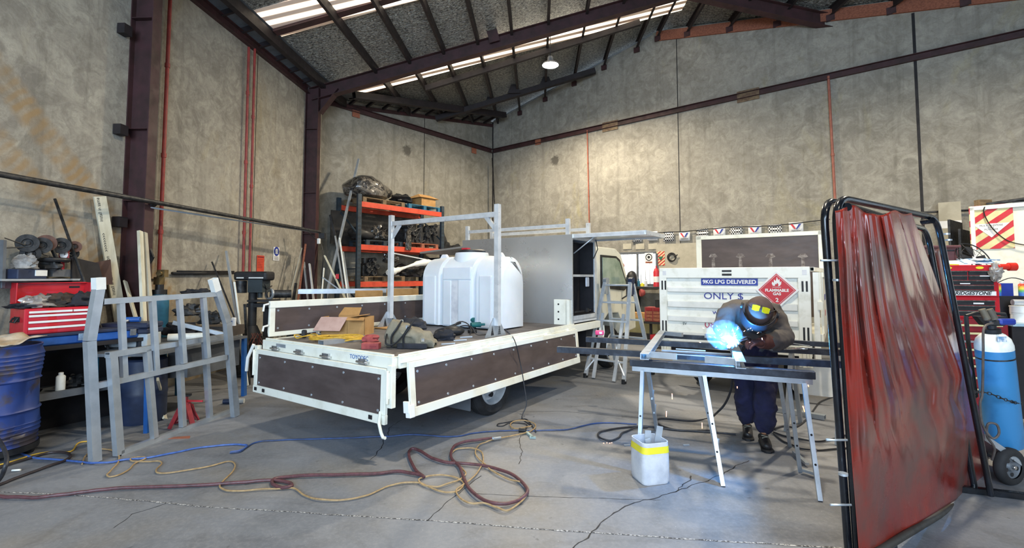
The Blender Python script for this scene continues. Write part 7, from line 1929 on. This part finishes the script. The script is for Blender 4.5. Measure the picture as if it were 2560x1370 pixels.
pts = [hd_ + Vector((-.04, -.05, .02)), P(2460, 820, 3.7), P(2458, 880, 3.7), P(2456, 980, 3.72), P(2450, 1010, 3.72), P(2456, 1060, 3.74), P(2480, 1095, 3.72), P(2497, 1085, 3.7), P(2492, 1062, 3.7), P(2470, 1060, 3.72), P(2468, 1090, 3.74), P(2486, 1120, 3.75), P(2480, 1150, 3.8)]
m = MB(); m.tube(smooth_path(pts, 6), .0085, 8); one('gas_hose', m, pm('dusty_hose', '5c5450', '46403d', 20), 'dusty hose hanging down the front of the blue cylinder', 'hose')
chn = T('safety_chain', 'rusty chain stretched round the blue cylinder from the screen frame', 'chain', P(2440, 980, 3.75))
cp = smooth_path([P(2424, 980, 3.6), P(2450, 980, 3.74), P(2475, 984, 3.76), P(2510, 998, 3.76), P(2545, 1008, 3.85), P(2575, 1010, 3.95)], 8)
acc = 0; prev = cp[0]; k_ = 0
for i in range(1, len(cp)):
    if (cp[i] - prev).length > .028:
        d = (cp[i] - prev).normalized(); c = (cp[i] + prev) / 2; m = MB(); M = frame(c, d) @ Matrix.Rotation(math.pi / 2 * (k_ % 2), 4, 'X') @ Matrix.Diagonal((1.5, .8, 1, 1)); m.torus(.013, .0035, M, 12, 5); chn.w('chain_link', m, MT['engine']); prev = cp[i]; k_ += 1
t = T('cylinder_trolley', 'steel trolley with black-tyred wheels carrying the blue cylinder', 'trolley', F(2525, 1214))
wc = P(2524, 1172, 3.80); wc.z = .14
def tw(c, r=.14):
    M = frame(c, (.25, -1, 0)) @ Matrix.Rotation(math.pi / 2, 4, 'Y'); m = MB(); m.lathe([(.085, -.03), (.11, -.038), (r - .01, -.03), (r, -.015), (r, .015), (r - .01, .03), (.11, .038), (.085, .03)], M, 32); ty = t.w('tyre', m, MT['rubber'])
    m = MB(); m.lathe([(.085, .02), (.075, .012), (.04, .0), (.03, .02), (.0, .022)], M, 24); m.lathe([(.085, -.02), (.0, -.01)], M, 20); rm = t.w('wheel_rim', m, MT['greywall'])
    for k in range(5): a = k * 2 * math.pi / 5; m = MB(); m.lathe([(0, .016), (.016, .016)], M @ Matrix.Translation((.058 * math.cos(a), .058 * math.sin(a), 0)), 10); t.w('wheel_hole', m, MT['ink'], rm)
    m = MB(); m.cyl(M @ Vector((0, 0, .02)), M @ Vector((0, 0, .04)), .014, 8); t.w('axle_nut', m, MT['chrome'], rm)
tw(wc); tw(wc + Vector((.12, .42, 0)))
m = MB(); m.cyl(wc + Vector((.0, .02, 0)), wc + Vector((.12, .42, 0)), .012, 8); t.w('axle', m, MT['galv'])
m = MB(); p0 = P(2462, 1085, 3.78); p1 = P(2600, 1180, 3.8); p2 = P(2465, 1135, 3.78)
m.add([p0, p1, p1 + Vector((.0, .4, 0)), p0 + Vector((0, .4, 0)), p0 - Z3 * .05, p1 - Z3 * .05, p1 + Vector((.0, .4, -.05)), p0 + Vector((0, .4, -.05))], [(0, 1, 2, 3), (7, 6, 5, 4), (0, 4, 5, 1), (1, 5, 6, 2), (2, 6, 7, 3), (3, 7, 4, 0)]); t.w('toe_plate', m, MT['galv'])
m = MB(); m.tube([p0 + Vector((-.02, .38, 0)), P(2440, 990, 4.2), P(2420, 850, 4.25), P(2415, 790, 4.25)], .016, 8); m.tube([P(2415, 790, 4.25), P(2440, 782, 4.25), P(2512, 785, 4.25), P(2516, 800, 4.25)], .014, 8); t.w('trolley_handle', m, MT['black'])
m = MB(); c = P(2452, 800, 4.2); m.prism([(-.08, .035), (.17, .035), (.15, -.03), (-.02, -.04)], .05, face_frame(c, (1, 0, 0))); t.w('trolley_tray', m, MT['ink'])

# ================================================================ the welder
pT = T('person', 'person in a faded grey work jacket and navy trousers bending over the trestle to weld', 'person', F(1888, 1105))
PI_ = pT.inv
pel = P(1890, 866, 4.92); bel = P(1886, 830, 4.84); che = P(1872, 774, 4.62); nek = P(1880, 778, 4.38); hdc = P(1897, 779, 4.17)
sl_, sr_ = P(1824, 774, 4.52), P(1932, 790, 4.48)
el, er = P(1806, 822, 4.42), P(1962, 848, 4.36)
wl_, wr_ = P(1816, 848, 4.16), P(1900, 858, 4.13)
hl, hr = pel + Vector((-.1, -.0, -.02)), pel + Vector((.1, -.02, -.02))
kl, kr = P(1862, 974, 4.86), P(1912, 984, 4.66)
al, ar = P(1868, 1056, 5.0), P(1910, 1086, 4.68)
al.z = .09; ar.z = .09
vb_ = [pel, bel, che, nek, hdc, sl_, el, wl_, sr_, er, wr_, hl, kl, al, hr, kr, ar]
eb = [(0, 1), (1, 2), (2, 3), (3, 4), (2, 5), (5, 6), (6, 7), (2, 8), (8, 9), (9, 10), (0, 11), (11, 12), (12, 13), (0, 14), (14, 15), (15, 16)]
rb_ = [.1, .09, .11, .055, .085, .055, .038, .028, .055, .038, .028, .075, .05, .035, .075, .05, .035]
body = skinned('body', vb_, eb, rb_, MT['skin'], pT.o, PI_)
# jacket: torso and sleeves, a little fuller than the body
def lp_(a, b, k): return a.lerp(b, k)
mid = lp_(bel, che, .5) + Vector((0, .0, .03))
jv = [lp_(pel, bel, .35), bel, mid, che + Z3 * .02, lp_(che, nek, .8), sl_, lp_(sl_, el, .5), el, lp_(el, wl_, .6), lp_(el, wl_, .98), sr_, lp_(sr_, er, .5), er, lp_(er, wr_, .5), lp_(er, wr_, .85)]
je = [(0, 1), (1, 2), (2, 3), (3, 4), (3, 5), (5, 6), (6, 7), (7, 8), (8, 9), (3, 10), (10, 11), (11, 12), (12, 13), (13, 14)]
jr = [(.18, .15), (.19, .17), (.21, .19), (.23, .20), .12, (.125, .115), .098, .085, .07, .055, (.13, .12), .11, .1, .085, .068]
jk = skinned('jacket', jv, je, jr, MT['workshirt'], pT.o, PI_, sub=3)
tx = bpy.data.textures.new('cloth_creases', 'CLOUDS'); tx.noise_scale = .085; tx.noise_depth = 2
def creases(o, s):
    m_ = o.modifiers.new('creases', 'DISPLACE'); m_.texture = tx; m_.strength = s; m_.mid_level = .5; m_.texture_coords = 'LOCAL'
creases(jk, .05)
trv = [pel + Z3 * .1, pel, hl, lp_(hl, kl, .5), kl + Vector((0, -.01, 0)), lp_(kl, al, .55), al + Z3 * .02 + Vector((-.0, 0, 0)), hr, lp_(hr, kr, .5), kr + Vector((0, -.01, 0)), lp_(kr, ar, .55), ar + Z3 * .01]
tre = [(0, 1), (1, 2), (2, 3), (3, 4), (4, 5), (5, 6), (1, 7), (7, 8), (8, 9), (9, 10), (10, 11)]
trr = [(.18, .15), (.18, .16), .125, .12, .105, .1, .09, .125, .12, .105, .1, .092]
tro = skinned('trousers', trv, tre, trr, MT['trousers'], pT.o, PI_, sub=3); creases(tro, .06)
# boots
for (a, toe) in ((al, Vector((-.45, -1, 0))), (ar, Vector((-.35, -1, 0)))):
    d = toe.normalized(); g = Vector((a.x, a.y, 0))
    bv = [g - d * .05 + Z3 * .1, g - d * .05 + Z3 * .05, g + d * .05 + Z3 * .052, g + d * .14 + Z3 * .043, g + d * .2 + Z3 * .036]
    b = skinned('boot', bv, [(0, 1), (1, 2), (2, 3), (3, 4)], [.055, (.048, .045), (.05, .05), (.052, .04), (.042, .032)], MT['boot'], pT.o, PI_)
    m = MB(); M = frame(g + d * .07, d); m.prism([(-.16, -.04), (.0, -.045), (.13, -.055), (.17, -.02), (.17, .02), (.13, .055), (.0, .045), (-.16, .04)], .022, M); s_ = pT.w('boot_sole', m, MT['black'], bevel=.004)
    m = MB(); m.tube([g + d * .03 + Z3 * .1 + Vector((-.03, 0, 0)), g + d * .06 + Z3 * .095 + Vector((.03, 0, 0)), g + d * .08 + Z3 * .09 + Vector((-.03, 0, 0))], .004, 5); pT.w('laces', m, MT['board'])
# gloves with five fingers each
def glove(wr, fwd, up, curl, mat, thumb_side, label=None):
    f = Vector(fwd).normalized(); u = Vector(up); u = (u - f * u.dot(f)).normalized(); s = f.cross(u)
    pts = [wr - f * .06, wr, wr + f * .045, wr + f * .085]; ed = [(0, 1), (1, 2), (2, 3)]; rad = [(.048, .045), (.034, .028), (.042, .022), (.042, .019)]
    for i, (off, L_) in enumerate(((-.033, .068), (-.011, .08), (.011, .076), (.032, .06))):
        base = wr + f * .09 + s * off; b0 = len(pts); c = curl + i * .08
        p1 = base + (f * math.cos(c * .6) - u * math.sin(c * .6)) * L_ * .45
        p2 = p1 + (f * math.cos(c * 1.5) - u * math.sin(c * 1.5)) * L_ * .33
        p3 = p2 + (f * math.cos(c * 2.3) - u * math.sin(c * 2.3)) * L_ * .25
        pts += [base, p1, p2, p3]; ed += [(3, b0), (b0, b0 + 1), (b0 + 1, b0 + 2), (b0 + 2, b0 + 3)]; rad += [.0125, .0115, .0105, .0095]
    t0 = wr + f * .02 + s * thumb_side * .035; b0 = len(pts)
    pts += [t0, t0 + f * .03 + s * thumb_side * .025 - u * .012, t0 + f * .06 + s * thumb_side * .028 - u * .028]; ed += [(1, b0), (b0, b0 + 1), (b0 + 1, b0 + 2)]; rad += [.016, .0135, .0115]
    return skinned('glove', pts, ed, rad, mat, pT.o, PI_)
arc = P(1822, 866, 4.05)
g1 = glove(wl_, (arc + Vector((.03, .02, .05))) - wl_, (-.3, -.2, 1), .7, pm('arc_lit_glove', '8a6f66', '6f5750', 10, rough=.8), -1)  # paler copy of the brown glove: arc light put into its colour
gr = P(1868, 850, 4.08)
g2 = glove(wr_, (gr - wr_) + Vector((0, 0, -.02)), (.2, -.3, 1), .75, MT['glove'], 1)
m = MB(); d = (wr_ - er).normalized(); m.cyl(wr_ - d * .13, wr_ - d * .0, .066, 16, .045); pT.w('glove_cuff', m, MT['glove'])
# head: cap, welding mask, safety glasses on the cap
capd = (P(1912, 749, 3.9) - hdc).normalized(); faced = Vector((-.42, -.42, -.8)); faced = (faced - capd * faced.dot(capd)).normalized(); sided = capd.cross(faced)
HM = Matrix((faced, sided, capd)).transposed().to_4x4(); HM.translation = hdc + capd * .02
def hp(name, m, mat, parent=None, **kw):
    m2 = MB(); m2.add([HM @ v for v in m.v], m.f, True); m2.sm = list(m.sm); return pT.w(name, m2, mat, parent, **kw)
m = MB(); m.sphere((0, 0, 0), .1, 20, 14, (1.12, .9, 1.15)); hd2 = hp('head', m, MT['skin'])
m = MB(); m.sphere((.122, 0, -.02), .02, 10, 8, (1, .8, 1.4)); hp('nose', m, MT['skin'], hd2)
for s_ in (-1, 1):
    m = MB(); m.sphere((.105, s_ * .035, .01), .013, 10, 8); hp('eye', m, MT['signwhite'], hd2)
    m = MB(); m.sphere((0, s_ * .092, -.01), .03, 10, 8, (.7, .35, 1)); hp('ear', m, MT['skin'], hd2)
m = MB(); m.sphere((.105, 0, -.06), .022, 10, 6, (.5, 1.2, .4)); hp('mouth', m, MT['brick'], hd2)
m = MB(); n = 24
vs = []; rows = 9
for i in range(rows + 1):
    th = (math.pi * .53) * i / rows
    for k in range(n):
        a = 2 * math.pi * k / n; vs.append((.128 * math.sin(th) * math.cos(a), .106 * math.sin(th) * math.sin(a), .125 * math.cos(th) - .0))
m.add(vs, [(i * n + k, (i + 1) * n + k, (i + 1) * n + (k + 1) % n, i * n + (k + 1) % n) for i in range(rows) for k in range(n)], True)
cap = hp('cap', m, MT['cap'], solid=.003)
m = MB(); m.torus(.115, .006, Matrix.Translation((0, 0, .0)) @ Matrix.Diagonal((1.1, .93, 1, 1)), 28, 6); hp('cap_band', m, MT['browncloth'])
m = MB(); m.tube([(-.12, 0, .03), (-.06, 0, .108), (.0, 0, .127), (.06, 0, .108), (.12, 0, .03)], .003, 5); hp('cap_seam', m, MT['browncloth'])
# mask shell
m = MB()
def mask(u, v):
    a = (u - .5) * math.pi * 1.16; z = .06 - v * .29
    r = .165 - .02 * (v - .35) ** 2 * 6; r *= 1 - .28 * max(0, v - .6) * 1.4
    x = r * math.cos(a) * 1.02 + .01; y = r * math.sin(a) * .86
    return Vector((x, y, z + .05 * math.cos(a) * (1 - v) * .6))
m.grid(mask, 26, 16); mk = hp('welding_mask', m, pm('dark_mask_shell', '2c2e38', '22242c', 6, rough=.4), solid=.004)
m = MB(); m.box((.178, 0, -.05), (.01, .11, .09)); hp('mask_window', m, MT['ink'])
for s_ in (-1, 1):
    m = MB(); m.cyl((.0, s_ * .135, .02), (.0, s_ * .15, .02), .03, 14); hp('mask_knob', m, MT['black'])
for s_ in (-1, 1):
    # yellow lenses pushed up on the front of the cap
    c = Vector((.03, s_ * .037, .128)); M = Matrix.Translation(c) @ Matrix.Rotation(math.radians(14), 4, 'Y') @ Matrix.Rotation(-s_ * .3, 4, 'X')
    m = MB(); m.prism([(-.022, -.03), (.02, -.028), (.026, 0), (.02, .028), (-.022, .03), (-.026, 0)], .006, M); hp('glasses_lens', m, MT['yellow'])
m = MB(); m.tube([(.03, -.07, .115), (.0, -.1, .08), (-.03, -.115, .04)], .004, 6); m.tube([(.03, .07, .115), (.0, .1, .08), (-.03, .115, .04)], .004, 6); m.tube([(.03, -.01, .135), (.03, .01, .135)], .004, 6); hp('glasses_arm', m, MT['ink'])

# torch, arc and sparks
t = T('welding_torch', 'welding torch held in the gloved hand over the arc', 'torch', gr)
m = MB(); tip = arc + Vector((.012, .01, .012)); m.tube(smooth_path([gr + Vector((.05, .06, .0)), gr + Vector((-.0, -.02, .02)), gr.lerp(tip, .5) + Z3 * .04, gr.lerp(tip, .8) + Z3 * .015], 5), .014, 8); t.w('torch_neck', m, MT['black'])
m = MB(); m.cyl(gr.lerp(tip, .78) + Z3 * .016, gr.lerp(tip, .95), .009, 10, .007); t.w('nozzle', m, MT['chrome'])
m = MB(); m.beam(gr + Vector((-.02, -.03, .03)), gr + Vector((-.09, -.05, .005)), .012, .006); m.beam(gr + Vector((-.02, -.04, .015)), gr + Vector((-.1, -.04, -.01)), .012, .006); t.w('trigger', m, MT['chrome'])
m = MB(); m.sphere(arc, .014, 16, 10); one('welding_arc', m, MT['arc'], 'dazzling blue-white point of the welding arc', 'arc')
pa = point_light('arc_light', arc + Vector((-.0, -.03, .05)), 42, (.08, .42, 1.0), .02)
rs = random.Random(21)
# small fume volume added so the arc light spreads into a blue halo
m = MB(); m.sphere(arc + Vector((-.02, .04, .09)), 1, 20, 12, (.15, .12, .13))
fm = bpy.data.materials.new('arc_glow_fume'); fm.use_nodes = True; ft = fm.node_tree; ft.nodes.clear()
fo_ = ft.nodes.new('ShaderNodeOutputMaterial'); fv = ft.nodes.new('ShaderNodeVolumeScatter'); fv.inputs['Color'].default_value = (.7, .88, 1, 1)
fn = ft.nodes.new('ShaderNodeTexNoise'); fn.inputs['Scale'].default_value = 9; fr_ = ft.nodes.new('ShaderNodeMapRange'); fr_.inputs[1].default_value = .42; fr_.inputs[2].default_value = .7; fr_.inputs[4].default_value = 2.2
ft.links.new(fn.outputs[0], fr_.inputs[0]); ft.links.new(fr_.outputs[0], fv.inputs['Density']); ft.links.new(fv.outputs[0], fo_.inputs['Volume'])
one('arc_glow_fume', m, fm, 'thin smoke added round the welding arc to give it a blue glow', 'smoke', kind='stuff')
def spark(p, d, L_, r, grp, lab):
    m = MB(); m.cyl(p, p + Vector(d).normalized() * L_, r, 6); one('spark', m, MT['spark'], lab, 'spark', grp)
for k in range(34):
    a = rs.uniform(0, 6.28); r = rs.uniform(.03, .24) ** 1.0; p = arc + Vector((r * math.cos(a) * 1.2 - .04, r * math.sin(a) * .4 - .03, rs.uniform(-.01, .17) * (1 - r) + .015))
    spark(p, (p - arc) + Vector((0, 0, rs.uniform(-.1, .06))), rs.uniform(.006, .022), rs.uniform(.001, .0022), 'sparks round the welding arc', 'tiny orange spark flying close to the welding arc')
for i, (px, py, Y, dx) in enumerate(((1680, 984, 4.0, .02), (1666, 1028, 4.0, -.03), (1755, 1057, 4.0, 0), (2007, 1015, 3.8, .3), (1905, 845, 3.9, .2), (2020, 962, 3.75, .3), (1843, 966, 3.9, .0))):
    spark(P(px, py, Y), (dx, 0, -1), .045 if i < 4 else .015, .0032, 'sparks falling below the trestle', 'short orange streak of a spark falling below the trestle')
for px in (1508, 1516, 1523, 1528):
    spark(F(px, 1106 + (px % 3), .006), (1, 0, .1), .01, .003, 'sparks glowing on the floor', 'glowing spark resting on the floor by the black cable loop')

# ================================================================ hoses and cables on the floor
def floorline(name, pts, r, mat, label, cat='cable', k=7, lift=None, seed=1):
    """runs over the floor; later turns of a coil ride a little higher so they cross cleanly"""
    w = [F(x, y, r) for x, y in pts]
    sp = smooth_path(w, k); out = []
    for i, p in enumerate(sp):
        z = r + .002 + abs(noise.noise(Vector((i * .11, seed, 0)))) * .012
        if lift: z += lift * (i / len(sp))
        out.append(Vector((p.x, p.y, z)))
    m = MB(); m.tube(out, r, 8); return one(name, m, MT[mat] if isinstance(mat, str) else mat, label, cat)
hose_pts = [(-60, 1241), (0, 1243), (50, 1245), (110, 1244), (180, 1235), (250, 1226), (330, 1220), (430, 1217), (520, 1213), (610, 1207), (680, 1202), (722, 1208), (729, 1218), (704, 1221), (681, 1211), (690, 1198), (750, 1192), (850, 1189), (940, 1186), (995, 1181), (1044, 1189),
            (1060, 1195), (1041, 1180), (1027, 1156), (1022, 1137), (1028, 1126), (1046, 1128), (1071, 1144), (1104, 1156), (1137, 1161), (1186, 1164), (1241, 1175), (1282, 1191), (1306, 1210), (1319, 1230), (1309, 1246), (1282, 1260), (1241, 1264), (1200, 1249), (1172, 1224), (1159, 1197), (1148, 1170), (1129, 1150), (1129, 1131), (1142, 1115), (1172, 1107), (1213, 1101), (1235, 1098)]
floorline('rubber_hose', hose_pts, .0125, 'hosemaroon', 'thick maroon rubber hose snaking across the floor with a big loop at its end', 'hose', lift=.012)
m = MB(); m.cyl(F(1233, 1098, .022) + Z3 * .005, F(1252, 1095, .022) + Z3 * .005, .016, 10, .012); m.box(F(1233, 1095, .04), (.02, .02, .02)); one('hose_fitting', m, MT['galv'], 'metal fitting on the end of the maroon hose', 'fitting')
tan = [(205, 1161), (217, 1137), (250, 1125), (277, 1126), (295, 1137), (296, 1155), (280, 1175), (267, 1189), (277, 1193), (300, 1187), (322, 1175), (337, 1160), (365, 1146), (337, 1145), (326, 1152), (350, 1156), (392, 1155), (404, 1160), (390, 1177), (400, 1185), (450, 1180), (525, 1167), (570, 1155), (587, 1162), (582, 1180), (560, 1202), (549, 1217), (560, 1226), (585, 1230), (640, 1227), (700, 1224), (735, 1223), (760, 1240), (800, 1252), (860, 1252), (920, 1240), (967, 1219), (1008, 1210), (1044, 1209), (1071, 1219), (1104, 1232), (1140, 1232), (1159, 1213), (1142, 1197), (1104, 1190), (1071, 1193), (1047, 1202), (1060, 1216), (1093, 1220), (1131, 1210), (1164, 1191), (1153, 1172), (1131, 1156), (1126, 1142), (1142, 1126), (1175, 1123), (1202, 1131), (1208, 1153), (1200, 1175), (1175, 1205), (1142, 1227), (1148, 1246), (1172, 1262), (1213, 1262), (1241, 1273), (1268, 1280), (1301, 1260), (1321, 1232), (1309, 1213), (1268, 1200), (1230, 1180), (1208, 1161), (1189, 1139), (1194, 1120), (1213, 1109), (1254, 1098), (1323, 1082), (1339, 1066), (1317, 1055), (1284, 1057), (1276, 1068), (1295, 1075), (1328, 1068)]
floorline('power_lead', tan, .0062, 'cordtan', 'tan power lead winding in loops across the floor in front of the truck', lift=.01, seed=3)
floorline('power_lead', [(251, 1110), (222, 1104), (195, 1110), (175, 1130), (120, 1131), (75, 1140), (25, 1157), (-40, 1170)], .0062, 'yellowcord', 'ochre power lead running behind the drum at the left edge', seed=4)
floorline('air_hose', [(-40, 1113), (0, 1121), (37, 1127), (87, 1146), (150, 1150), (212, 1157), (262, 1159), (312, 1150), (375, 1144), (437, 1132), (500, 1120), (575, 1112), (615, 1114), (612, 1121), (600, 1127), (575, 1132)], .0085, 'cordblue', 'blue air hose crossing the floor from the drum towards the truck', 'hose', seed=5)
floorline('air_hose', [(575, 1133), (600, 1130), (617, 1119), (640, 1107), (700, 1101), (860, 1096), (940, 1094), (1022, 1089), (1131, 1092), (1186, 1083), (1241, 1078), (1295, 1077), (1350, 1077), (1419, 1074), (1487, 1059), (1540, 1058), (1592, 1061)], .0072, pm('slate_blue_hose', '2f4a7c', '27375a', 12, rough=.5), 'slate-blue hose crossing the floor in front of the truck to the trestle', 'hose', seed=6)
floorline('welding_cable', [(1839, 1086), (1747, 1079), (1685, 1075), (1624, 1067), (1588, 1067), (1528, 1074), (1497, 1084), (1503, 1098), (1530, 1102), (1548, 1094), (1558, 1083), (1588, 1072), (1620, 1069)], .0095, 'cordblack', 'black welding cable with a loop on the floor left of the trestle', seed=7)
w = [F(x, y, .012) for x, y in ((1777, 1076), (1701, 1076), (1661, 1067), (1641, 1055), (1655, 1046), (1731, 1052), (1774, 1045))]
for p in w: p.z = .012
w += [P(1792, 1032, 4.95), P(1812, 1010, 4.85), P(1826, 978, 4.7), P(1832, 935, 4.55), P(1838, 900, 4.42), P(1862, 870, 4.3), gr + Vector((.05, .06, .0))]
m = MB(); m.tube(smooth_path(w, 7), .0105, 8); one('torch_cable', m, MT['cordblack'], 'black torch cable rising from the floor loop to the hand of the welder', 'cable')
floorline('power_lead', [(1934, 1081), (1960, 1090), (2007, 1099), (2053, 1104), (2099, 1094), (2150, 1080)], .0075, 'cordblack', 'black lead on the floor behind the right trestle legs, nearer the truck', seed=8)
floorline('power_lead', [(1934, 1084), (1955, 1102), (1980, 1113), (2010, 1124), (2053, 1126), (2099, 1122), (2160, 1118)], .0085, 'cordblack', 'black lead on the floor passing the foot of the curtain frame, the nearer one', seed=9)
floorline('power_lead', [(1934, 1073), (1960, 1066), (1992, 1067), (2020, 1045), (2035, 1024), (2053, 1004), (2095, 988)], .0085, 'cordblack', 'black lead curving from behind the boots of the welder towards the right mudguard', seed=10)
floorline('power_lead', [(-40, 1226), (0, 1212), (50, 1192), (112, 1170), (162, 1152), (177, 1141), (160, 1132), (120, 1133), (62, 1150), (-30, 1180)], .011, pm('brown_black_cable', '3a302f', '292224', 12, rough=.5), 'dark brown heavy cable looping on the floor by the drum', seed=11)
m = MB(); m.tube(smooth_path([F(-30, 1230, .02), P(0, 1197, 3.6), P(12, 1170, 3.55), P(17, 1145, 3.6), P(8, 1118, 3.7), P(-10, 1090, 3.9)], 6), .014, 8); one('hose_loop', m, MT['cordblack'], 'grey-black hose loop arching into the picture at the left edge', 'hose')
floorline('power_lead', [(1340, 1080), (1317, 1050), (1300, 1050), (1262, 1057), (1246, 1060), (1244, 1065), (1258, 1065), (1275, 1058), (1310, 1060), (1318, 1068), (1306, 1076)], .0055, 'cordblack', 'thin black lead tangled with the small coil of cable in front of the wheel', seed=12)
m = MB(); c = F(1305, 1078, .02); m.cyl(c + Vector((-.03, 0, .012)), c + Vector((.04, -.02, .012)), .022, 12); one('cable_plug', m, MT['black'], 'black plug in the middle of the small cable coil', 'plug')
m = MB(); a, b = F(1316, 1080, .012), F(1332, 1094, .012); m.beam(a, b, .025, .02); m.beam(b + Vector((-.03, .01, 0)), b + Vector((.03, .0, 0)), .02, .02); one('hose_coupling', m, pm('pale_teal_metal', '9fb3b3', '7d9393', 9), 'pale metal tee lying beside the small cable coil', 'coupling')
q = F(30, 1176, .012); m = MB(); m.cyl(q, q + Vector((.06, .01, 0)), .008, 8); one('chalk_stub', m, MT['whitedirty'], 'short white stub on the floor at the left edge', 'chalk')
